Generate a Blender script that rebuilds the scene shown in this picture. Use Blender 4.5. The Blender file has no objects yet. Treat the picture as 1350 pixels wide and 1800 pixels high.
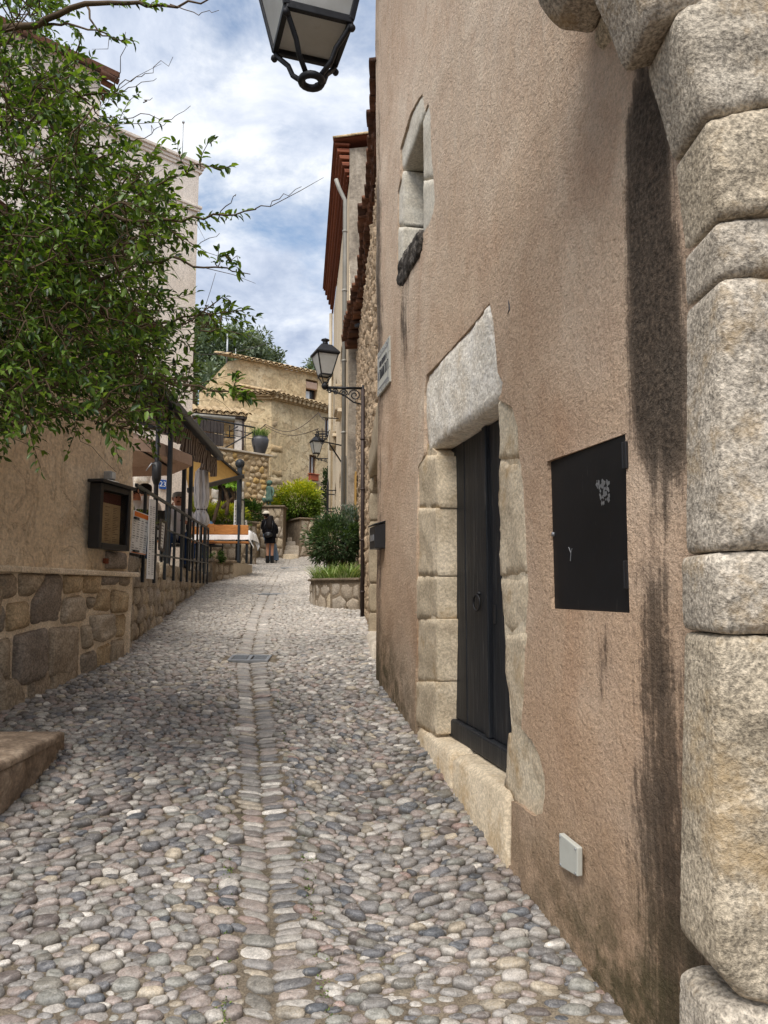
import bpy, bmesh, math, random
import numpy as np
from mathutils import Vector, Matrix, kdtree, geometry
from math import radians, sin, cos, pi, sqrt
random.seed(7); RNG = np.random.default_rng(7)
SC = bpy.context.scene
COL = SC.collection
# ---------------------------------------------------------------- camera, sky, sun, exposure
FPX = 1300.0; PITCH = radians(6.15); EYE = 1.6
cam_d = bpy.data.cameras.new('camera'); cam = bpy.data.objects.new('camera', cam_d); COL.objects.link(cam)
cam_d.lens = FPX / 1800 * 36; cam_d.sensor_width = 36; cam_d.clip_start = .05; cam_d.clip_end = 2000
cam.location = (0, 0, EYE); cam.rotation_euler = (pi / 2 + PITCH, 0, 0)
SC.camera = cam
SUN_DIR = Vector((-.22, -.60, 1.0)).normalized()
sun_d = bpy.data.lights.new('sun', 'SUN'); sun = bpy.data.objects.new('sun', sun_d); COL.objects.link(sun)
sun_d.energy = 1.5; sun_d.angle = radians(40); sun_d.color = (1, .955, .89)
sun.rotation_euler = SUN_DIR.to_track_quat('Z', 'Y').to_euler(); sun.location = (-6, -8, 20)
SC.view_settings.view_transform = 'Standard'; SC.view_settings.look = 'None'
SC.view_settings.exposure = 1.42; SC.view_settings.gamma = 1; SC.view_settings.use_curve_mapping = False
SC.cycles.max_bounces = 6; SC.cycles.diffuse_bounces = 4; SC.cycles.transparent_max_bounces = 8
SC.cycles.use_denoising = True
W = bpy.data.worlds.new('World'); SC.world = W; W.use_nodes = True
wn, wl = W.node_tree.nodes, W.node_tree.links
wn.clear()
def wnode(t, **k):
    n = wn.new(t)
    for a, b in k.items(): setattr(n, a, b)
    return n
wo = wnode('ShaderNodeOutputWorld'); wb = wnode('ShaderNodeBackground'); wl.new(wb.outputs[0], wo.inputs[0])
sky = wnode('ShaderNodeTexSky', sky_type='NISHITA', sun_disc=False)
sky.sun_elevation = math.asin(SUN_DIR.z); sky.sun_rotation = math.atan2(SUN_DIR.x, SUN_DIR.y); sky.air_density = 1.2; sky.dust_density = .8
tc = wnode('ShaderNodeTexCoord'); sx = wnode('ShaderNodeSeparateXYZ'); wl.new(tc.outputs['Generated'], sx.inputs[0])
def wmath(op, a, b=None, c=None):
    n = wnode('ShaderNodeMath', operation=op)
    for i, v in enumerate((a, b, c)):
        if v is None: continue
        if isinstance(v, (int, float)): n.inputs[i].default_value = v
        else: wl.new(v, n.inputs[i])
    return n.outputs[0]
zz = wmath('ADD', wmath('MAXIMUM', sx.outputs[2], 0), .22)
cb = wnode('ShaderNodeCombineXYZ'); wl.new(wmath('DIVIDE', sx.outputs[0], zz), cb.inputs[0]); wl.new(wmath('DIVIDE', sx.outputs[1], zz), cb.inputs[1])
cb.inputs[2].default_value = 3.7
def wnoise(scale, detail, rough, off=0):
    m = wnode('ShaderNodeMapping'); m.inputs['Location'].default_value = (off, off * .7, off * .3); wl.new(cb.outputs[0], m.inputs[0])
    n = wnode('ShaderNodeTexNoise'); n.inputs['Scale'].default_value = scale; n.inputs['Detail'].default_value = detail
    n.inputs['Roughness'].default_value = rough; n.inputs['Distortion'].default_value = .25; wl.new(m.outputs[0], n.inputs[0]); return n.outputs[0]
def wramp(src, stops):
    r = wnode('ShaderNodeValToRGB'); wl.new(src, r.inputs[0]); e = r.color_ramp.elements
    while len(e) < len(stops): e.new(.5)
    for q, (p_, c_) in zip(e, stops): q.position = p_; q.color = c_
    return r.outputs[0]
cover = wramp(wnoise(3.2, 7, .62, 2.35), [(.33, (0, 0, 0, 1)), (.54, (1, 1, 1, 1))])
shade = wramp(wnoise(4.6, 8, .6, 7.7), [(.33, (.175, .208, .275, 1)), (.5, (.275, .302, .355, 1)), (.66, (.405, .415, .43, 1))])
skm = wnode('ShaderNodeMix', data_type='RGBA', blend_type='MULTIPLY'); skm.inputs[0].default_value = 1
wl.new(sky.outputs[0], skm.inputs[6]); skm.inputs[7].default_value = (.078, .074, .070, 1)
cm = wnode('ShaderNodeMix', data_type='RGBA'); wl.new(cover, cm.inputs[0]); wl.new(skm.outputs[2], cm.inputs[6]); wl.new(shade, cm.inputs[7])
wl.new(cm.outputs[2], wb.inputs[0]); wb.inputs[1].default_value = 1.0

# ---------------------------------------------------------------- geometry helpers
cP, sP = cos(PITCH), sin(PITCH)
def ray(px, py):
    x, v = (px - 675) / FPX, (900 - py) / FPX
    return Vector((x, cP - v * sP, sP + v * cP))
def P(px, py, Y):
    r = ray(px, py); t = Y / r.y
    return Vector((r.x * t, Y, EYE + r.z * t))
def px_of(X, Y, Z):                      # numpy friendly projection
    zc = Z - EYE; f = Y * cP + zc * sP; u = zc * cP - Y * sP
    return 675 + FPX * X / f, 900 - FPX * u / f
def hashn(ix, iy, s):
    t = np.sin(ix * 127.1 + iy * 311.7 + s * 74.7) * 43758.5453
    return t - np.floor(t)
def vn(x, y, s=0):
    x = np.asarray(x, float); y = np.asarray(y, float)
    ix, iy = np.floor(x), np.floor(y); fx, fy = x - ix, y - iy
    fx = fx * fx * (3 - 2 * fx); fy = fy * fy * (3 - 2 * fy)
    a, b, c, d = hashn(ix, iy, s), hashn(ix + 1, iy, s), hashn(ix, iy + 1, s), hashn(ix + 1, iy + 1, s)
    return (a + (b - a) * fx) * (1 - fy) + (c + (d - c) * fx) * fy
def fbm(x, y, s=0, o=4):
    r = 0; a = .5; t = 0
    for i in range(o):
        r = r + a * vn(np.asarray(x) * 2 ** i, np.asarray(y) * 2 ** i, s + i * 3.1); t += a; a *= .5
    return r / t
def sst(a, b, x):
    t = np.clip((np.asarray(x, float) - a) / (b - a), 0, 1); return t * t * (3 - 2 * t)

def tag(o, label=None, cat=None, group=None, kind=None):
    if label: o['label'] = label
    if cat: o['category'] = cat
    if group: o['group'] = group
    if kind: o['kind'] = kind
    return o
def thing(name, label, cat, loc=(0, 0, 0), group=None, kind=None):
    o = bpy.data.objects.new(name, None); COL.objects.link(o); o.location = loc; o.empty_display_size = .2
    return tag(o, label, cat, group, kind)
def link(o, parent=None):
    COL.objects.link(o)
    if parent is not None:
        o.parent = parent
        if parent.type == 'EMPTY': o.matrix_parent_inverse = Matrix.Translation(-Vector(parent.location))
    return o
def mk(name, verts, faces, mat, parent=None, smooth=False, attrs=None, bevel=0, mi=None):
    me = bpy.data.meshes.new(name)
    if isinstance(verts, np.ndarray) and isinstance(faces, np.ndarray):
        nv, nf, k = len(verts), len(faces), faces.shape[1]
        me.vertices.add(nv); me.vertices.foreach_set('co', np.ascontiguousarray(verts, np.float32).ravel())
        me.loops.add(nf * k); me.loops.foreach_set('vertex_index', np.ascontiguousarray(faces, np.int32).ravel())
        me.polygons.add(nf); me.polygons.foreach_set('loop_start', np.arange(0, nf * k, k, dtype=np.int32))
        me.polygons.foreach_set('loop_total', np.full(nf, k, np.int32)); me.update(calc_edges=True)
    else:
        me.from_pydata([tuple(v) for v in verts], [], [tuple(f) for f in faces]); me.update()
    if attrs:
        for an, arr in attrs.items():
            arr = np.asarray(arr, np.float32)
            if arr.ndim == 1:
                a = me.attributes.new(an, 'FLOAT', 'POINT'); a.data.foreach_set('value', arr)
            else:
                a = me.attributes.new(an, 'FLOAT_COLOR', 'POINT')
                if arr.shape[1] == 3: arr = np.concatenate([arr, np.ones((len(arr), 1), np.float32)], 1)
                a.data.foreach_set('color', np.ascontiguousarray(arr).ravel())
    for m in (mat if isinstance(mat, (list, tuple)) else [mat]): me.materials.append(m)
    if mi is not None: me.polygons.foreach_set('material_index', np.asarray(mi, np.int32))
    if smooth: me.polygons.foreach_set('use_smooth', np.ones(len(me.polygons), bool))
    o = bpy.data.objects.new(name, me); link(o, parent)
    if bevel:
        b = o.modifiers.new('bevel', 'BEVEL'); b.width = bevel; b.segments = 2; b.limit_method = 'ANGLE'; b.angle_limit = radians(35)
    return o

class MB:                                # collects simple shapes, builds ONE mesh object
    def __init__(s): s.v = []; s.f = []; s.mi = []; s.m = 0
    def add(s, vs, fs):
        b = len(s.v); s.v += [tuple(q) for q in vs]; s.f += [tuple(b + i for i in f) for f in fs]; s.mi += [s.m] * len(fs); return s
    def box(s, c, size, rz=0, ax=None):
        c = Vector(c); h = Vector(size) / 2
        X, Y_, Z = ax if ax else (Vector((cos(rz), sin(rz), 0)), Vector((-sin(rz), cos(rz), 0)), Vector((0, 0, 1)))
        vs = [c + X * (h.x * i) + Y_ * (h.y * j) + Z * (h.z * k) for k in (-1, 1) for j in (-1, 1) for i in (-1, 1)]
        return s.add(vs, [(0, 2, 3, 1), (4, 5, 7, 6), (0, 1, 5, 4), (2, 6, 7, 3), (0, 4, 6, 2), (1, 3, 7, 5)])
    def bar(s, p, q, w, h, up=(0, 0, 1)):
        p, q = Vector(p), Vector(q); d = q - p; L = d.length; d.normalize(); up = Vector(up)
        if abs(d.dot(up)) > .98: up = Vector((0, 1, 0))
        side = d.cross(up).normalized(); u2 = side.cross(d)
        return s.box((p + q) / 2, (L, w, h), ax=(d, side, u2))
    def tube(s, pts, r, n=8, cap=True):
        pts = [Vector(q) for q in pts]; m = len(pts); rr = r if isinstance(r, (list, tuple)) else [r] * m
        vs = []; prev = None
        for i, q in enumerate(pts):
            t = (pts[min(i + 1, m - 1)] - pts[max(i - 1, 0)])
            if t.length < 1e-9: t = Vector((0, 0, 1))
            t.normalize()
            if prev is None: a = t.orthogonal().normalized()
            else:
                a = prev - t * prev.dot(t)
                a = a.normalized() if a.length > 1e-6 else t.orthogonal().normalized()
            prev = a; b = t.cross(a)
            vs += [q + (a * cos(2 * pi * k / n) + b * sin(2 * pi * k / n)) * rr[i] for k in range(n)]
        fs = [(i * n + k, i * n + (k + 1) % n, (i + 1) * n + (k + 1) % n, (i + 1) * n + k) for i in range(m - 1) for k in range(n)]
        if cap: fs += [tuple(range(n - 1, -1, -1)), tuple((m - 1) * n + k for k in range(n))]
        return s.add(vs, fs)
    def lathe(s, prof, c=(0, 0, 0), n=16, rot=0, flat=False):
        c = Vector(c); vs = []; m = len(prof)
        for (r, z) in prof: vs += [c + Vector((max(r, 1e-4) * cos(rot + 2 * pi * k / n), max(r, 1e-4) * sin(rot + 2 * pi * k / n), z)) for k in range(n)]
        fs = [(i * n + k, i * n + (k + 1) % n, (i + 1) * n + (k + 1) % n, (i + 1) * n + k) for i in range(m - 1) for k in range(n)]
        fs += [tuple(range(n - 1, -1, -1)), tuple((m - 1) * n + k for k in range(n))]
        return s.add(vs, fs)
    def ball(s, c, r, n=10, sq=(1, 1, 1)):
        c = Vector(c); m = n // 2 + 1
        vs = [c + Vector((r * sq[0] * sin(pi * i / m) * cos(2 * pi * k / n), r * sq[1] * sin(pi * i / m) * sin(2 * pi * k / n), r * sq[2] * cos(pi * i / m))) for i in range(1, m) for k in range(n)]
        vs += [c + Vector((0, 0, r * sq[2])), c - Vector((0, 0, r * sq[2]))]
        fs = [(i * n + k, (i + 1) * n + k, (i + 1) * n + (k + 1) % n, i * n + (k + 1) % n) for i in range(m - 2) for k in range(n)]
        t = len(vs) - 2
        fs += [(t, k, (k + 1) % n) for k in range(n)] + [(t + 1, (m - 2) * n + (k + 1) % n, (m - 2) * n + k) for k in range(n)]
        return s.add(vs, fs)
    def poly(s, pts): return s.add(pts, [tuple(range(len(pts)))])
    def prism(s, pts, off):              # extrude a planar polygon by a vector
        n = len(pts); off = Vector(off); a = [Vector(q) for q in pts]
        return s.add(a + [q + off for q in a], [tuple(range(n - 1, -1, -1)), tuple(n + i for i in range(n))] + [(i, (i + 1) % n, n + (i + 1) % n, n + i) for i in range(n)])
    def build(s, name, mat, parent=None, smooth=False, bevel=0):
        return mk(name, s.v, s.f, mat, parent, smooth, bevel=bevel, mi=s.mi if isinstance(mat, (list, tuple)) else None)

class WF:                                # a vertical wall plane: s runs along it, n points out into the street
    def __init__(s, a, b, flip=False):
        a, b = Vector((a[0], a[1], 0)), Vector((b[0], b[1], 0)); s.o = a; s.L = (b - a).length; s.u = (b - a).normalized()
        s.n = Vector((-s.u.y, s.u.x, 0)) * (-1 if flip else 1)
    def p(s, a, z, d=0): return s.o + s.u * a + s.n * d + Vector((0, 0, z))
    def uv(s, px, py, d=0):
        r = ray(px, py); o = Vector((0, 0, EYE)); t = ((s.o + s.n * d) - o).dot(s.n) / r.dot(s.n); q = o + r * t
        return ((q - s.o).dot(s.u), q.z)
    def arr(s, a, z, d):
        a = np.asarray(a); z = np.asarray(z); d = np.asarray(d) + 0 * a
        return np.stack([s.o.x + s.u.x * a + s.n.x * d, s.o.y + s.u.y * a + s.n.y * d, z + 0 * a], 1)
class PF:                                # any plane: origin, axis for s, axis for "z", outward normal
    def __init__(s, o, u, w): s.o = Vector(o); s.u = Vector(u).normalized(); s.w = Vector(w).normalized(); s.n = s.u.cross(s.w)
    def p(s, a, z, d=0): return s.o + s.u * a + s.w * z + s.n * d
    def arr(s, a, z, d):
        a = np.asarray(a)[:, None]; z = np.asarray(z)[:, None]; d = (np.asarray(d) + 0 * a[:, 0])[:, None]
        return np.array(s.o)[None] + np.array(s.u)[None] * a + np.array(s.w)[None] * z + np.array(s.n)[None] * d

def inpoly(pts, poly):
    x, y = pts[:, 0], pts[:, 1]; r = np.zeros(len(pts), bool); n = len(poly)
    for i in range(n):
        x1, y1 = poly[i]; x2, y2 = poly[(i + 1) % n]
        if y1 == y2: continue
        c = ((y1 > y) != (y2 > y)) & (x < (x2 - x1) * (y - y1) / (y2 - y1) + x1); r ^= c
    return r
def pdist(pts, poly):
    d = np.full(len(pts), 1e9); n = len(poly); A = np.asarray(poly, float)
    for i in range(n):
        a, b = A[i], A[(i + 1) % n]; ab = b - a; L = max(ab @ ab, 1e-12)
        t = np.clip(((pts - a) @ ab) / L, 0, 1); q = pts - (a + t[:, None] * ab); d = np.minimum(d, np.hypot(q[:, 0], q[:, 1]))
    return d
def resample(poly, res, jit=0):
    out = []; n = len(poly)
    for i in range(n):
        a, b = np.array(poly[i], float), np.array(poly[(i + 1) % n], float); m = max(1, int(round(np.hypot(*(b - a)) / res)))
        for k in range(m):
            q = a + (b - a) * k / m
            if jit and k: q = q + (RNG.random(2) - .5) * jit
            out.append(q)
    return np.array(out)
def rounded(poly, it=1, r=.03):
    """cut the corners of a polygon by about r (absolute), in a small arc"""
    if it == 0: return np.array(poly, float)
    p = np.array(poly, float); n = len(p); out = []; r = r * (1.6 if it > 1 else 1)
    for i in range(n):
        a, c, b = p[i - 1], p[i], p[(i + 1) % n]; la, lb = np.hypot(*(a - c)), np.hypot(*(b - c))
        ra, rb = min(r, la * .42), min(r, lb * .42); A, B = c + (a - c) / max(la, 1e-9) * ra, c + (b - c) / max(lb, 1e-9) * rb
        out += [A, A * .25 + c * .5 + B * .25, B]
    return np.array(out)
def tri_fill(outer, holes, res):
    rings = [np.asarray(outer)] + [np.asarray(h) for h in holes]
    pts = np.concatenate(rings); edges = []; b = 0
    for r in rings: edges += [(b + i, b + (i + 1) % len(r)) for i in range(len(r))]; b += len(r)
    lo, hi = rings[0].min(0), rings[0].max(0)
    gx, gy = np.meshgrid(np.arange(lo[0] + res * .5, hi[0], res), np.arange(lo[1] + res * .5, hi[1], res))
    g = np.stack([gx.ravel(), gy.ravel()], 1); g[:, 0] += np.tile((np.arange(gx.shape[0]) % 2 * res * .5)[:, None], (1, gx.shape[1])).ravel()
    g += (RNG.random(g.shape) - .5) * res * .3
    k = inpoly(g, rings[0])
    for h in rings[1:]: k &= ~inpoly(g, h)
    g = g[k]
    dm = np.full(len(g), 1e9)
    for r in rings: dm = np.minimum(dm, pdist(g, r)) if len(g) else dm
    g = g[dm > res * .45]
    allp = np.concatenate([pts, g]) if len(g) else pts
    v, e, f, *_ = geometry.delaunay_2d_cdt([Vector(q) for q in allp], edges, [], 0, 1e-6)
    v = np.array([(q.x, q.y) for q in v]); f = np.array([t for t in f if len(t) == 3], int)
    c = v[f].mean(1); k = inpoly(c, rings[0])
    for h in rings[1:]: k &= ~inpoly(c, h)
    return v, f[k]
def wall_sheet(name, fr, outer, holes, res, mat, parent=None, depth=.12, disp=None, attr=None, rim=True, kind=None):
    """plaster or masonry skin with irregular openings; rims give it thickness"""
    v, f = tri_fill(outer, holes, res)
    d = disp(v[:, 0], v[:, 1]) if disp else np.zeros(len(v))
    co = fr.arr(v[:, 0], v[:, 1], d)
    a = co[f[:, 1]] - co[f[:, 0]]; b = co[f[:, 2]] - co[f[:, 0]]; nn = np.cross(a, b).sum(0)
    if nn @ np.array(fr.n) < 0: f = f[:, ::-1]
    verts = [co]; faces = [f]; at = {k: [w] for k, w in (attr(v[:, 0], v[:, 1]) if attr else {}).items()}
    base = len(co)
    if rim:
        for r in [outer] + list(holes):
            r = np.asarray(r); n = len(r); dr = disp(r[:, 0], r[:, 1]) if disp else np.zeros(n)
            A = fr.arr(r[:, 0], r[:, 1], dr); B = fr.arr(r[:, 0], r[:, 1], np.full(n, -depth))
            i = np.arange(n); j = (i + 1) % n
            verts += [A, B]; faces.append(np.concatenate([np.stack([base + i, base + j, base + n + j], 1), np.stack([base + i, base + n + j, base + n + i], 1)]))
            if attr:
                for k, w in attr(r[:, 0], r[:, 1]).items(): at[k] += [w, w]
            base += 2 * n
    o = mk(name, np.concatenate(verts), np.concatenate(faces), mat, parent, True, {k: np.concatenate(w) for k, w in at.items()} if at else None)
    if kind: o['kind'] = kind
    return o
def stone(name, fr, poly, mat, parent=None, depth=.15, er=.03, bulge=.01, res=.05, rough=.006, seed=None, rnd=1, nf=9.0, lift=0.0, rr=.025):
    """one dressed or rubble block: face with rounded arrises, rough skin, sides running back into the wall"""
    seed = random.random() * 90 if seed is None else seed
    q = rounded(poly, rnd, rr)
    q = resample(q, res, res * .18)
    v, f = tri_fill(q, [], res)
    d = pdist(v, q); ext = max(np.ptp(q[:, 0]), np.ptp(q[:, 1]))
    t = np.clip(d / er, 0, 1); h = -er * (1 - np.sqrt(1 - (1 - t) ** 2)) + bulge * np.clip(d / (ext * .3), 0, 1) ** .7
    h = h + (fbm(v[:, 0] * nf, v[:, 1] * nf, seed, 4) - .5) * 2 * rough + (fbm(v[:, 0] * nf * .3, v[:, 1] * nf * .3, seed + 5, 2) - .5) * 2.4 * rough + lift
    co = fr.arr(v[:, 0], v[:, 1], h)
    a = co[f[:, 1]] - co[f[:, 0]]; b = co[f[:, 2]] - co[f[:, 0]]
    if np.cross(a, b).sum(0) @ np.array(fr.n) < 0: f = f[:, ::-1]
    n = len(q); B = fr.arr(q[:, 0], q[:, 1], np.full(n, -depth)); base = len(co)
    kd = {tuple(np.round(w, 5)): i for i, w in enumerate(v)}
    idx = np.array([kd.get(tuple(np.round(w, 5)), -1) for w in q])
    if (idx < 0).any():
        idx = np.array([int(np.argmin(((v - w) ** 2).sum(1))) for w in q])
    i = np.arange(n); j = (i + 1) % n
    s = np.concatenate([np.stack([idx[i], idx[j], base + j], 1), np.stack([idx[i], base + j, base + i], 1)])
    # make the skirt face outward
    cen = co.mean(0); fa = co[idx[0]]; tri = np.array([co[idx[0]], co[idx[1 % n]], B[1 % n]]); nrm = np.cross(tri[1] - tri[0], tri[2] - tri[0])
    if nrm @ (fa - cen) < 0: s = s[:, ::-1]
    return mk(name, np.concatenate([co, B]), np.concatenate([f, s]), mat, parent, True)
def voro_cells(w, h, nx, ny, jit=.32, seed=1, brick=True):
    """irregular stone layout in a w x h rectangle: list of polygons (Voronoi cells of jittered courses)"""
    r = np.random.default_rng(seed); pts = []
    for j in range(-1, ny + 1):
        for i in range(-1, nx + 2):
            pts.append(((i + .5 * (j % 2 if brick else 0) + .25 + (r.random() - .5) * 2 * jit) * w / nx, (j + .5 + (r.random() - .5) * 1.3 * jit) * h / ny))
    pts = np.array(pts); out = []
    for k, c in enumerate(pts):
        if not (-.3 * w / nx < c[0] < w * 1.02 and -.3 * h / ny < c[1] < h * 1.02): continue
        poly = [(0, 0), (w, 0), (w, h), (0, h)]
        dd = ((pts - c) ** 2).sum(1); order = np.argsort(dd)[1:22]
        for o_ in order:
            m = (pts[o_] + c) / 2; nrm = pts[o_] - c; new = []
            for a in range(len(poly)):
                A, B = np.array(poly[a]), np.array(poly[(a + 1) % len(poly)]); da, db = (A - m) @ nrm, (B - m) @ nrm
                if da <= 0: new.append(tuple(A))
                if da * db < 0: new.append(tuple(A + (B - A) * da / (da - db)))
            poly = new
            if len(poly) < 3: break
        if len(poly) >= 3:
            A = np.array(poly); x, y = A[:, 0], A[:, 1]
            if abs((x * np.roll(y, -1) - y * np.roll(x, -1)).sum()) / 2 > .12 * w * h / nx / ny: out.append(A)
    return out
def inset(poly, d):
    """shrink a convex polygon by d"""
    A = np.array(poly, float); c = A.mean(0); area = ((A[:, 0] * np.roll(A[:, 1], -1)) - (A[:, 1] * np.roll(A[:, 0], -1))).sum()
    if area < 0: A = A[::-1]
    cur = [tuple(q) for q in A]
    n = len(A)
    for i in range(n):
        a, b = A[i], A[(i + 1) % n]; e = b - a; L = np.hypot(*e)
        if L < 1e-6: continue
        nrm = np.array([-e[1], e[0]]) / L; m = a + nrm * d; new = []
        for k in range(len(cur)):
            p_, q_ = np.array(cur[k]), np.array(cur[(k + 1) % len(cur)]); da, db = (p_ - m) @ nrm, (q_ - m) @ nrm
            if da >= 0: new.append(tuple(p_))
            if da * db < 0: new.append(tuple(p_ + (q_ - p_) * da / (da - db)))
        cur = new
        if len(cur) < 3: return None
    return np.array(cur)
# ---------------------------------------------------------------- materials
def S(r, g, b):
    def f(c):
        c /= 255; return c / 12.92 if c <= .04045 else ((c + .055) / 1.055) ** 2.4
    return (f(r), f(g), f(b), 1)
class NT:
    def __init__(s, name, rough=.85, spec=.3, metal=0):
        s.mat = bpy.data.materials.new(name); s.mat.use_nodes = True; s.t = s.mat.node_tree; s.N = s.t.nodes; s.L = s.t.links
        s.b = s.N['Principled BSDF']; s.b.inputs['Roughness'].default_value = rough; s.b.inputs['Specular IOR Level'].default_value = spec
        s.b.inputs['Metallic'].default_value = metal; s.tc = None
    def n(s, t, **k):
        q = s.N.new(t)
        for a, b in k.items(): setattr(q, a, b)
        return q
    def put(s, sock, v):
        if v is None: return
        if hasattr(v, 'links') and hasattr(v, 'node'): s.L.new(v, sock)
        else: sock.default_value = v
    def co(s, scale=(1, 1, 1), loc=(0, 0, 0)):
        if s.tc is None: s.tc = s.n('ShaderNodeTexCoord')
        if scale == (1, 1, 1) and loc == (0, 0, 0): return s.tc.outputs['Object']
        m = s.n('ShaderNodeMapping'); m.inputs['Scale'].default_value = scale; m.inputs['Location'].default_value = loc
        s.L.new(s.tc.outputs['Object'], m.inputs[0]); return m.outputs[0]
    def noise(s, scale, detail=4, rough=.55, vec=None, dist=0):
        q = s.n('ShaderNodeTexNoise'); s.L.new(vec or s.co(), q.inputs['Vector']); q.inputs['Scale'].default_value = scale
        q.inputs['Detail'].default_value = detail; q.inputs['Roughness'].default_value = rough; q.inputs['Distortion'].default_value = dist; return q.outputs[0]
    def voro(s, scale, feature='F1', vec=None, rand=1):
        q = s.n('ShaderNodeTexVoronoi', feature=feature); s.L.new(vec or s.co(), q.inputs['Vector']); q.inputs['Scale'].default_value = scale
        q.inputs['Randomness'].default_value = rand; return q
    def ramp(s, fac, stops, interp='LINEAR'):
        q = s.n('ShaderNodeValToRGB'); s.put(q.inputs[0], fac); e = q.color_ramp.elements; q.color_ramp.interpolation = interp
        while len(e) < len(stops): e.new(.5)
        for a, (p_, c) in zip(e, stops):
            a.position = p_; a.color = c if not isinstance(c, (int, float)) else (c, c, c, 1)
        return q.outputs[0]
    def mix(s, fac, a, b, mode='MIX'):
        q = s.n('ShaderNodeMix', data_type='RGBA', blend_type=mode); s.put(q.inputs[0], fac); s.put(q.inputs[6], a); s.put(q.inputs[7], b); return q.outputs[2]
    def math(s, op, a, b=None, c=None, clamp=False):
        q = s.n('ShaderNodeMath', operation=op, use_clamp=clamp)
        for i, v in enumerate((a, b, c)): s.put(q.inputs[i], v)
        return q.outputs[0]
    def attr(s, name, col=False):
        q = s.n('ShaderNodeAttribute', attribute_name=name); return q.outputs['Color' if col else 'Fac']
    def rnd(s): return s.n('ShaderNodeObjectInfo').outputs['Random']
    def bump(s, h, strength=.5, dist=.01, normal=None):
        q = s.n('ShaderNodeBump'); q.inputs['Strength'].default_value = strength; q.inputs['Distance'].default_value = dist
        s.put(q.inputs['Height'], h)
        if normal is not None: s.L.new(normal, q.inputs['Normal'])
        s.L.new(q.outputs[0], s.b.inputs['Normal']); return q.outputs[0]
    def base(s, c): s.put(s.b.inputs['Base Color'], c)
    def done(s): return s.mat
def plain(name, c, rough=.6, spec=.4, metal=0, var=.12, scale=9, bump=.15, dist=.004):
    m = NT(name, rough, spec, metal); n = m.noise(scale, 5, .6); f = m.ramp(n, [(.3, 1 - var), (.7, 1 + var)])
    m.base(m.mix(1, c, f, 'MULTIPLY'))
    if bump: m.bump(m.noise(scale * 9, 4, .6), bump, dist)
    return m.done()
def masonry(name, cols, scale=5, grain=70, bump=.6, dist=.006, rough=.9, rnd_cols=None, rnd_amt=.7, speck=.3, lichen=None):
    """weathered stone: mottled ramp, per-piece hue, grain specks, fine relief"""
    m = NT(name, rough, .25)
    n = m.noise(scale, 8, .62, dist=.3); k = len(cols)
    c = m.ramp(n, [(.28 + .44 * i / max(1, k - 1), q) for i, q in enumerate(cols)])
    if rnd_cols:
        r = m.ramp(m.rnd(), [(i / len(rnd_cols), q) for i, q in enumerate(rnd_cols)], 'CONSTANT'); c = m.mix(rnd_amt, c, m.mix(.5, r, m.mix(1, r, m.ramp(n, [(.3, .6), (.7, 1.5)]), 'MULTIPLY')))
    g = m.noise(grain, 3, .7); c = m.mix(speck, c, m.mix(1, c, m.ramp(g, [(.34, .35), (.5, 1), (.66, 1.75)]), 'MULTIPLY'))
    if lichen: c = m.mix(m.ramp(m.noise(scale * .6, 6, .7, m.co((1, 1, 1), (4, 8, 2))), [(.52, 0.0), (.66, .75)]), c, lichen)
    m.base(c)
    h = m.math('ADD', m.math('MULTIPLY', g, .5), m.noise(grain * .3, 6, .65)); m.bump(h, bump, dist)
    return m.done()

# cobbles: colour per stone comes with the mesh, vein and grain from noise
m = NT('cobble', .5, .5)
ac = m.attr('col', True); n1 = m.noise(28, 6, .65, dist=.4); n2 = m.noise(160, 3, .7)
c = m.mix(1, ac, m.ramp(n1, [(.3, .62), (.5, 1), (.72, 1.4)]), 'MULTIPLY'); c = m.mix(.55, c, m.mix(1, c, m.ramp(n2, [(.35, .5), (.65, 1.5)]), 'MULTIPLY'))
vein = m.ramp(m.noise(9, 5, .6, m.co((1, 1, 1), (3, 1, 7)), 1.2), [(.485, 0.0), (.5, .35), (.515, 0.0)]); c = m.mix(vein, c, S(196, 190, 180))
rim_tone = m.ramp(m.attr('edge'), [(.2, 1.0), (.7, 0.0)]); c = m.mix(m.math('MULTIPLY', rim_tone, .7), c, S(72, 64, 55)); m.base(c)  # stone colour darkens towards the low rim of each stone
m.put(m.b.inputs['Roughness'], m.ramp(n1, [(.3, .36), (.7, .6)])); c = m.mix(1, c, m.ramp(m.noise(.9, 5, .6), [(.32, .74), (.52, 1.0), (.7, 1.14)]), 'MULTIPLY'); m.base(c)
m.bump(m.math('ADD', n1, m.math('MULTIPLY', n2, .35)), .45, .006); MAT_COBBLE = m.done()
m = NT('mortar', .95, .15)
n1 = m.noise(7, 6, .65); n2 = m.noise(120, 3, .7)
c = m.ramp(n1, [(.3, S(92, 83, 71)), (.5, S(118, 107, 92)), (.68, S(146, 134, 116))]); c = m.mix(.6, c, m.mix(1, c, m.ramp(n2, [(.35, .45), (.65, 1.5)]), 'MULTIPLY'))
c = m.mix(m.ramp(m.noise(1.7, 5, .7), [(.55, 0.0), (.7, .5)]), c, S(74, 78, 46)); m.base(c); m.bump(m.math('ADD', n2, m.noise(40, 4, .6)), .7, .01); MAT_MORTAR = m.done()

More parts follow.
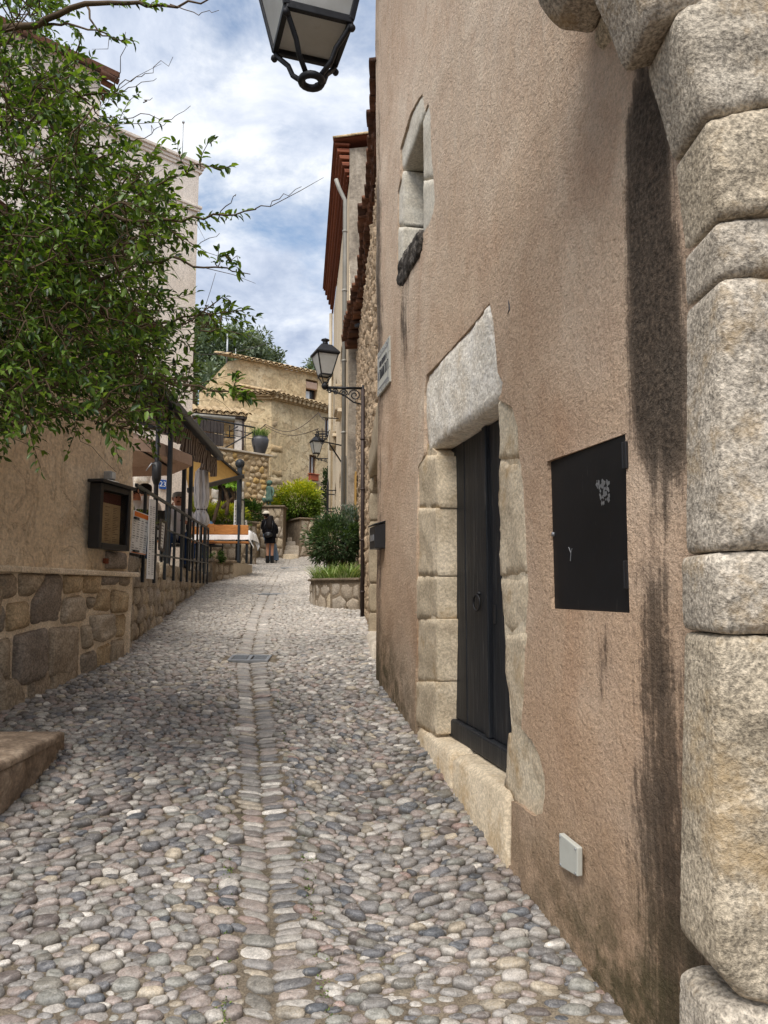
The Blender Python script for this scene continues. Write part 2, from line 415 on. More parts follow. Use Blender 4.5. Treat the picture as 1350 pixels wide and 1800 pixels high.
# ochre-pink render of the near right house; stain, moss and pale masks come with the mesh
m = NT('ochre_render', .95, .15)
big = m.noise(.9, 6, .6, dist=.5); mid = m.noise(5, 7, .65); fine = m.noise(58, 4, .68); grit = m.noise(150, 3, .7)
comb = m.noise(8, 5, .6, m.co((3.2, 3.2, .45)), .4)
c = m.ramp(big, [(.30, S(194, 166, 139)), (.5, S(216, 191, 165)), (.70, S(232, 214, 192))])
c = m.mix(m.ramp(mid, [(.34, .42), (.66, 0.0)]), c, S(182, 147, 121)); c = m.mix(m.ramp(m.noise(1.6, 7, .66, m.co((1, 1, .55), (9, 2, 4)), .8), [(.50, 0.0), (.66, .5)]), c, S(184, 148, 120))
c = m.mix(m.math('MULTIPLY', m.attr('warm'), m.ramp(mid, [(.3, .1), (.65, .75)])), c, S(192, 153, 118))
c = m.mix(m.math('MULTIPLY', m.attr('pale'), m.ramp(comb, [(.3, .2), (.7, .9)])), c, S(222, 206, 186))
c = m.mix(.5, c, m.mix(1, c, m.ramp(fine, [(.34, .62), (.5, 1), (.68, 1.25)]), 'MULTIPLY'))
c = m.mix(.3, c, m.mix(1, c, m.ramp(grit, [(.36, .5), (.62, 1.35)]), 'MULTIPLY'))
st = m.math('ADD', m.attr('stain'), m.math('MULTIPLY', m.math('SUBTRACT', m.noise(5, 9, .74, m.co((1, 1, .6)), .4), .5), 1.3)); st = m.math('ADD', m.math('ADD', st, m.math('MULTIPLY', m.math('SUBTRACT', fine, .5), .9)), m.math('MULTIPLY', m.math('SUBTRACT', m.noise(4, 6, .7, m.co((7, 7, .3)), .3), .5), 1.1)); st = m.ramp(m.math('MULTIPLY', st, m.math('GREATER_THAN', m.attr('stain'), .02)), [(.34, 0.0), (.62, .8), (.9, .97)])
st2 = m.math('MULTIPLY', st, m.ramp(fine, [(.3, 1.0), (.72, .8)]))
c = m.mix(st2, c, S(40, 36, 32))
mo = m.math('MULTIPLY', m.attr('moss'), m.ramp(m.noise(7, 7, .72), [(.34, .25), (.58, 1.0)])); c = m.mix(m.math('MULTIPLY', mo, .9), c, S(78, 72, 50)); m.base(c)
h = m.math('ADD', m.math('MULTIPLY', fine, .9), m.math('ADD', m.math('MULTIPLY', grit, .35), m.math('ADD', m.math('MULTIPLY', comb, .7), m.math('ADD', m.math('MULTIPLY', m.noise(22, 5, .65, None, .5), .9), m.math('MULTIPLY', mid, 1.2))))); m.bump(h, 1.0, .014); MAT_OCHRE = m.done()

def render_mat(name, c1, c2, c3, dirt, peel=None, scale=1.3, bump=.7, grain=45, dirt_amt=.6, pk=1.4):
    """old lime render: large patches, water streaks, dirt and places where the coat has peeled"""
    m = NT(name, .95, .15)
    n1 = m.noise(scale, 7, .65, dist=.6); n2 = m.noise(grain, 4, .68); stv = m.noise(3.2, 6, .68, m.co((2.2, 2.2, .28)), .2)
    c = m.ramp(n1, [(.3, c1), (.5, c2), (.7, c3)])
    c = m.mix(m.math('MULTIPLY', m.ramp(stv, [(.5, 0.0), (.74, 1.0)]), dirt_amt), c, dirt)
    h = m.math('ADD', m.math('MULTIPLY', n2, .7), m.noise(14, 6, .66))
    if peel:
        pm = m.noise(2.1, 8, .62, m.co((1, 1, 1), (5, 3, 9)), .8); pf = m.ramp(pm, [(.53, 0.0), (.56, 1.0)]); c = m.mix(m.math('MULTIPLY', pf, .75), c, peel); h = m.math('SUBTRACT', h, m.math('MULTIPLY', pf, pk))
    c = m.mix(.45, c, m.mix(1, c, m.ramp(n2, [(.34, .5), (.66, 1.4)]), 'MULTIPLY')); m.base(c); m.bump(h, bump, .015)
    return m.done()
MAT_LEFTREN = render_mat('tan_render', S(212, 190, 162), S(226, 206, 178), S(234, 218, 194), S(166, 142, 114), S(220, 200, 172), 1.3, 1.0, 30, .55, .6)
MAT_PINKREN = render_mat('pale_pink_render', S(212, 198, 182), S(224, 212, 198), S(232, 222, 210), S(160, 142, 124), None, .5, .3, 30, .35)
MAT_YELLOWREN = render_mat('ochre_yellow_render', S(192, 168, 130), S(206, 184, 146), S(216, 197, 162), S(146, 126, 98), S(190, 166, 130), .7, .9, 9, .55)
MAT_GREYREN = render_mat('grey_blotched_render', S(126, 116, 104), S(160, 148, 132), S(184, 172, 156), S(92, 84, 74), None, 2.6, .8, 16, .6)
MAT_CREAMREN = render_mat('cream_render', S(206, 188, 160), S(216, 198, 170), S(224, 208, 182), S(172, 150, 122), None, .8, .4, 30, .4)
MAT_BACKREN = render_mat('dull_render', S(150, 134, 114), S(166, 150, 128), S(180, 164, 142), S(120, 104, 88), None, .8, .4, 20, .4)
MAT_WHITEREN = render_mat('white_render', S(222, 214, 206), S(230, 223, 216), S(236, 230, 224), S(190, 178, 168), None, .7, .3, 30, .3)

MAT_GRANITE = masonry('granite', [S(146, 134, 116), S(174, 162, 144), S(196, 185, 168)], 6, 78, 1.0, .012, .9,
                      [S(176, 160, 134), S(172, 162, 146), S(180, 164, 136), S(178, 168, 154), S(170, 156, 134)], .45, .8, S(176, 150, 112))
MAT_JAMB = masonry('limestone', [S(188, 170, 144), S(208, 192, 166), S(218, 204, 182)], 4.5, 60, .8, .009, .9,
                   [S(204, 186, 158), S(212, 198, 172), S(196, 178, 150)], .4, .4, S(170, 140, 98))
MAT_LINTEL = masonry('whitish_limestone', [S(222, 210, 192), S(236, 228, 214), S(242, 236, 226)], 5, 46, 1.0, .012, .92, None, 0, .4, S(196, 176, 148))
MAT_WINSTONE = masonry('grey_limestone', [S(186, 176, 158), S(204, 196, 180), S(214, 208, 194)], 5, 60, .5, .005, .9, None, 0, .35)
MAT_SILLBLACK = masonry('blackened_stone', [S(36, 33, 30), S(70, 64, 58), S(150, 142, 132)], 16, 60, 1.0, .02, .95, None, 0, .5)
MAT_LEFTSTONE = masonry('brown_granite', [S(132, 118, 100), S(164, 149, 130), S(190, 176, 157)], 4, 56, .9, .01, .9,
                        [S(156, 142, 124), S(168, 152, 130), S(136, 127, 116), S(180, 156, 120), S(160, 146, 126), S(128, 120, 114), S(176, 163, 145)], .65, .55)
MAT_LEFTJOINT = masonry('lime_joint', [S(204, 186, 160), S(222, 206, 182), S(232, 218, 198)], 8, 70, .8, .008, .95, None, 0, .4)
MAT_RUBBLE = masonry('rubble_stone', [S(154, 142, 124), S(180, 167, 148), S(200, 188, 170)], 5, 50, .9, .01, .92,
                     [S(168, 156, 140), S(180, 165, 142), S(152, 142, 130), S(192, 174, 146), S(174, 162, 148), S(148, 134, 118)], .6, .45)
MAT_RUBJOINT = masonry('rubble_joint', [S(100, 88, 74), S(130, 116, 98), S(152, 136, 116)], 8, 60, .9, .01, .95, None, 0, .4)
MAT_WARMSTONE = masonry('warm_stone', [S(168, 142, 104), S(188, 164, 126), S(204, 184, 150)], 5, 30, .8, .01, .92,
                        [S(186, 162, 124), S(196, 176, 144), S(176, 150, 112), S(206, 188, 158), S(170, 150, 122), S(200, 164, 96)], .65, .35)
MAT_WARMJOINT = masonry('warm_joint', [S(150, 128, 98), S(172, 150, 118), S(186, 166, 134)], 6, 50, .8, .01, .95, None, 0, .35)
MAT_R2STONE = masonry('golden_rubble', [S(150, 118, 84), S(180, 152, 118), S(200, 178, 148)], 7, 40, 1.0, .012, .92,
                      [S(178, 146, 108), S(192, 166, 130), S(160, 132, 100), S(204, 184, 154), S(172, 152, 128), S(150, 112, 78)], .65, .45)
MAT_R2JOINT = masonry('pale_joint', [S(140, 122, 100), S(170, 152, 128), S(188, 172, 148)], 7, 40, 1.0, .014, .95, None, 0, .5)
MAT_SLATE = masonry('split_ledge_stone', [S(104, 90, 76), S(140, 122, 104), S(172, 154, 134)], 6, 40, 1.0, .012, .9, None, 0, .4)
MAT_DOORSTONE = masonry('sandstone_block', [S(148, 134, 112), S(166, 150, 126), S(180, 166, 142)], 4, 60, .5, .005, .9, [S(160, 144, 120), S(172, 156, 130), S(152, 138, 116)], .4, .3)
MAT_SLAB = masonry('pale_slab', [S(176, 164, 146), S(196, 184, 166), S(208, 198, 182)], 4, 60, .4, .005, .9, None, 0, .3)
m = NT('terracotta', .85, .2); n = m.noise(9, 6, .65); r = m.ramp(m.rnd(), [(0, S(132, 78, 58)), (.35, S(144, 88, 66)), (.7, S(122, 72, 54))], 'CONSTANT')
c = m.mix(m.ramp(n, [(.4, .0), (.75, .65)]), r, S(112, 66, 48)); m.base(c); m.bump(m.noise(60, 4, .6), .5, .006); MAT_TERRA = m.done()
m = NT('old_tile', .9, .15); n = m.noise(9, 6, .65); r = m.ramp(m.rnd(), [(0, S(112, 78, 60)), (.4, S(96, 68, 54)), (.7, S(128, 88, 66))], 'CONSTANT')
c = m.mix(m.ramp(n, [(.42, .0), (.7, .8)]), r, S(64, 52, 44)); m.base(c); m.bump(m.noise(50, 4, .6), .6, .008); MAT_OLDTILE = m.done()
MAT_PALETILE = masonry('pale_roof_tile', [S(150, 124, 92), S(184, 160, 124), S(204, 184, 150)], 9, 30, .6, .01, .9, None, 0, .35, S(120, 104, 78))
MAT_IRON = plain('wrought_iron', S(46, 46, 48), .5, .4, .5, .35, 30, .35, .003)
MAT_BLACKPAINT = plain('black_paint', S(34, 34, 36), .45, .4, 0, .2, 12, .15, .002)
MAT_ANTHRACITE = plain('anthracite_paint', S(44, 48, 52), .5, .4, .2, .2, 12, .1, .002)
m = NT('black_metal_door', .5, .3); n = m.noise(3, 6, .7); sc_ = m.noise(46, 4, .7, m.co((1, 1, .12)))
m.base(m.mix(m.ramp(sc_, [(.66, 0.0), (.8, .3)]), m.ramp(n, [(.3, S(13, 14, 16)), (.7, S(24, 25, 28))]), S(120, 116, 112))); m.bump(m.noise(30, 4, .6), .08, .003); MAT_CABINET = m.done()
m = NT('black_door_wood', .55, .35); g = m.noise(7, 7, .65, m.co((6, 6, .35)), .8); m.base(m.ramp(g, [(.3, S(15, 17, 21)), (.55, S(30, 33, 38)), (.72, S(78, 76, 74))])); m.bump(g, .5, .006); MAT_DOORWOOD = m.done()
def wood(name, c1, c2, c3, vec=(6, 6, .5), rough=.6):
    m = NT(name, rough, .3); g = m.noise(5, 7, .65, m.co(vec), .8); m.base(m.ramp(g, [(.3, c1), (.52, c2), (.75, c3)])); m.bump(g, .35, .004); return m.done()
MAT_ORANGEWOOD = wood('orange_wood', S(150, 92, 44), S(186, 122, 64), S(206, 146, 84), (.8, 4, 4))
MAT_BROWNWOOD = wood('brown_wood', S(70, 48, 34), S(98, 70, 50), S(120, 90, 66))
MAT_GREYWOOD = wood('grey_wood', S(58, 52, 50), S(82, 74, 70), S(104, 96, 90), (4, 4, .6))
def glassy(name, c, rough=.12, trans=0): 
    m = NT(name, rough, .5); n = m.noise(3, 5, .6); m.base(m.mix(1, c, m.ramp(n, [(.3, .8), (.7, 1.2)]), 'MULTIPLY'))
    m.b.inputs['Transmission Weight'].default_value = trans; return m.done()
MAT_DARKGLASS = glassy('dark_window_glass', S(36, 40, 46))
MAT_PALEGLASS = glassy('curtained_glass', S(196, 200, 202), .2)
m = NT('frosted_lamp_glass', .45, .4); n = m.noise(9, 6, .7); m.base(m.ramp(n, [(.3, S(206, 204, 196)), (.6, S(228, 227, 222)), (.8, S(176, 168, 152))])); m.b.inputs['Subsurface Weight'].default_value = .0
tr = m.n('ShaderNodeBsdfTranslucent'); tr.inputs[0].default_value = (.92, .92, .9, 1); mx = m.n('ShaderNodeMixShader'); mx.inputs[0].default_value = .5; m.L.new(m.b.outputs[0], mx.inputs[1]); m.L.new(tr.outputs[0], mx.inputs[2]); m.L.new(mx.outputs[0], m.N['Material Output'].inputs['Surface']); MAT_LAMPGLASS = m.done()
m = NT('case_glass', .03, .5); m.b.inputs['Transmission Weight'].default_value = 1; m.b.inputs['IOR'].default_value = 1.05; m.base((1, 1, 1, 1)); MAT_CLEAR = m.done()
MAT_PAPER = plain('paper', S(236, 236, 234), .8, .2, 0, .03, 6, 0)
MAT_ORANGEPAPER = plain('orange_print', S(226, 128, 62), .8, .2, 0, .06, 20, 0)
MAT_PRINT = plain('grey_print', S(150, 150, 152), .8, .2, 0, .2, 60, 0)
MAT_INK = plain('dark_ink', S(70, 70, 74), .8, .2, 0, .2, 60, 0)
MAT_OLDPAPER = masonry('aged_paper', [S(140, 116, 84), S(168, 144, 108), S(180, 158, 122)], 3, 26, .1, .002, .9, None, 0, .15)
MAT_MAROON = plain('maroon_print', S(82, 44, 38), .8, .2, 0, .2, 30, 0)
MAT_BLUETILE = plain('blue_glaze', S(36, 86, 158), .3, .5, 0, .12, 20, 0)
MAT_WHITEPAINT = plain('white_enamel', S(232, 232, 228), .5, .4, 0, .05, 12, .05)
MAT_GREYBOX = plain('pale_grey_plastic', S(188, 188, 178), .5, .4, 0, .06, 8, .1)
MAT_STEEL = plain('galvanised_steel', S(158, 160, 162), .45, .5, .6, .15, 20, .2)
MAT_GALVPIPE = plain('zinc_pipe', S(150, 146, 136), .6, .4, .2, .15, 5, .15)
MAT_CREAMPIPE = plain('cream_pipe', S(200, 188, 166), .6, .4, 0, .12, 5, .15)
MAT_BLUEPIPE = plain('blue_grey_pipe', S(110, 128, 142), .6, .4, 0, .12, 5, .1)
MAT_BROWNPIPE = plain('brown_pipe', S(66, 54, 50), .55, .4, .2, .25, 9, .2)
MAT_CLAYPOT = plain('grey_glazed_pot', S(78, 78, 82), .45, .45, 0, .15, 4, .1)
MAT_TERRAPOT = plain('terracotta_box', S(158, 84, 58), .8, .3, 0, .15, 6, .2)
MAT_SOIL = masonry('soil', [S(50, 38, 28), S(70, 54, 40), S(88, 70, 52)], 10, 60, 1, .02, .98, None, 0, .5)
MAT_BRONZE = masonry('green_bronze', [S(62, 84, 76), S(88, 116, 104), S(112, 138, 124)], 7, 40, .4, .004, .6, None, 0, .3)
def cloth(name, c, var=.1, sc=14, bump=.25):
    return plain(name, c, .95, .1, 0, var, sc, bump, .006)
MAT_AWN = cloth('ochre_canvas', S(178, 142, 84)); MAT_PARASOL = cloth('taupe_canvas', S(178, 152, 134)); MAT_WHITECLOTH = cloth('white_cloth', S(232, 232, 232), .05)
m = NT('striped_canvas', .95, .1); w = m.n('ShaderNodeTexWave', wave_type='BANDS', bands_direction='Y'); m.L.new(m.co(), w.inputs[0]); w.inputs['Scale'].default_value = 5.5; w.inputs['Distortion'].default_value = .3
m.base(m.ramp(w.outputs[0], [(.42, S(70, 60, 56)), (.52, S(138, 124, 114))])); MAT_STRIPE = m.done()
m = NT('furled_canvas', .95, .1); g = m.noise(6, 4, .5, m.co((9, 9, .3)), .3); m.base(m.ramp(g, [(.38, S(176, 172, 176)), (.5, S(222, 218, 216)), (.64, S(232, 228, 226))])); MAT_FURL = m.done()
MAT_SKIN = plain('skin', S(196, 146, 118), .6, .35, 0, .08, 12, .1); MAT_SKINRED = plain('tanned_skin', S(176, 118, 92), .6, .35, 0, .08, 12, .1)
MAT_HAIR = plain('black_hair', S(30, 24, 22), .75, .2, 0, .25, 30, .5); MAT_GREYHAIR = plain('grey_hair', S(132, 124, 116), .6, .3, 0, .2, 30, .5)
MAT_BLACKCLOTH = cloth('black_cloth', S(26, 25, 28), .25); MAT_DENIM = cloth('denim', S(118, 138, 160), .15); MAT_DARKDENIM = cloth('dark_denim', S(44, 66, 104), .2)
MAT_SHIRT = cloth('white_shirt', S(224, 220, 220), .06); MAT_BLUEJACKET = cloth('blue_jacket', S(72, 98, 124), .15); MAT_CAP = cloth('cream_cap', S(226, 216, 196), .05)
MAT_LEATHER = plain('black_leather', S(28, 28, 30), .4, .5, 0, .2, 14, .3)
MAT_BARK = masonry('bark', [S(58, 46, 36), S(84, 68, 54), S(110, 92, 74)], 14, 60, 1, .01, .95, None, 0, .4)
MAT_TWIG = plain('twig', S(92, 76, 58), .8, .2, 0, .3, 12, .3)
def leafmat(name, gloss=.35, trans=.5, tint=1.0):
    m = NT(name, gloss, .45); c = m.attr('col', True); n = m.noise(30, 3, .6); c = m.mix(.5, c, m.mix(1, c, m.ramp(n, [(.3, .75), (.7, 1.3)]), 'MULTIPLY'))
    m.base(c); tr = m.n('ShaderNodeBsdfTranslucent'); m.put(tr.inputs[0], m.mix(1, c, (1.4 * tint, 1.4 * tint, .5, 1), 'MULTIPLY'))
    mx = m.n('ShaderNodeMixShader'); mx.inputs[0].default_value = trans * .5; m.L.new(m.b.outputs[0], mx.inputs[1]); m.L.new(tr.outputs[0], mx.inputs[2])
    m.L.new(mx.outputs[0], m.N['Material Output'].inputs['Surface']); return m.done()
MAT_LEAF = leafmat('leaf', .38, .7); MAT_FARLEAF = leafmat('far_leaf', .7, .4)
# ---------------------------------------------------------------- the street: profile, gutter, cobbles
_ky = [-60, -20, 0, 1, 2.36, 3.49, 5.06, 6.44, 7.45, 10, 12.5, 18, 24, 30, 34, 45, 80, 200, 600]
_kz = [-6, -2, 0, .09, .215, .36, .63, .83, .965, 1.23, 1.5, 2.03, 2.5, 3.35, 3.9, 5.2, 9, 14, 20]
_ty = np.linspace(-60, 120, 3601); _tz = np.interp(_ty, _ky, _kz); _k = np.ones(25) / 25
_tz = np.concatenate([_tz[:12], np.convolve(_tz, _k, 'valid'), _tz[-12:]])
def prof(Y): return np.interp(Y, _ty, _tz)
_gx = [(0, .15), (1, -.05), (2.33, -.305), (3.52, -.528), (4.6, -.75), (6.3, -1.09), (7.45, -1.33), (10.3, -1.72), (14, -2.14), (18, -2.56), (24, -3.1), (29, -3.57), (40, -4.6)]
def gut(Y): return np.interp(Y, [a for a, b in _gx], [b for a, b in _gx])
def ghalf(Y): return np.interp(Y, [2, 4, 7.4, 12, 30], [.118, .135, .16, .165, .18])
def G(X, Y):
    d = np.abs(np.asarray(X, float) - gut(Y))
    return prof(Y) - .03 + .045 * sst(0, 1.3, d) - .012 * (1 - sst(0, .16, d))
R1A, R1B = (1.29, 0.0), (1.29 - .2103 * 6.44, 6.44)
def XR(Y):  # right edge of paving
    return np.where(Y < 6.44, 1.29 - .2103 * Y, np.interp(Y, [6.44, 10, 13.7, 20.8, 26, 34], [-.02, -.27, -.52, -1.3, -1.6, -1.6])) + .03
def XL(Y):
    return np.interp(Y, [0, 3.4, 4.62, 4.7, 5.56, 7.45, 14.6, 19, 24, 34], [-2.0, -1.93, -1.98, -3.02, -2.9, -2.6, -3.6, -4.1, -5.6, -6]) - .03
def grid_mesh(name, xs, ys, zf, mat, kind='structure', parent=None):
    X, Y = np.meshgrid(xs, ys); Z = zf(X, Y); v = np.stack([X.ravel(), Y.ravel(), Z.ravel()], 1); nx, ny = len(xs), len(ys)
    i, j = np.meshgrid(np.arange(nx - 1), np.arange(ny - 1)); a = (j * nx + i).ravel(); f = np.stack([a, a + 1, a + nx + 1, a + nx], 1)
    o = mk(name, v, f, mat, parent, True); o['kind'] = kind; return o
gy = np.concatenate([np.linspace(-60, -4, 15), np.linspace(-3, 40, 130), np.linspace(44, 120, 20), np.linspace(150, 600, 10)])
gxs = np.concatenate([np.linspace(-400, -30, 10), np.linspace(-26, -7, 8), np.linspace(-6.5, 2, 30), np.linspace(3, 26, 8), np.linspace(30, 400, 10)])
def ground_z(X, Y):
    b = np.where(np.abs(X) < 8, G(X, np.minimum(Y, 119)), prof(np.minimum(Y, 119)))
    hill = 15 * sst(44, 110, Y) * (.7 + .6 * fbm(X * .02, Y * .02, 4, 3)) + 5 * sst(20, 70, np.abs(X)) * sst(20, 50, Y)
    return b - .07 + hill
grid_mesh('ground', gxs, gy, ground_z, MAT_SOIL)
sy = np.concatenate([np.arange(.2, 9, .05), np.arange(9, 34, .15)])
_n = 60; _t = np.linspace(0, 1, _n)
Xg = (XL(sy) - .3)[:, None] * (1 - _t) + (XR(sy) + .1)[:, None] * _t; Yg = np.repeat(sy[:, None], _n, 1)
Zg = G(Xg, Yg) + .005 + (fbm(Xg * 6, Yg * 6, 2, 3) - .5) * .014 + .010 * sst(3.2, 1.9, Yg) * fbm(Xg * 2, Yg * 2, 7, 2) * 1.6
v = np.stack([Xg.ravel(), Yg.ravel(), Zg.ravel()], 1); i, j = np.meshgrid(np.arange(_n - 1), np.arange(len(sy) - 1)); a = (j * _n + i).ravel()
STREET = mk('street', v, np.stack([a, a + 1, a + _n + 1, a + _n], 1), MAT_MORTAR, None, True); STREET['kind'] = 'structure'

PAL = np.array([S(*c)[:3] for c in [(150, 142, 134), (134, 128, 122), (166, 158, 148), (120, 116, 114), (104, 104, 108), (150, 132, 122), (162, 144, 133), (142, 126, 118), (88, 92, 98), (182, 174, 162), (172, 156, 130), (126, 120, 108), (112, 100, 94), (206, 198, 186), (152, 122, 110), (140, 138, 128)]])
PW = np.array([12, 12, 10, 11, 7, 9, 7, 7, 4, 7, 6, 8, 6, 2, 2, 8], float); PW /= PW.sum()
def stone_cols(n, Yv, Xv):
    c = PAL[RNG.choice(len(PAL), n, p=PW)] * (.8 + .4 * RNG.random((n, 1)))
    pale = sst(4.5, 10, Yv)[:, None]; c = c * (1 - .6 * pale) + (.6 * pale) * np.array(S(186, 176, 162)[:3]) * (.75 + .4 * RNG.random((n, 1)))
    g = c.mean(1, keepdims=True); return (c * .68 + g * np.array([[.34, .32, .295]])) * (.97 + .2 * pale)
a0 = .068; asp = 1.85
xs0, xs1, ys0, ys1 = -5.2, 1.2, .9, 31.5
rows = int((ys1 - ys0) * asp / (a0 * .87)); cols_ = int((xs1 - xs0) / a0)
U, V = np.meshgrid(np.arange(cols_) * a0, np.arange(rows) * a0 * .87); U = U + (np.arange(rows) % 2 * a0 * .5)[:, None]
pts = np.stack([U.ravel() + xs0, V.ravel() + ys0 * asp], 1) + RNG.normal(0, a0 * .23, (rows * cols_, 2))
def warp(u, v):
    y = v / asp
    n1 = fbm(u * 1.1, y * .9, 11, 2) - .5; n2 = fbm(u * 1.1, y * .9, 31, 2) - .5
    return u + .10 * n2, y + .34 * n1
wx, wy = warp(pts[:, 0], pts[:, 1])
keep = (wx > XL(wy) - .15) & (wx < XR(wy) + .12); pts = pts[keep]
KA = 14; TH_ = np.arange(KA) * 2 * pi / KA; E = np.stack([np.cos(TH_), np.sin(TH_)])
wt = (RNG.random(len(pts)) ** 2.2 - .3) * (a0 * .8) ** 2
def cells(pts, wt, kn=14):
    kd = kdtree.KDTree(len(pts))
    for i, q in enumerate(pts): kd.insert((q[0], q[1], 0), i)
    kd.balance()
    nb = np.array([[t[1] for t in kd.find_n((q[0], q[1], 0), kn + 1)][1:] for q in pts])
    R = np.empty((len(pts), KA))
    for s in range(0, len(pts), 4000):
        sl = slice(s, s + 4000); d = pts[nb[sl]] - pts[sl][:, None]; L = (d ** 2).sum(2) + wt[sl][:, None] - wt[nb[sl]]
        dot = d @ E; r = np.where(dot > 1e-4, (np.maximum(L, a0 * a0 * .1) / 2)[:, :, None] / np.maximum(dot, 1e-4), 9); R[sl] = r.min(1)
    return np.minimum(R, a0 * 1.1)
R = cells(pts, wt * 0)
P2 = R[:, :, None] * E.T[None]; w_ = R ** 2
pts = pts + .8 * (P2 * w_[:, :, None]).sum(1) / w_.sum(1)[:, None] * .67
R = cells(pts, wt)
sm = R
for _ in range(1): sm = .25 * np.roll(sm, 1, 1) + .5 * sm + .25 * np.roll(sm, -1, 1)
R = np.minimum(sm * .965, R * .985)
cx, cy = warp(pts[:, 0], pts[:, 1])
ok = (np.abs(cx - gut(cy)) > ghalf(cy) - .012 + .02 * fbm(cx * 9, cy * 9, 6, 2)) & (cx > XL(cy) - .02) & (cx < XR(cy) - .01) & (cy > 1.0) & (cy < 31) & ~((np.abs(cy - 7.42) < .17) & (np.abs(cx - gut(cy)) < .28))
pts, R = pts[ok], R[ok]; cx, cy = cx[ok], cy[ok]; N = len(pts)
Hs = (.017 + .011 * RNG.random(N)) * np.clip(R.mean(1) / (.5 * a0), .6, 1.3); LIFT = RNG.normal(0, .0035, N) + (fbm(cx * 1.3, cy * 1.3, 5, 3) - .5) * .012 - .006 * sst(3.2, 1.8, cy) 
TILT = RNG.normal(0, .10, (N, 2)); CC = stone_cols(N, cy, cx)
def cobble_arrays(idx, rings):
    n = len(idx); nr = len(rings); A = np.zeros((n, nr * KA + 1, 3)); ed = np.zeros((n, nr * KA + 1))
    lump = RNG.normal(0, .045, (n, KA)); lump = (lump + np.roll(lump, 1, 1)) * .6
    for k, (rf, hf) in enumerate(rings):
        off = R[idx] * (rf + lump * .4 * (k > 0)) ; u = pts[idx, 0][:, None] + off * E[0]; vv = pts[idx, 1][:, None] + off * E[1]
        X, Y = warp(u, vv); dx, dy = X - cx[idx][:, None], Y - cy[idx][:, None]
        g = G(cx[idx], cy[idx])[:, None] + (prof(Y) - prof(cy[idx])[:, None])
        A[:, k * KA:(k + 1) * KA] = np.stack([X, Y, g + Hs[idx][:, None] * hf * (1 + lump) + LIFT[idx][:, None] + (TILT[idx, 0][:, None] * dx + TILT[idx, 1][:, None] * dy) * (hf > 0)], 2); ed[:, k * KA:(k + 1) * KA] = hf
    A[:, -1] = np.stack([cx[idx], cy[idx], G(cx[idx], cy[idx]) + Hs[idx] + LIFT[idx]], 1); ed[:, -1] = 1
    f = []
    for k in range(nr - 1):
        for q in range(KA): a, b = k * KA + q, k * KA + (q + 1) % KA; f += [(a, b, b + KA), (a, b + KA, a + KA)]
    b0 = (nr - 1) * KA
    for q in range(KA): f.append((b0 + q, b0 + (q + 1) % KA, nr * KA))
    return A, ed, np.array(f)
ppx, ppy = px_of(cx, cy, G(cx, cy)); vis = (ppx > -20) & (ppx < 1290) & (ppy < 1830) & (cx < XR(cy) - .02)
size = np.where(vis, R.mean(1) ** 2 / cy ** 3, 0); order = np.argsort(-size); near = order[:300]; rest = order[300:]
RN = [(1.0, -.35), (.99, .25), (.94, .62), (.80, .90), (.48, .99)]; RM = [(1.0, -.35), (.95, .45), (.66, .9)]; RFAR = [(1.0, -.3), (.8, .75)]
A, ed, f = cobble_arrays(near, RN)
for q in range(len(near)):
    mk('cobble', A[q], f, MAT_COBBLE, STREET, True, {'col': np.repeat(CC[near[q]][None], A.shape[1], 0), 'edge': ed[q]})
vs, fs, cs, es = [], [], [], []; base = 0
for idx, rg in ((rest[cy[rest] < 4.2], RN), (rest[(cy[rest] >= 4.2) & (cy[rest] < 9)], RM), (rest[cy[rest] >= 9], RFAR)):
    A, ed, f = cobble_arrays(idx, rg); n, m_ = A.shape[:2]
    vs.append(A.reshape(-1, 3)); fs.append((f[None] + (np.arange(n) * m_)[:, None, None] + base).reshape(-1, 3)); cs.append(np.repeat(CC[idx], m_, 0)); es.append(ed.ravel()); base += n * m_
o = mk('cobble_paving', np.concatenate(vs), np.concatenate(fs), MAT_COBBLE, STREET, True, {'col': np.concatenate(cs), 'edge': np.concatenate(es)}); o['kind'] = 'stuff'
# gutter: paired long stones laid across the fall line, leaning into the channel
def gutter_arr(y, side, wdt, ln, col, na=14):
    xc = float(gut(y)); hw = ln / 2; x0 = xc + side * (hw * .975) + random.gauss(0, .009); sk = -side * .10
    out = []; ed = []
    for rf, hf in RN:
        for k in range(na):
            t = 2 * pi * k / na; e = 2.8; cx_, sy_ = cos(t), sin(t)
            rr = (abs(cx_) ** e + abs(sy_) ** e) ** (-1 / e); dx, dy = hw * rr * rf * cx_, wdt / 2 * rr * rf * sy_
            z = float(G(xc, y)) + .010 + (.020 * hf) + side * dx * .07 + (dy * .12)
            out.append((x0 + dx, y + dy + dx * sk * side + side * dx * .12, z)); ed.append(hf)
    out.append((x0, y, float(G(xc, y)) + .0305)); ed.append(1)
    return np.array(out), np.array(ed)
y = 1.3; cnt = 0; GV, GF, GC, GE, gb = [], [], [], [], 0
gf = []
for k in range(len(RN) - 1):
    for q in range(14): a, b = k * 14 + q, k * 14 + (q + 1) % 14; gf += [(a, b, b + 14), (a, b + 14, a + 14)]
for q in range(14): gf.append((4 * 14 + q, 4 * 14 + (q + 1) % 14, 70))
gf = np.array(gf)
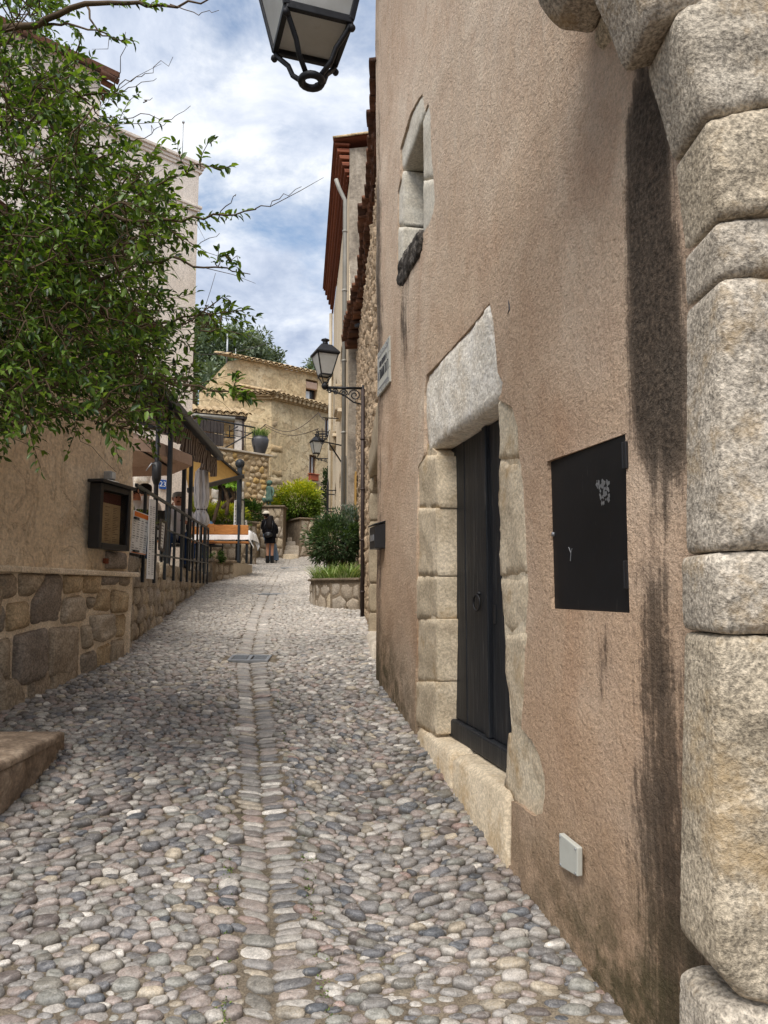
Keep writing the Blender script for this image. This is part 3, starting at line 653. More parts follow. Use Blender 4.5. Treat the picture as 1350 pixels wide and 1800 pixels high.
for side in (-1, 1):
    y = 1.3
    while y < 30:
        w = random.choice([random.uniform(.034, .055), random.uniform(.045, .088)]); ln = float(ghalf(y)) * random.uniform(.85, 1.22)
        if not (7.26 < y < 7.6):
            A, ed = gutter_arr(y + w / 2, side, w * .97, ln, None); A[:, :2] += RNG.normal(0, .0022, (71, 2)); A[:, 2] += random.gauss(-.008, .003); A[:, 1] += (A[:, 0] - A[-1, 0]) * random.gauss(0, .10)
            c = stone_cols(1, np.array([y]), np.array([0.]))[0]; c = c * .85 + .15 * np.array(S(156, 147, 136)[:3])
            if y > 2.0 and y < 9.0 and cnt < 300:
                mk('gutter_stone', A, gf, MAT_COBBLE, STREET, True, {'col': np.repeat(c[None], 71, 0), 'edge': ed}); cnt += 1
            else: GV.append(A); GF.append(gf + gb); GC.append(np.repeat(c[None], 71, 0)); GE.append(ed); gb += 71
        y += w
o = mk('gutter_paving', np.concatenate(GV), np.concatenate(GF), MAT_COBBLE, STREET, True, {'col': np.concatenate(GC), 'edge': np.concatenate(GE)}); o['kind'] = 'stuff'
# ---------------------------------------------------------------- near right house: ochre render, stone door and window
R1 = WF(R1A, R1B)
def uvs(fr, pts, d=0): return [fr.uv(x, y, d) for x, y in pts]
H1 = thing('rendered_house', 'tall ochre-pink rendered house on the right with stone doorway and black door', 'house', (.6, 4.2, float(prof(4))))
HTOP = 7.7
door_hole = uvs(R1, [(735, 1330), (732, 1270), (732, 1186), (734, 1011), (736, 889), (737, 822), (747, 800), (747, 689), (751, 658), (772, 637), (806, 596), (838, 560), (861, 532), (867, 558), (870, 580), (876, 655), (886, 672), (884, 690), (878, 702), (902, 714), (913, 750), (915, 794), (922, 861), (925, 944), (929, 1035), (925, 1106), (922, 1214), (919, 1280), (936, 1300), (951, 1328), (960, 1365), (961, 1400), (958, 1430), (942, 1434), (918, 1415), (902, 1408), (904, 1520), (880, 1530)])
win_hole = uvs(R1, [(743, 165), (737, 172), (724, 200), (714, 236), (706, 260), (706, 316), (701, 336), (699, 450), (699, 495), (710, 506), (732, 465), (744, 440), (745, 410), (754, 396), (761, 374), (764, 352), (761, 312), (758, 272), (758, 204), (754, 180), (748, 196), (745, 172)])
cab_hole = uvs(R1, [(963, 811), (1095, 762), (1108, 1078), (970, 1070)])
w_out = [(2.03, -.4), (6.58, -.4), (6.58, HTOP), (2.03, HTOP)]
def r1_disp(s, z):
    return (fbm(s * .55, z * .4, 3, 3) - .5) * .06 + (fbm(s * 2.2, z * 1.6, 9, 3) - .5) * .022 + (fbm(s * 7, z * 7, 19, 3) - .5) * .006 + .02 * sst(1.5, -.3, z)
_st = [(1128, 120, 16, .6), (1124, 185, 22, .95), (1128, 300, 31, 1), (1132, 450, 35, 1), (1136, 600, 40, 1), (1142, 700, 44, .98), (1148, 780, 42, .9), (1158, 850, 30, .62), (1155, 930, 26, .5), (1150, 1010, 34, .62), (1152, 1100, 26, .78), (1158, 1200, 30, .95), (1166, 1300, 30, .8), (1160, 1380, 44, .85), (1158, 1500, 54, .88), (1172, 1620, 54, .9), (1196, 1790, 60, .85)]
_sz, _ss, _sh, _sa = [], [], [], []
for x, y, h, a in _st:
    q = R1.uv(x, y); q2 = R1.uv(x + h, y); _sz.append(q[1]); _ss.append(q[0]); _sh.append(abs(q2[0] - q[0])); _sa.append(a)
_o = np.argsort(_sz); _sz, _ss, _sh, _sa = (np.array(k)[_o] for k in (_sz, _ss, _sh, _sa))
def blob(s, z, px, py, rs, rz, a):
    q = R1.uv(px, py); return a * np.exp(-((s - q[0]) / rs) ** 2 - ((z - q[1]) / rz) ** 2)
def r1_attr(s, z):
    wob = (fbm(s * 0 + 3, z * 2.2, 8, 3) - .5) * .09
    t = (s - np.interp(z, _sz, _ss) - wob) / (np.interp(z, _sz, _sh) * 1.3)
    st = np.interp(z, _sz, _sa) * (.90 + .26 * sst(1.6, 2.3, z)) * np.exp(-np.abs(t) ** (1.9 + 1.2 * sst(1.5, 2.4, z)) * np.where(t < 0, .55, 1.0)) * (z < 4.3)
    st = np.maximum(st, blob(s, z, 1066, 1160, .09, .22, .5))
    sx_, sz_ = R1.uv(712, 500); drip = np.exp(-((s - sx_ + .02) / .17) ** 2) * sst(sz_ - 2.0, sz_ - .1, z) * (z < sz_ + .08) * .5
    sx2, _ = R1.uv(722, 500); drip = np.maximum(drip, np.exp(-((s - sx2 - .04) / .09) ** 2) * sst(sz_ - 1.1, sz_, z) * (z < sz_ + .05) * .45)
    edge = np.exp(-((s - 6.5) / .2) ** 2) * (.35 + .4 * sst(1.9, 4.4, z) * sst(6.2, 4.6, z) + .2 * sst(2.6, 2.0, z))
    st = np.maximum(st, np.maximum(drip, edge))
    Yq = s * .978; gz = np.interp(Yq, [0, 2.36, 3.5, 5, 6.4], [.0, .2, .35, .62, .83]); hgt = z - gz
    moss = sst(.85, .0, hgt) * (.6 + .6 * sst(5.0, 6.2, s)) + .7 * sst(.6, 0, hgt) * sst(3.4, 2.4, s)
    warm = sst(3.6, .6, z) * .8 * (.5 + .5 * sst(4.2, 2.5, s)); pale = sst(2.6, 4.4, z) * .55
    return {'stain': np.clip(st, 0, 1.1), 'moss': np.clip(moss, 0, 1), 'warm': np.clip(warm, 0, 1), 'pale': pale}
holes = [resample(door_hole, .035, .006), resample(win_hole, .03, .004), resample(cab_hole, .05)]
wall_sheet('wall', R1, resample(w_out, .1), holes, .042, MAT_OCHRE, H1, .05, r1_disp, r1_attr)
b = MB(); mid = lambda s0, s1, z0, z1, d0, d1: b.box((R1.p((s0 + s1) / 2, (z0 + z1) / 2, (d0 + d1) / 2)), (s1 - s0, abs(d1 - d0), z1 - z0), ax=(R1.u, R1.n, Vector((0, 0, 1))))
mid(2.1, 6.56, -.4, HTOP - .02, -.40, -6); b.build('back_light_block', MAT_BACKREN, H1)  # unseen plain box behind the front, added to block light
b = MB(); mid(6.30, 6.57, -.4, HTOP - .02, -.052, -.398); b.build('end_light_block', MAT_BACKREN, H1)  # closes the hidden end of that box, also added to block light
b = MB(); mid(1.9, 6.7, HTOP, HTOP + .14, .34, -6.2); b.build('roof', MAT_OLDTILE, H1)  # plain slab above the view, added to block light
DOOR_D = -.13
# jambs and lintel; each block runs back into the wall so that its side is the reveal
def blk(name, pts, mat, depth=.3, lift=-.012, er=.014, rough=.006, res=.03, **k): return stone(name, R1, uvs(R1, pts), mat, H1, depth, er, .004, res, rough, lift=lift, **k)
wall_sheet('joint_mortar', R1, resample(uvs(R1, [(728, 1300), (730, 800), (748, 780), (764, 795), (763, 1300)]), .1), [], .06, MAT_JAMB, H1, .2, lambda s, z: -.013 + (fbm(s * 14, z * 14, 5, 3) - .5) * .012)
wall_sheet('joint_mortar', R1, resample(uvs(R1, [(880, 1390), (896, 1284), (884, 1120), (878, 1000), (875, 708), (905, 712), (928, 810), (935, 1010), (930, 1290), (962, 1330), (964, 1440)]), .1), [], .06, MAT_JAMB, H1, .2, lambda s, z: -.012 + (fbm(s * 14, z * 14, 5, 3) - .5) * .012)
blk('lintel', [(747, 770), (746, 689), (751, 657), (806, 595), (862, 530), (871, 580), (877, 655), (888, 678), (872.5, 706.5), (752.5, 793)], MAT_LINTEL, .26, -.004, .012, .010, rnd=0)
jy = [800, 893, 1013, 1088, 1198, 1292]
for a, c in zip(jy[:-1], jy[1:]):
    blk('jamb_stone', [(730, a + .3), (768 + random.uniform(-2, 2), a + .3), (767 + random.uniform(-2, 2), c - .3), (728, c - .3 - (18 if c == 1292 else 0))], MAT_JAMB, .3, -.006 + random.uniform(-.003, .003), .005, .011, rr=.010)
for pts_ in ([(872, 708), (886, 700), (906, 712), (916, 752), (919, 806), (874, 806)], [(874, 809), (921, 812), (927, 900), (930, 1008), (876, 1012), (873, 930)], [(876, 1016), (932, 1013), (928, 1108), (884, 1113), (880, 1080)], [(884, 1117), (928, 1112), (924, 1215), (922, 1282), (896, 1284), (894, 1250), (884, 1180)], [(886, 1288), (938, 1298), (955, 1328), (964, 1365), (963, 1520), (942, 1520), (902, 1410), (884, 1382)]):
    blk('jamb_stone', pts_, MAT_JAMB, .3, -.005 + random.uniform(-.003, .003), .007, .012, rnd=1, rr=.015)
s_a, z_a = R1.uv(742, 1284); s_b, z_b = R1.uv(884, 1380); zt = (z_a + z_b) / 2
for k, (s0, s1) in enumerate(((s_b - .10, (s_a + s_b) / 2 - .015), ((s_a + s_b) / 2 - .005, s_a + .06))):
    top = zt + .005 * k
    stone('threshold_stone', PF(R1.p(0, top, 0), R1.u, R1.n), [(s0, .03), (s1, .03 - .008 * k), (s1, -.30), (s0, -.30)], MAT_JAMB, H1, .62, .03, .003, .04, .006, rnd=1)
# door of wide black boards with a sill board and a ring
s0, zb0 = R1.uv(766, 1290); s1, _ = R1.uv(873, 1200); zt0 = R1.uv(790, 800, DOOR_D)[1] + .03
sl, sr = s1 - .12, s0 + .05; zb = zt + .03
door = thing('door', 'black boarded door', None, (0, 0, 0)); door.parent = H1; door.matrix_parent_inverse = Matrix.Translation(-Vector(H1.location)); del door['label']
def dbox(name, a, c, z0, z1, d0, d1, mat, bev=.006, par=None):
    q = MB(); q.box(R1.p((a + c) / 2, (z0 + z1) / 2, (d0 + d1) / 2), (c - a, d1 - d0, z1 - z0), ax=(R1.u, R1.n, Vector((0, 0, 1)))); return q.build(name, mat, par or door, bevel=bev)
bw = (sr - sl)
cuts = [0, .235, .43, .48, .78, 1]; dd = [0, 0, .022, 0, .002]
for k in range(5):
    dbox('board' if k != 2 else 'meeting_strip', sl + bw * cuts[k] + .0025, sl + bw * cuts[k + 1] - .0025, zb + .09, zt0, DOOR_D - .05, DOOR_D + dd[k], MAT_DOORWOOD)
dbox('sill_board', sl, sr, zb - .02, zb + .088, DOOR_D - .03, DOOR_D + .035, MAT_DOORWOOD, .012)
rs, rz = R1.uv(843, 1060, DOOR_D); q = MB(); q.tube([R1.p(rs + .0, rz + .045 * cos(t) , DOOR_D + .018 + .004 * sin(t)) + R1.u * (.045 * sin(t)) for t in np.linspace(0, 2 * pi, 19)], .006, 6)
q.lathe([(.016, 0), (.016, .012), (.006, .02)], R1.p(rs, rz + .045, DOOR_D)); q.build('ring_handle', MAT_IRON, door, True)
ls, lz = R1.uv(870, 1080, DOOR_D); dbox('lock_plate', ls - .02, ls + .02, lz - .05, lz + .05, DOOR_D, DOOR_D + .006, MAT_IRON, .002)
# small window: dressed stones, black weathered sill, dark pane
blk('window_lintel', [(744, 164), (736, 172), (723, 200), (713, 236), (704, 262), (704, 300), (709, 298), (741, 213), (746, 196)], MAT_WINSTONE, .22, -.006, .008, .004, rnd=0)
blk('window_jamb', [(704, 302), (709.5, 300), (708.5, 396), (698, 398), (699, 338)], MAT_WINSTONE, .24, -.008, .006, .004, rnd=0)
blk('window_jamb', [(698, 400), (708.5, 398), (707, 470), (697, 500)], MAT_WINSTONE, .24, -.006, .006, .004, rnd=0)
blk('window_jamb', [(741, 214), (747, 196), (755, 176), (760, 204), (760, 272), (763, 312), (742, 316)], MAT_WINSTONE, .24, -.008, .006, .004, rnd=0)
blk('window_jamb', [(742, 318), (763, 314), (766, 352), (763, 376), (756, 398), (746, 414), (743, 410)], MAT_WINSTONE, .24, -.005, .006, .004, rnd=0)
stone('window_sill', R1, uvs(R1, [(700, 486), (707, 456), (722, 432), (743, 404), (746, 420), (740, 452), (722, 484), (710, 506), (701, 500)]), MAT_SILLBLACK, H1, .25, .018, .006, .022, .022, lift=.02, rnd=0, nf=18)
ws0, wz1 = R1.uv(706, 230); ws1, wz0 = R1.uv(746, 440)
q = MB(); q.box(R1.p((ws0 + ws1) / 2, (wz0 + wz1) / 2 - .05, -.27), (abs(ws1 - ws0) + .2, .02, wz1 - wz0 + .7), ax=(R1.u, R1.n, Vector((0, 0, 1)))); wp = q.build('window_pane', MAT_DARKGLASS, H1)
# metal cabinet door let into the render
CAB = thing('meter_cabinet', 'flat black metal cabinet door set into the ochre wall beside the arch', 'cabinet', R1.p(*R1.uv(1030, 1075)))
cs = cab_hole; pm = lambda q_, d: R1.p(q_[0], q_[1], d)
q = MB(); q.prism([pm(c_, -.012) for c_ in cs], R1.n * -.05); q.build('door_leaf', MAT_CABINET, CAB, bevel=.003)
for (x, y) in ((1098, 800), (1101, 1010)):
    a, z = R1.uv(x, y); q = MB(); q.box(R1.p(a, z, -.006), (.02, .016, .09), ax=(R1.u, R1.n, Vector((0, 0, 1)))); q.tube([R1.p(a + .012, z - .045, -.002), R1.p(a + .012, z + .045, -.002)], .006, 8); q.build('hinge', MAT_BLACKPAINT, CAB, bevel=.002)
a, z = R1.uv(969, 939); q = MB(); q.tube([R1.p(a, z, -.012), R1.p(a, z, -.004)], .009, 10); q.build('lock', MAT_STEEL, CAB, True)
def scraps(fr, poly, n, mat, parent, name, d, seed=3):
    r = np.random.default_rng(seed); A = np.array(uvs(fr, poly)); lo, hi = A.min(0), A.max(0); q = MB(); k = 0
    while k < n:
        c_ = lo + r.random(2) * (hi - lo); w_ = .003 + r.random() * .007
        if inpoly(c_[None], A)[0]: q.poly([fr.p(c_[0] + w_ * r.uniform(.5, 1.3) * cos(t), c_[1] + 1.3 * w_ * r.uniform(.5, 1.2) * sin(t), d) for t in (0, 1.2, 2.4, 3.6, 5)]); k += 1
    return q.build(name, mat, parent)
scraps(R1, [(1043, 845), (1067, 838), (1066, 880), (1050, 886)], 46, MAT_STEEL, CAB, 'sticker_remnant', -.0105)
q = MB(); q.tube([pm(R1.uv(*p_), -.0105) for p_ in ((995, 962), (999, 972), (998, 986))], .0016, 4); q.tube([pm(R1.uv(*p_), -.0105) for p_ in ((1001, 964), (999, 972))], .0014, 4); q.build('scratch', MAT_STEEL, CAB)
JB = uvs(R1, [(997, 1463), (1030, 1489), (1030, 1540), (998, 1521)]); q = MB(); q.prism([R1.p(a, z, .012) for a, z in JB], R1.n * .022)
JBO = thing('junction_box', 'small pale grey square cover plate low on the ochre wall', 'cover plate', R1.p(*JB[3])); q.build('cover', MAT_GREYBOX, JBO, bevel=.004)
jc = np.array(JB).mean(0)
for c_ in JB:
    d_ = np.array(c_) * .84 + jc * .16; q = MB(); q.tube([R1.p(*d_, .032), R1.p(*d_, .037)], .004, 8); q.build('screw', MAT_STEEL, JBO, True)
# mailbox and street name tiles
ms, mz = R1.uv(668, 966); _, mz1 = R1.uv(668, 922); MBX = thing('mailbox', 'narrow black metal mailbox at the far corner of the ochre wall', 'mailbox', R1.p(6.35, mz))
q = MB(); z0, z1 = mz, mz1; q.prism([R1.p(6.22, z0, -.01), R1.p(6.22, z1, -.01), R1.p(6.22, z1 - .03, .085), R1.p(6.22, z0, .085)], R1.u * .24); q.build('body', MAT_BLACKPAINT, MBX, bevel=.004)
q = MB(); q.prism([R1.p(6.21, z1 + .006, -.01), R1.p(6.21, z1 + .018, -.01), R1.p(6.21, z1 - .014, .097), R1.p(6.21, z1 - .026, .097)], R1.u * .26); q.build('lid', MAT_BLACKPAINT, MBX, bevel=.002)
q = MB(); q.box(R1.p(6.34, z0 + .09, .087), (.14, .006, .05), ax=(R1.u, R1.n, Vector((0, 0, 1)))); q.build('label_holder', MAT_STEEL, MBX)
pl = uvs(R1, [(666.5, 623), (687, 597), (688, 671), (667, 697)]); plc = np.array(pl); s0, s1, z0, z1 = plc[:, 0].min(), plc[:, 0].max(), plc[:, 1].min(), plc[:, 1].max()
s1 = min(s1, 6.5); PLQ = thing('street_name_tiles', 'grey-white tile plaque with a street name high on the ochre wall', 'sign', R1.p((s0 + s1) / 2, z0))
for i in range(2):
    for j in range(3):
        q = MB(); ww, hh = (s1 - s0) / 2, (z1 - z0) / 3; q.box(R1.p(s0 + ww * (i + .5), z0 + hh * (j + .5), .006), (ww - .004, .02, hh - .004), ax=(R1.u, R1.n, Vector((0, 0, 1)))); q.build('tile', MAT_GREYBOX, PLQ, bevel=.002)
q = MB(); bo = .05
for (a, c, e, g) in ((s0 + bo, s1 - bo, z0 + bo, z0 + bo + .012), (s0 + bo, s1 - bo, z1 - bo - .012, z1 - bo), (s0 + bo, s0 + bo + .012, z0 + bo, z1 - bo), (s1 - bo - .012, s1 - bo, z0 + bo, z1 - bo)): q.box(R1.p((a + c) / 2, (e + g) / 2, .0175), (c - a, .002, g - e), ax=(R1.u, R1.n, Vector((0, 0, 1))))
rr = random.Random(4)
for _ in range(150):
    a = rr.uniform(s0 + .01, s1 - .01); z = rr.choice([rr.uniform(z0 + .01, z0 + .045), rr.uniform(z1 - .045, z1 - .01)]); q.box(R1.p(a, z, .0175), (rr.uniform(.004, .012), .002, rr.uniform(.004, .012)), ax=(R1.u, R1.n, Vector((0, 0, 1))))
q.build('border_print', MAT_PRINT, PLQ)
def text(name, body, size, fr_p, u, up, mat, parent, ext=.001, align='CENTER'):
    c = bpy.data.curves.new(name, 'FONT'); c.body = body; c.size = size; c.extrude = ext; c.align_x = align; c.align_y = 'CENTER'; c.resolution_u = 2
    tmp = bpy.data.objects.new(name, c); COL.objects.link(tmp); dg = bpy.context.evaluated_depsgraph_get(); me = bpy.data.meshes.new_from_object(tmp.evaluated_get(dg)); bpy.data.objects.remove(tmp); bpy.data.curves.remove(c)
    u = Vector(u).normalized(); up = Vector(up).normalized(); nrm = u.cross(up); M_ = Matrix((( u.x, up.x, nrm.x, fr_p[0]), (u.y, up.y, nrm.y, fr_p[1]), (u.z, up.z, nrm.z, fr_p[2]), (0, 0, 0, 1)))
    me.transform(M_); me.materials.clear(); me.materials.append(mat); o = bpy.data.objects.new(name, me); return link(o, parent)
q = MB(); rr = random.Random(12); am = (s0 + s1) / 2; hh_ = z1 - z0
for zr, hl, wl, nl in ((.66, .05, .028, 7), (.42, .085, .04, 8)):     # worn, unreadable lettering: strokes only
    for i in range(nl):
        a_ = am + (i - (nl - 1) / 2) * (wl + .012); zc = z0 + hh_ * zr; k_ = rr.randrange(4); t_ = .007
        bars = [(a_ - wl / 2, zc - hl / 2, a_ - wl / 2, zc + hl / 2)] + ([(a_ - wl / 2, zc + hl / 2, a_ + wl / 2, zc - hl / 2)] if k_ in (0, 1) else []) + ([(a_ + wl / 2, zc - hl / 2, a_ + wl / 2, zc + hl / 2)] if k_ in (1, 2) else []) + ([(a_ - wl / 2, zc + hl / 2, a_ + wl / 3, zc + hl / 2)] if k_ == 3 else [])
        for x0_, y0_, x1_, y1_ in bars: q.bar(R1.p(x0_, y0_, .0182), R1.p(x1_, y1_, .0182), .002, t_, R1.n)
o = q.build('lettering', MAT_INK, PLQ); o['kind'] = 'stuff'
# cracks and nail in the render
# ---------------------------------------------------------------- stone gate arch at the right edge of the picture
AY = 1.83; AF = PF((0, AY, 0), (1, 0, 0), (0, 0, 1))
ARCH = thing('stone_arch', 'gate arch of big granite blocks at the right edge of the picture', 'arch', (.95, AY + .2, float(prof(1.9))))
def auv(pts, Y=AY):
    return [(lambda q: (q.x, q.z))(P(x, y, Y)) for x, y in pts]
for pts_ in ([(1258, 1792), (1300, 1775), (1520, 1800), (1520, 2150), (1262, 2150)], [(1265, 1118), (1520, 1119), (1520, 1790), (1310, 1764), (1258, 1706)], [(1258, 971), (1520, 963), (1520, 1116), (1262, 1115)],
             [(1266, 489), (1310, 483), (1520, 488), (1520, 961), (1268, 968)], [(1262, 385), (1330, 375), (1520, 371), (1520, 486), (1310, 481), (1266, 487)], [(1242, 208), (1350, 183), (1520, 179), (1520, 368), (1330, 372), (1264, 382)],
             [(1186, 25), (1290, -60), (1520, -60), (1520, 176), (1345, 180), (1240, 205)]):
    stone('block', AF, auv(pts_), MAT_GRANITE, ARCH, .21, .016, .006, .018, .017, rnd=1, rr=.022, nf=13)
Rin = 2.49; ac = Vector((.83 - Rin, 2.4)); xm = -.6; a_end = math.acos((xm - ac.x) / Rin); g0 = auv([(1183, 22)])[0]; a0_ = math.atan2(g0[1] - ac.y, g0[0] - ac.x)
for mir in (0, 1):
    ang = [a0_] if not mir else [0.0]
    while ang[-1] < a_end - .02: ang.append(min(a_end, ang[-1] + .13))
    for t0, t1 in zip(ang[:-1], ang[1:]):
        if t1 - t0 < .04: continue
        ro = Rin + .42 + random.uniform(-.05, .08); poly = [(ac.x + r_ * cos(t), ac.y + r_ * sin(t)) for r_, ts in ((Rin, np.linspace(t0 + .003, t1 - .003, 4)), (ro, np.linspace(t1 - .003, t0 + .003, 4))) for t in ts]
        if mir: poly = [(2 * xm - x, z) for x, z in poly]
        stone('block', AF, poly, MAT_GRANITE, ARCH, .22, .02, .012, .03, .01, rnd=1)
zz_ = [-.1, .45, .8, 1.5, 1.75, 2.4]; xl_ = 2 * xm - .83
for a, c in zip(zz_[:-1], zz_[1:]): stone('block', AF, [(xl_, a + .005), (xl_, c - .005), (xl_ - .6, c - .005), (xl_ - .6, a + .005)], MAT_GRANITE, ARCH, .22, .02, .012, .05, .01, rnd=1)
for pts_ in ([(935, -60), (950, 2), (985, 44), (1046, 52), (1066, 10), (1060, -60)], [(1046, 56), (1052, 74), (1095, 102), (1132, 116), (1150, 60), (1080, 8), (1060, 20)]):
    stone('back_block', PF((0, 2.22, 0), (1, 0, 0), (0, 0, 1)), auv(pts_, 2.42), MAT_GRANITE, ARCH, .22, .03, .01, .03, .016, rnd=1)
b = MB(); b.box((1.95, 2.0, 1.9), (1.5, .2, 4.4)); b.build('core', MAT_RUBJOINT, ARCH)  # unseen fill right of the jamb, added to stop sun from behind

# ---------------------------------------------------------------- lanterns
def lantern(root, c, wt_, wb_, h, rz, roof=True, cradle='ring', k=1.0):
    """c = centre of the bottom square; tapered four-pane lantern with hipped roof, chimney and cradle"""
    c = Vector(c); X = Vector((cos(rz), sin(rz), 0)); Y_ = Vector((-sin(rz), cos(rz), 0)); Zv = Vector((0, 0, 1))
    cb_ = [c + X * (wb_ * i) + Y_ * (wb_ * j) for i, j in ((-1, -1), (1, -1), (1, 1), (-1, 1))]; ct = [c + X * (wt_ * i) + Y_ * (wt_ * j) + Zv * h for i, j in ((-1, -1), (1, -1), (1, 1), (-1, 1))]
    f = MB(); bw_ = .022 * k
    for i in range(4):
        f.bar(cb_[i], ct[i], bw_, bw_, X); f.bar(cb_[i], cb_[(i + 1) % 4], bw_ * .9, bw_ * 1.3); f.bar(ct[i], ct[(i + 1) % 4], bw_ * 1.2, bw_ * 1.2)
    f.build('frame', MAT_IRON, root, bevel=.003 * k)
    for i in range(4):
        a, b_, d, e = cb_[i], cb_[(i + 1) % 4], ct[(i + 1) % 4], ct[i]; nrm = (b_ - a).cross(e - a).normalized() * .004
        q = MB(); q.prism([a, b_, d, e], nrm); q.build('glass_pane', MAT_LAMPGLASS, root)
    q = MB(); q.prism([p_ + Zv * .006 for p_ in cb_], Zv * .004); q.build('floor_pane', MAT_LAMPGLASS, root)
    q = MB(); q.tube([c + Zv * (.03 * k) + X * .02, c + Zv * (h * .62) + X * .02], .022 * k, 10); q.build('bulb', MAT_WHITEPAINT, root, True)
    hr = wt_ * 1.0; rf = MB(); e1 = [c + X * (wt_ * 1.16 * i) + Y_ * (wt_ * 1.16 * j) + Zv * (h + .005) for i, j in ((-1, -1), (1, -1), (1, 1), (-1, 1))]; e2 = [p_ + Zv * (.03 * k) for p_ in e1]
    e3 = [c + X * (wt_ * .52 * i) + Y_ * (wt_ * .52 * j) + Zv * (h + hr) for i, j in ((-1, -1), (1, -1), (1, 1), (-1, 1))]
    rf.add(e1 + e2 + e3, [(3, 2, 1, 0)] + [(i, (i + 1) % 4, 4 + (i + 1) % 4, 4 + i) for i in range(4)] + [(4 + i, 4 + (i + 1) % 4, 8 + (i + 1) % 4, 8 + i) for i in range(4)] + [(8, 9, 10, 11)]); rf.build('roof', MAT_IRON, root, bevel=.003 * k)
    fn = MB(); fn.lathe([(wt_ * .36, h + hr), (wt_ * .26, h + hr + .05 * k), (wt_ * .24, h + hr + .075 * k), (wt_ * .42, h + hr + .10 * k), (wt_ * .38, h + hr + .115 * k), (wt_ * .12, h + hr + .135 * k), (.001, h + hr + .15 * k)], c, 12); fn.build('finial', MAT_IRON, root, True)
    cr = MB()
    for i in range(4):
        d = (cb_[i] - c); cr.tube([c + d, c + d * .93 - Zv * (.03 * k), c + d * .62 - Zv * (.085 * k), c + d * .5 - Zv * (.13 * k), c + d * .2 - Zv * (.175 * k)], .010 * k, 7); cr.ball(c + d * 1.02 - Zv * (.03 * k), .014 * k, 8)
    cr.tube([c - Zv * (.18 * k) + Vector((cos(t), sin(t), 0)) * (.038 * k) for t in np.linspace(0, 2 * pi, 17)], .014 * k, 8); cr.build('cradle', MAT_IRON, root, True)
L1 = thing('street_lantern', 'black iron lantern with white panes hanging into view at the top', 'street lamp', (-.267, 2.54, 3.44), 'iron street lanterns')
lantern(L1, (-.267, 2.54, 3.65), .2, .1175, .42, radians(18))
q = MB(); q.tube([(-.267, 2.54, 4.25), (-.267, 2.54, 4.72)], .012, 8); q.tube([(-.267, 2.06, 4.72), (-.267, 2.3, 4.75), (-.267, 2.56, 4.72)], .016, 8); q.box((-.267, 2.055, 4.72), (.08, .02, .3)); q.build('hanger', MAT_IRON, L1, True)
# ---------------------------------------------------------------- shared builders for masonry and foliage
ZV = Vector((0, 0, 1))
def fbox(q, fr, s0, s1, z0, z1, d0, d1): return q.box(fr.p((s0 + s1) / 2, (z0 + z1) / 2, (d0 + d1) / 2), (abs(s1 - s0), abs(d1 - d0), abs(z1 - z0)), ax=(fr.u, fr.n, ZV))
def boxo(name, fr, s0, s1, z0, z1, d0, d1, mat, parent, bev=0): q = MB(); fbox(q, fr, s0, s1, z0, z1, d0, d1); return q.build(name, mat, parent, bevel=bev)
def rubble(parent, fr, s0, s1, z0, z1, nx, ny, mat, seed=1, gap=.012, depth=.1, er=.02, res=.05, rough=.008, lift=.0, clip=None, name='stone', joined=False, jit=.32, var=.012, rr_=.012):
    """irregular stones over a rectangle of wall; clip(s, z) -> True keeps a stone"""
    cl = voro_cells(s1 - s0, z1 - z0, nx, ny, jit, seed); rr = random.Random(seed); V_, F_ = [], []; base = 0; C_ = []
    for c in cl:
        c = inset(c, gap)
        if c is None: continue
        c = c + np.array([s0, z0])
        if clip and not clip(*c.mean(0)): continue
        if not joined: stone(name, fr, c, mat, parent, depth, er, .008, res, rough, lift=lift + rr.uniform(-var, var), rr=rr_)
        else:
            q = rounded(c, 1, .03); n = len(q); cc = q.mean(0); h = lift + rr.uniform(-var, var)
            ring = [fr.arr(q[:, 0], q[:, 1], np.full(n, -depth)), fr.arr(q[:, 0], q[:, 1], np.full(n, h - er))]; q2 = cc + (q - cc) * .78; ring.append(fr.arr(q2[:, 0], q2[:, 1], h + RNG.normal(0, rough, n))); ring.append(fr.arr(np.array([cc[0]]), np.array([cc[1]]), np.array([h + .005])))
            V_.append(np.concatenate(ring)); i = np.arange(n); j = (i + 1) % n
            for k in range(2): F_.append(np.concatenate([np.stack([base + k * n + i, base + k * n + j, base + (k + 1) * n + j], 1), np.stack([base + k * n + i, base + (k + 1) * n + j, base + (k + 1) * n + i], 1)]))
            F_.append(np.stack([base + 2 * n + i, base + 2 * n + j, np.full(n, base + 3 * n)], 1)); base += 3 * n + 1; C_.append(np.full(3 * n + 1, rr.random()))
    if joined and V_:
        o = mk(name, np.concatenate(V_), np.concatenate(F_), mat, parent, True, {'rnd': np.concatenate(C_)}); o['kind'] = 'stuff'; return o
LEAFP = np.array([[0, 0, 0], [.32, .5, .10], [.32, -.5, .10], [.5, 0, -.02], [1, 0, -.16], [.72, .36, .03], [.72, -.36, .03]])
LEAFF = np.array([[0, 3, 1], [0, 2, 3], [1, 3, 5], [2, 6, 3], [5, 3, 4], [3, 6, 4]])
LEAFP4 = np.array([[0, 0, 0], [.45, .5, .08], [.45, -.5, .08], [1, 0, -.1]]); LEAFF4 = np.array([[0, 3, 1], [0, 2, 3]])
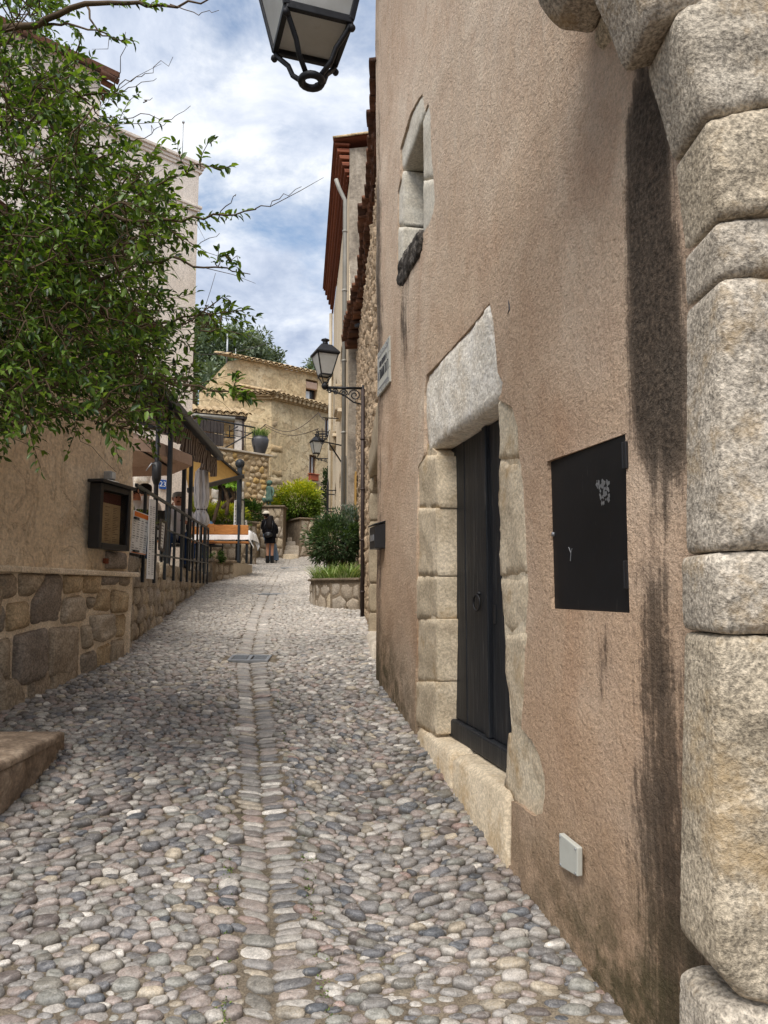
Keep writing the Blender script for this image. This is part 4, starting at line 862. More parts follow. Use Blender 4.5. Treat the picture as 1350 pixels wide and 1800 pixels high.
def leaves(name, pos, dirs, length, width, cols, mat, parent, simple=False, lv=.3):
    n = len(pos); d = dirs / np.maximum(np.linalg.norm(dirs, axis=1, keepdims=True), 1e-9)
    up = np.tile([0, 0, 1.], (n, 1)) + RNG.normal(0, .45, (n, 3)); s = np.cross(up, d); s /= np.maximum(np.linalg.norm(s, axis=1, keepdims=True), 1e-6); u = np.cross(d, s)
    TP, TF = (LEAFP4, LEAFF4) if simple else (LEAFP, LEAFF); L = length * (1 - lv + 2 * lv * RNG.random(n))[:, None, None]; Wd = width / length
    v = pos[:, None] + L * (TP[None, :, 0:1] * d[:, None] + TP[None, :, 1:2] * Wd * s[:, None] + TP[None, :, 2:3] * u[:, None])
    f = (TF[None] + (np.arange(n) * len(TP))[:, None, None]).reshape(-1, 3)
    return mk(name, v.reshape(-1, 3), f, mat, parent, False, {'col': np.repeat(cols, len(TP), 0)})
def leafcols(n, base, var=.25, alt=None, palt=.2):
    c = np.array(base)[RNG.integers(0, len(base), n)] * (1 - var + 2 * var * RNG.random((n, 1)))
    return c
def sph(n):
    v = RNG.normal(0, 1, (n, 3)); return v / np.linalg.norm(v, axis=1, keepdims=True)
def bush(root, c, rad, n, ls, lw, base, clumps=40, inner=.55, simple=True, trunk=None, mat=None, tipcol=None, flat=0.0):
    """leaves gathered in many small clumps over an uneven crown, with stems inside"""
    c = np.array(c); rad = np.array(rad); cd = sph(clumps); cr = inner + (1 - inner) * RNG.random((clumps, 1)) ** .5; cc = c + cd * cr * rad * .86; cc[:, 2] = np.maximum(cc[:, 2], c[2] - rad[2] * (.9 - flat))
    k = RNG.integers(0, clumps, n); csz = (.2 + .16 * RNG.random(clumps))[k][:, None] * rad.mean(); off = sph(n) * RNG.random((n, 1)) ** .4 * csz; pos = cc[k] + off
    d = off + .9 * (pos - c) / rad.mean() * .3 + RNG.normal(0, .05, (n, 3)) + np.array([0, 0, .05]); col = leafcols(n, base)
    if tipcol is not None:
        t = sst(-.15, .75, (pos[:, 2] - c[2]) / rad[2] + .35 * RNG.normal(0, 1, n) * .5)[:, None]; col = col * (1 - t) + t * np.array(tipcol)[RNG.integers(0, len(tipcol), n)] * (.8 + .4 * RNG.random((n, 1)))
    leaves('foliage', pos, d, ls, lw, col, mat or MAT_FARLEAF, root, simple)['kind'] = 'stuff'
    q = MB(); foot = Vector(trunk if trunk else (c[0], c[1], c[2] - rad[2]))
    for p_ in cc[:16]:
        m_ = (foot + Vector(p_)) / 2 + Vector(RNG.normal(0, .06, 3) * rad.mean()); q.tube([foot + Vector(RNG.normal(0, .02, 3)) * float(rad.mean()), m_, p_], [.03 * rad.mean() + .004, .02 * rad.mean() + .003, .003], 5)
    q.build('stems', MAT_BARK, root, True)
GREEN1 = [S(58, 84, 34)[:3], S(74, 104, 42)[:3], S(46, 68, 30)[:3], S(90, 120, 52)[:3]]
GREEND = [S(40, 58, 30)[:3], S(52, 72, 38)[:3], S(62, 84, 44)[:3]]
YELLOW = [S(216, 208, 60)[:3], S(196, 198, 60)[:3], S(168, 182, 60)[:3]]

# ---------------------------------------------------------------- near left house: tan render over a stone base
LF = WF((-2.55, 7.45), (-3.25, 2.9))
LH = thing('left_house', 'old tan rendered house on the left with a base of brown granite blocks', 'house', (-2.8, 6, float(prof(6))))
ledge = 1.78; LTOP = 4.2
def lf_disp(s, z): return (fbm(s * 1.1, z * 1.1, 13, 3) - .5) * .07 + (fbm(s * 5, z * 5, 23, 4) - .5) * .06 * sst(.48, .62, fbm(s * .9, z * .9, 41, 3)) + (fbm(s * 9, z * 9, 29, 3) - .5) * .008
wall_sheet('wall', LF, resample([(0, ledge - .03), (4.6, ledge - .03), (4.6, LTOP), (0, LTOP)], .1, .02), [], .045, MAT_LEFTREN, LH, .06, lf_disp)
boxo('core_wall', LF, .04, 4.6, -.3, LTOP - .02, -.1, -3.2, MAT_LEFTREN, LH)
boxo('roof', LF, -.15, 4.7, LTOP + .02, LTOP + .16, .22, -3.3, MAT_OLDTILE, LH, .01)
wall_sheet('stone_base', LF, resample([(-.02, -.3), (4.6, -.3), (4.6, ledge), (-.02, ledge)], .1), [], .08, MAT_LEFTJOINT, LH, .1, lambda s, z: .016 + (fbm(s * 8, z * 8, 3, 3) - .5) * .024)
_z = lambda L: [(x / 3.75, 980 + y / 3.75) for x, y in L]
SB = [[(0, 108), (118, 106), (116, 262), (0, 280)], [(136, 106), (300, 106), (268, 192), (215, 255), (136, 257)], [(312, 110), (415, 110), (420, 180), (394, 425), (222, 445), (216, 292), (245, 245)], [(430, 118), (538, 114), (534, 226), (432, 245)], [(556, 114), (666, 110), (654, 236), (562, 238)], [(682, 110), (788, 106), (784, 180), (676, 182)], [(800, 108), (860, 104), (854, 192), (798, 182)],
      [(0, 320), (40, 310), (38, 492), (0, 502)], [(60, 302), (196, 286), (190, 460), (54, 492)], [(432, 270), (545, 246), (580, 330), (570, 420), (418, 442), (408, 405)], [(582, 260), (642, 254), (612, 345), (590, 332)], [(664, 212), (736, 206), (730, 356), (628, 346)], [(746, 210), (836, 226), (834, 362), (740, 366)], [(600, 384), (750, 370), (766, 520), (682, 560), (618, 540)], [(768, 378), (836, 368), (824, 522), (772, 528)],
      [(0, 548), (78, 520), (82, 742), (0, 625)], [(104, 512), (322, 460), (322, 632), (300, 690), (200, 736), (104, 742)], [(338, 460), (520, 450), (522, 662), (450, 690), (328, 690)], [(544, 450), (600, 440), (606, 600), (560, 606)], [(0, 655), (62, 752), (0, 795)], [(0, 805), (112, 792), (190, 860), (180, 942), (0, 1015)], [(206, 760), (330, 730), (336, 885), (196, 945)], [(346, 716), (520, 702), (526, 795), (340, 870)], [(548, 640), (640, 606), (642, 745), (546, 800)], [(650, 590), (736, 556), (726, 720), (646, 752)], [(742, 545), (824, 532), (820, 690), (732, 720)]]
for k, st in enumerate(SB):
    pp = uvs(LF, _z(st), .04)
    if max(y for x, y in st) > 660: pp = [(a, z - (.12 if z < pp[0][1] - .05 else 0)) for a, z in pp]
    stone('stone', LF, pp, MAT_LEFTSTONE, LH, .06, .028, .016, .025, .016, lift=.046 + random.uniform(-.008, .014), rnd=1, rr=.03, nf=12)
sx0 = LF.uv(0, 1100)[0]
rubble(LH, LF, sx0 + .01, 4.55, .1, ledge - .04, 8, 5, MAT_LEFTSTONE, 5, .012, .06, .03, .05, .01, .04)
for k in range(5):
    a, b_ = k * .92, min((k + 1) * .92 - .01, 4.6); q = MB(); fbox(q, LF, a - (.05 if k == 0 else 0), b_, ledge - .035, ledge + .012, -.05, .085); q.build('ledge_slab', MAT_LEFTJOINT, LH, bevel=.01)
stone('corner_stone', LF, uvs(LF, [(193, 968), (226, 972), (228, 1000), (192, 1000)], .03), MAT_LEFTSTONE, LH, .05, .02, .01, .03, .01, lift=.03)
q = MB(); a, z = LF.uv(187, 986, .02); fbox(q, LF, a - .03, a + .03, z - .025, z + .025, 0, .03); q.build('red_brick', MAT_TERRA, LH, bevel=.006)
# framed menu case on the wall
def case(): 
    s1, z0 = LF.uv(173, 964, .13); s0, z1 = LF.uv(232, 856, .13); z1 = LF.uv(173, 846, .13)[1]; z0 = LF.uv(232, 968, .13)[1] - .01
    R_ = thing('menu_case', 'black wooden display case with an aged menu on the left house wall', 'display case', LF.p((s0 + s1) / 2, z0))
    t = .055
    boxo('back_board', LF, s0 + .01, s1 - .01, z0 + .01, z1 - .01, .02, .045, MAT_BLACKPAINT, R_)
    for nm, a, b_, c, d in (('stile', s0, s0 + t, z0, z1), ('stile', s1 - t, s1, z0, z1), ('rail', s0 + t, s1 - t, z0, z0 + t), ('rail', s0 + t, s1 - t, z1 - t, z1)): boxo(nm, LF, a + .001, b_ - .001, c + .001, d - .001, .02, .13, MAT_BLACKPAINT, R_, .006)
    boxo('hood', LF, s0 - .03, s1 + .03, z1 + .001, z1 + .03, .01, .165, MAT_BLACKPAINT, R_, .006)
    m_ = boxo('menu_sheet', LF, s0 + t + .004, s1 - t - .004, z0 + t + .004, z1 - t - .004, .046, .05, MAT_OLDPAPER, R_)
    boxo('menu_header', LF, s0 + t + .006, s1 - t - .006, z1 - t - .105, z1 - t - .006, .0505, .052, MAT_MAROON, m_)
    q = MB(); rr = random.Random(9)
    for col in range(3):
        for r_ in range(26):
            w_ = rr.uniform(.04, .11); x0 = s1 - t - .03 - col * (s1 - s0 - 2 * t - .03) / 3; zz2 = z1 - t - .14 - r_ * .0165
            if zz2 < z0 + t + .03 or rr.random() < .12: continue
            fbox(q, LF, x0 - w_, x0, zz2, zz2 + .005, .0505, .0512)
    o = q.build('menu_print', MAT_BROWNWOOD, m_); o['kind'] = 'stuff'
    boxo('glass', LF, s0 + t - .004, s1 - t + .004, z0 + t - .004, z1 - t + .004, .108, .112, MAT_CLEAR, R_)
    zz3 = (s0 + s1) / 2
    B = thing('wall_light', 'small grey floodlight with loose cable above the menu case', 'light', LF.p(zz3 + .02, z1 + .05))
    boxo('housing', LF, zz3 - .02, zz3 + .06, z1 + .06, z1 + .14, .02, .10, MAT_STEEL, B, .008); boxo('lens', LF, zz3 - .01, zz3 + .05, z1 + .07, z1 + .13, .101, .106, MAT_PALEGLASS, B)
    q = MB(); q.tube([LF.p(zz3 + .02, z1 + .07, .06), LF.p(zz3 - .02, z1 + .045, .1), LF.p(zz3 - .12, z1 + .04, .09), LF.p(zz3 - .16, z1 + .04, .03)], .006, 6); q.tube([LF.p(zz3 + .05, z1 + .06, .06), LF.p(zz3 + .1, z1 + .045, .1), LF.p(zz3 - .05, z1 + .042, .12)], .006, 6); q.build('cable', MAT_WHITEPAINT, B, True)
case()
# split stone ledge of the planting bed, bottom left
LEDGE = thing('ledge', 'low dark stone ledge edging the planting bed at the bottom left', 'ledge', (-2.2, 4, float(prof(4))))
EF = WF((-1.99, 4.66), (-1.90, 2.2)); ztop = lambda s: .775 - .045 * s
for k, (a, b_) in enumerate(((0, .93), (.945, 1.75), (1.765, 2.4))):
    stone('face_stone', EF, [(a, -.1), (b_, -.1), (b_, ztop(b_) - .05), (a, ztop(a) - .05)], MAT_SLATE, LEDGE, .3, .015, .01, .025, .024, nf=9)
    za, zb_ = ztop(a), ztop(b_); fr = PF(EF.p(0, 0, 0) + ZV * ((za + zb_) / 2 - .008), EF.u, EF.n)
    if fr.n.z < 0: fr = PF(EF.p(0, 0, 0) + ZV * ((za + zb_) / 2 - .008), -EF.u, EF.n); a, b_ = -a, -b_
    stone('top_slab', fr, [(a, .02), (b_, .02), (b_, -.34), (a, -.36)], MAT_SLATE, LEDGE, .05, .012, .004, .025, .014, nf=10, rr=.05)
grid_mesh('planting_bed', np.linspace(-3.2, -2.2, 14), np.linspace(2.1, 4.62, 30), lambda X, Y: .68 + .0 * X + (fbm(X * 5, Y * 5, 8, 3) - .5) * .08 - .0 * Y, MAT_SOIL)
boxo('end_stone', WF((-3.2, 4.66), (-2.0, 4.66)), 0, 1.18, -.1, .72, -.02, .16, MAT_SLATE, LEDGE, .02)

# ---------------------------------------------------------------- cafe terrace: rubble wall, railing, awnings
TF = WF((-3.56, 14.7), (-2.62, 7.5)); TZ = 1.97
TW = thing('terrace_wall', 'low rubble retaining wall under the cafe railing', 'wall', (-3, 11, float(prof(11))))
wall_sheet('bedding', TF, resample([(0, .6), (TF.L, .6), (TF.L, TZ), (0, TZ)], .2), [], .15, MAT_RUBJOINT, TW, .3, lambda s, z: (fbm(s * 6, z * 6, 3, 3) - .5) * .03)
rubble(TW, TF, .02, TF.L - .02, .75, TZ + .01, 38, 7, MAT_RUBBLE, 11, .006, .06, .014, .05, .018, .026, clip=lambda s, z: z > prof(14.6 - s * .99) - .12, var=.02, jit=.38)
o = mk('terrace_floor', [(-3.62, 14.7, TZ - .02), (-2.7, 7.55, TZ - .02), (-11, 7.55, TZ - .02), (-11, 15.6, TZ - .02), (-3.7, 15.6, TZ - .02)], [(0, 4, 3, 2, 1)], MAT_SLAB); o['kind'] = 'structure'
RAIL = thing('railing', 'black iron railing along the cafe terrace wall', 'railing', TF.p(3.5, TZ, .05)); hz = lambda s: 2.84 - .02 * s
def railseg(name, z, r, s0=0, s1=None): q = MB(); s1 = s1 or TF.L - .05; q.bar(TF.p(s0, z(s0), .07), TF.p(s1, z(s1), .07), .03, .035 if r else .022); return q.build(name, MAT_ANTHRACITE, RAIL, bevel=.004)
railseg('handrail', hz, 1, .1); railseg('rail', lambda s: hz(s) - .34, 0, .1); railseg('rail', lambda s: hz(s) - .68, 0, .1)
for s in (.12, .75, 1.3, 1.9, 2.45, 3.1, 3.75, 4.5, 5.25, 6.0, 6.7):
    q = MB(); q.bar(TF.p(s, hz(s) + .005, .07), TF.p(s, TZ - .22 - (.05 if s > 5.5 else 0), .07), .032, .032, (0, 1, 0)); q.build('baluster', MAT_ANTHRACITE, RAIL, bevel=.003)
AWN = thing('awning', 'dark framed awning with striped valance over the cafe terrace', 'awning', TF.p(3, TZ))
pa, pb = P(268, 671, 8.95), P(387, 803, 14.2); pa.z = pb.z = (pa.z + pb.z) / 2
back = Vector((-2.6, .9, 1.15)); q = MB(); q.bar(pa, pb, .13, .13); q.build('front_gutter', MAT_ANTHRACITE, AWN, bevel=.02)
n_ = 24; vs = []; fs = []
for i in range(n_ + 1):
    t = i / n_; a = pa.lerp(pb, t); vs += [a + Vector((0, 0, .03)), a + back * .5 + Vector((0, 0, -.05 * sin(pi * t * 6) ** 2)), a + back]
for i in range(n_): fs += [(i * 3, i * 3 + 1, i * 3 + 4, i * 3 + 3), (i * 3 + 1, i * 3 + 2, i * 3 + 5, i * 3 + 4)]
mk('canvas', vs, fs, MAT_STRIPE, AWN, True)
vs, fs = [], []; n_ = 60
for i in range(n_ + 1):
    t = i / n_; a = pa.lerp(pb, t) + Vector((-.06 + .03 * sin(i * .9), 0, -.06)); vs += [a, a + Vector((-.02 + .035 * sin(i * 1.3), 0, -.18)), a + Vector((-.04 + .05 * sin(i * 1.3 + .4), 0, -.34 - .03 * sin(i * .7)))]
for i in range(n_): fs += [(i * 3, i * 3 + 1, i * 3 + 4, i * 3 + 3), (i * 3 + 1, i * 3 + 2, i * 3 + 5, i * 3 + 4)]
mk('valance', vs, fs, MAT_STRIPE, AWN, True)
for x in (296, 322, 334, 365):
    s = TF.uv(x, 900, 0)[0]; s = max(s, .06); p0 = TF.p(s, TZ - .03, 0); yy = p0.y; tt = max(0, min(1, (yy - pa.y) / (pb.y - pa.y))); top = pa.lerp(pb, tt); q = MB(); q.bar(p0, Vector((p0.x, p0.y, top.z - .05)), .06, .06, (0, 1, 0)); q.build('post', MAT_ANTHRACITE, AWN, bevel=.006)
for t in (.15, .5, .85): q = MB(); a = pa.lerp(pb, t); q.bar(a + Vector((0, 0, -.02)), a + back + Vector((0, 0, -.06)), .05, .07); q.build('rafter', MAT_ANTHRACITE, AWN)
# tall cantilever parasol with crank
PAR = thing('parasol', 'taupe parasol with black crank pole standing behind the railing', 'parasol', (-2.93, 9.5, TZ))
px0 = P(273, 900, 9.5); q = MB(); q.tube([(px0.x, 9.5, TZ - .02), (px0.x, 9.5, 4.3)], .03, 10); q.build('pole', MAT_BLACKPAINT, PAR, True)
q = MB(); cz = P(273, 825, 9.5).z; q.tube([(px0.x, 9.5, cz - .2), (px0.x, 9.5, cz - .12), (px0.x, 9.5, cz + .08), (px0.x, 9.5, cz + .1)], [.034, .06, .062, .034], 10); q.build('crank_housing', MAT_BLACKPAINT, PAR, True)
q = MB(); q.tube([(px0.x, 9.46, cz + .05), (px0.x - .03, 9.38, cz + .06), (px0.x - .09, 9.36, cz - .04)], .008, 6); q.build('crank_handle', MAT_STEEL, PAR, True)
pcx, pcy, pr, pz = -4.25, 10.6, 1.42, 3.62; q = MB(); n_ = 8; rim = [Vector((pcx + pr * cos(t), pcy + pr * sin(t), pz)) for t in np.arange(n_) * 2 * pi / n_ + .2]; apex = Vector((pcx, pcy, 4.12))
for i in range(n_): q.poly([rim[i], rim[(i + 1) % n_], apex]); q.add([rim[i], rim[(i + 1) % n_], rim[(i + 1) % n_] - ZV * .16, rim[i] - ZV * .16], [(0, 1, 2, 3)])
q.build('canopy', MAT_PARASOL, PAR)
for i in range(n_): q = MB(); q.bar(apex - ZV * .05, rim[i] - ZV * .02, .02, .025); q.build('rib', MAT_BLACKPAINT, PAR)
q = MB(); q.tube([(px0.x, 9.5, 4.28), (-3.6, 10.05, 4.36), (pcx, pcy, 4.22), (pcx, pcy, 3.8)], .03, 8); q.build('arm', MAT_BLACKPAINT, PAR, True)
# furled pale parasol
FU = thing('furled_parasol', 'furled grey-white parasol tied near its foot by the railing end', 'parasol', P(353, 1000, 14.0)); fp = P(353, 900, 14.0)
q = MB(); q.tube([(fp.x, 14, TZ - .02), (fp.x, 14, 4.0)], .022, 8); q.build('pole', MAT_STEEL, FU, True)
zs = [P(353, y, 14.0).z for y in (822, 830, 850, 875, 890, 896, 905, 918, 926)]; rs_ = [.04, .10, .12, .13, .11, .07, .12, .15, .08]; vs, fs = [], []; n_ = 28
for z, r in zip(zs, rs_):
    for k in range(n_): t = 2 * pi * k / n_; rr = r * (1 + .22 * sin(7 * t + z * 2)); vs.append((fp.x + rr * cos(t), 14 + rr * sin(t), z))
fs = [(i * n_ + k, i * n_ + (k + 1) % n_, (i + 1) * n_ + (k + 1) % n_, (i + 1) * n_ + k) for i in range(len(zs) - 1) for k in range(n_)]
mk('furled_canvas', vs, fs, MAT_FURL, FU, True); q = MB(); q.tube([(fp.x + .075 * cos(t), 14 + .075 * sin(t), zs[5]) for t in np.linspace(0, 2 * pi, 15)], .012, 6); q.build('strap', MAT_GREYWOOD, FU, True)
# ochre canopy with ball topped post
CAN = thing('canopy', 'ochre canvas canopy on a dark post with a ball finial', 'canopy', P(420, 992, 17.5))
ca, cbb, cc_, cd_ = P(424, 838, 17.5), P(332, 862, 14.9), P(320, 806, 15.2), P(383, 803, 16.4); vs, fs = [], []; n_ = 10
for i in range(n_ + 1):
    for j in range(n_ + 1):
        u_, w_ = i / n_, j / n_; p_ = (cbb.lerp(ca, u_)).lerp(cc_.lerp(cd_, u_), w_) - ZV * (.10 * sin(pi * u_) * sin(pi * w_)); vs.append(p_)
fs = [(i * (n_ + 1) + j, (i + 1) * (n_ + 1) + j, (i + 1) * (n_ + 1) + j + 1, i * (n_ + 1) + j + 1) for i in range(n_) for j in range(n_)]
mk('canvas', vs, fs, MAT_AWN, CAN, True)
q = MB(); q.bar(cbb, ca + (ca - cbb).normalized() * .1, .09, .1); q.build('front_beam', MAT_BLACKPAINT, CAN, bevel=.01); q = MB(); q.bar(ca, cd_, .06, .06); q.build('side_beam', MAT_BLACKPAINT, CAN, bevel=.01)
pb0 = P(420, 992, 17.5); q = MB(); q.bar((ca.x - .04, 17.52, pb0.z - .3), (ca.x - .04, 17.52, P(421, 822, 17.5).z), .11, .11, (0, 1, 0)); q.build('post', MAT_ANTHRACITE, CAN, bevel=.01)
bz = P(421, 815, 17.5).z; q = MB(); q.ball((ca.x - .04, 17.52, bz + .0), .115, 14); q.build('ball_finial', MAT_ANTHRACITE, CAN, True)
# menu cards
def card(name, label, pts, Y0, Y1, header=None, rows=10, cols_=3, mat=MAT_PAPER, group=None, frame=None):
    """a sheet hung on the railing; pts = px corners TL, TR, BR, BL"""
    A, B, C_, D = P(*pts[0], Y0), P(*pts[1], Y1), P(*pts[2], Y1), P(*pts[3], Y0); R_ = thing(name, label, 'menu', (A + B + C_ + D) / 4 - ZV * ((A - D).length / 2))
    nrm = (B - A).cross(D - A).normalized(); nrm = -nrm if nrm.y > 0 else nrm
    q = MB(); q.prism([A, B, C_, D], -nrm * .012); q.build('sheet', mat, R_)
    L = lambda u, v: A.lerp(B, u).lerp(D.lerp(C_, u), v) + nrm * .002
    if header: q = MB(); q.poly([L(.04, .02), L(.96, .02), L(.96, header), L(.04, header)]); q.build('header', MAT_ORANGEPAPER, R_)
    if header: q = MB(); q.poly([L(.02, .975), L(.98, .975), L(.98, .995), L(.02, .995)]); q.build('footer', MAT_ORANGEPAPER, R_)
    q = MB(); rr = random.Random(len(label)); v0 = (header or .05) + .03
    for i in range(rows):
        for j in range(cols_):
            if rr.random() < .1: continue
            v = v0 + (i + .5) * (.95 - v0) / rows; u = (j + .12) / cols_; w_ = rr.uniform(.4, .75) / cols_; hh = .3 * (.95 - v0) / rows * (1.6 if i in (0, rows // 2) else 1)
            q.poly([L(u, v), L(u + w_, v), L(u + w_, v + hh), L(u, v + hh)])
    o = q.build('print', MAT_PRINT, R_); o['kind'] = 'stuff'
    if frame:
        q = MB()
        for a, b_ in ((A, B), (B, C_), (C_, D), (D, A)): q.bar(a + nrm * .004, b_ + nrm * .004, .03, .022, nrm)
        q.build('frame', frame, R_)
    return R_, L, nrm
card('menu_card', 'white menu card with orange header hung beside the menu case', [(236, 896), (262, 906), (256, 976), (229, 971)], 7.6, 7.9, .13, 14, 4)
R_, L_, nr_ = card('menu_strip', 'long narrow white menu strip hanging from the terrace handrail', [(264, 877), (274, 879), (270, 1018), (259, 1017)], 7.85, 8.0, None, 34, 2)
card('framed_menu', 'small wood framed menu fixed to the terrace railing', [(282, 914), (291, 919), (287, 968), (279, 964)], 8.6, 8.8, None, 8, 1, MAT_PAPER, None, MAT_GREYWOOD)
card('menu_board', 'white menu board facing the street on the ball topped post', [(413, 880), (416, 879), (415, 948), (411, 949)], 17.25, 17.42, None, 10, 1)
card('menu_board', 'grey framed menu board on the far side of the ball topped post', [(422, 877), (429, 880), (429, 937), (423, 935)], 17.45, 17.75, None, 8, 1, MAT_GREYBOX, None, MAT_ANTHRACITE)
card('menu_easel', 'plain white menu sheet leaning beside the post', [(428, 914), (434, 914), (436, 942), (428, 940)], 18.3, 18.5, None, 6, 1)
# ---------------------------------------------------------------- pale pink house behind the terrace
BF = WF((-4.5, 17.0), (-12.5, 9.75)); btop = P(332, 292, 17.0).z
PH = thing('pink_house', 'tall pale pink rendered house with cornices behind the cafe terrace', 'house', (-6, 17, 2))
wz = uvs(BF, [(222, 398), (222, 470), (182, 458), (182, 378)]); ws = [q[0] for q in wz]; s0w, s1w = min(ws), max(ws); z0w, z1w = BF.uv(205, 466)[1], BF.uv(205, 392)[1]
win_r = [(s0w, z0w), (s1w, z0w), (s1w, z1w), (s0w, z1w)]
wall_sheet('wall', BF, resample([(0, .5), (10.5, .5), (10.5, btop), (0, btop)], .4), [resample(win_r, .3)], .25, MAT_PINKREN, PH, .25, lambda s, z: (fbm(s * .8, z * .8, 3, 3) - .5) * .03)
q = MB(); q.prism([BF.p(.02, .5, -.3), BF.p(10.5, .5, -.3), BF.p(10.5, .5, -6), BF.p(3, .5, -5)], ZV * (btop - .55)); q.build('core_wall', MAT_PINKREN, PH)
for (d, z0, z1) in ((.10, btop - .02, btop + .06), (.06, btop - .10, btop - .021), (.03, btop - .18, btop - .101)): boxo('cornice', BF, -.05 - d, 10.5, z0, z1, -.3, d, MAT_PINKREN, PH, .015)
mzl = BF.uv(332, 362)[1]
for (d, z0, z1) in ((.08, mzl, mzl + .07), (.05, mzl - .08, mzl - .001)): boxo('moulding', BF, -d, 10.5, z0, z1, 0.01, d, MAT_PINKREN, PH, .015)
fw = thing('window', None, None); fw.parent = PH; fw.matrix_parent_inverse = Matrix.Translation(-Vector(PH.location))
boxo('pane', BF, s0w, s1w, z0w, z1w, -.2, -.18, MAT_DARKGLASS, fw)
for a, b_, c, d in ((s0w, s0w + .07, z0w, z1w), (s1w - .07, s1w, z0w, z1w), (s0w + .07, s1w - .07, z0w, z0w + .07), (s0w + .07, s1w - .07, z1w - .07, z1w), ((s0w + s1w) / 2 - .03, (s0w + s1w) / 2 + .03, z0w + .07, z1w - .07)): boxo('frame', BF, a, b_, c, d, -.18, -.1, MAT_GREYWOOD, fw, .008)
boxo('shutter', BF, s1w + .02, s1w + .5, z0w, z1w, .012, .05, MAT_GREYWOOD, PH, .008)
# upper storey, set back, with a tiled eave end
sU = BF.uv(176, 180, -1.2)[0]; zU = BF.uv(182, 128, -1.2)[1]
boxo('upper_storey', BF, sU, sU + 7, btop - .3, zU - .05, -1.2, -5, MAT_PINKREN, PH)
q = MB(); q.prism([BF.p(sU - .35, zU - .12, -.95), BF.p(sU - .35, zU + .02, -.95), BF.p(sU - .35, zU + 1.0, -3), BF.p(sU - .35, zU + .85, -3)], BF.u * 7.5); q.build('upper_roof', MAT_OLDTILE, PH)
for k in range(5): q = MB(); q.tube([BF.p(sU - .34 , zU - .2 - .0 * k, -1.0 - .28 * k), BF.p(sU + .1, zU - .16, -1.0 - .28 * k)], .07, 8); q.build('eave_tile', MAT_OLDTILE, PH, True)
q = MB(); tp = BF.p(.35, btop + .06, -.2); q.tube([tp, tp + ZV * 1.0], .012, 6); q.ball(tp + ZV * 1.02, .035, 8); q.build('rod', MAT_STEEL, PH, True)
# white lower wall with a stone reveal and the blue number tile
NT_ = thing('number_tile', 'blue glazed house number tile with white figures on the pale wall', 'sign', BF.p(*BF.uv(286, 858)))
s1t, z0t = BF.uv(279.5, 859, .03); s0t, z1t = BF.uv(292.5, 844, .03); boxo('tile', BF, s0t, s1t, z0t, z1t, .02, .04, MAT_BLUETILE, NT_, .004)
text('figure', '23', (z1t - z0t) * .8, BF.p((s0t + s1t) / 2, (z0t + z1t) / 2, .0425), -BF.u, ZV, MAT_WHITEPAINT, NT_)
stone('wall_stone', BF, uvs(BF, [(236, 800), (252, 812), (266, 830), (262, 848), (236, 862)]), MAT_LINTEL, PH, .03, .02, .01, .15, .01, lift=.03)
# ---------------------------------------------------------------- tile helper
def canal(q, p, d, L, w, up=1.0, n=6, th=.018):
    """half-round roof tile from p along d (unit), arch up (1) or channel (-1)"""
    d = Vector(d).normalized(); side = d.cross(ZV).normalized(); upv = side.cross(d); vs = []
    for e in (0, 1):
        for r in (w / 2, w / 2 - th):
            for k in range(n + 1): t = pi * k / n; vs.append(Vector(p) + d * (L * e) + side * (r * (1 - .12 * e * up) * cos(t)) + upv * (r * .8 * up * sin(t)))
    m = n + 1; fs = []
    for k in range(n):
        fs += [(k, k + 1, 2 * m + k + 1, 2 * m + k), (m + k + 1, m + k, 3 * m + k, 3 * m + k + 1), (k + 1, k, m + k, m + k + 1), (2 * m + k, 2 * m + k + 1, 3 * m + k + 1, 3 * m + k)]
    fs += [(0, 2 * m, 3 * m, m), (n, m + n, 3 * m + n, 2 * m + n)]
    q.add(vs, fs)
def tile_roof(name, A, B, up_dir, rows, mat, parent, w=.2, L=.42):
    """courses of canal tiles laid from the eave A-B up the slope up_dir; one course per object"""
    A, B = Vector(A), Vector(B); n = max(2, int((B - A).length / w)); ud = Vector(up_dir).normalized()
    for r in range(rows):
        q = MB()
        for k in range(n + 1):
            p = A.lerp(B, k / n) + ud * (r * L * .82 + random.uniform(-.02, .02)) + ZV * (.012 + random.uniform(0, .012)); canal(q, p, ud, L, w * .98, 1)
            if k < n: canal(q, A.lerp(B, (k + .5) / n) + ud * (r * L * .82 - .03) + ZV * .05, ud, L, w * .9, -1)
        o = q.build(name, mat, parent, True); o['kind'] = 'stuff'
# ---------------------------------------------------------------- right: rubble house with a doorway and old tiled eave
R2 = WF((.03, 6.5), (-.50, 13.72)); EZ = 6.2
RH = thing('rubble_house', 'narrow rubble stone house with ragged tiled eave beyond the ochre wall', 'house', (0, 10, float(prof(10))))
Yd0, Yd1 = .75, 2.28; zdl = 3.0
hole = [(Yd0, .3), (Yd1, .3), (Yd1, zdl - .25), (Yd1 - .2, zdl), (Yd0 + .2, zdl + .25), (Yd0, zdl + .2)]
wall_sheet('bedding', R2, resample([(.1, .2), (R2.L, .2), (R2.L, EZ - .05), (.1, EZ - .05)], .15), [resample(hole, .15)], .12, MAT_R2JOINT, RH, .4, lambda s, z: (fbm(s * 4, z * 4, 3, 3) - .5) * .05)
rubble(RH, R2, .1, R2.L, .4, EZ - .1, 40, 36, MAT_R2STONE, 3, .006, .05, .018, .1, .012, .012, clip=lambda s, z: not (Yd0 - .3 < s < Yd1 + .22 and z < zdl + .45) and z > prof(6.5 + s) - .1, name='rubble_stone', joined=True, var=.018, jit=.36)
q = MB(); fbox(q, R2, .12, R2.L - .02, .2, EZ - .1, -.42, -5); q.build('core_wall', MAT_BACKREN, RH)
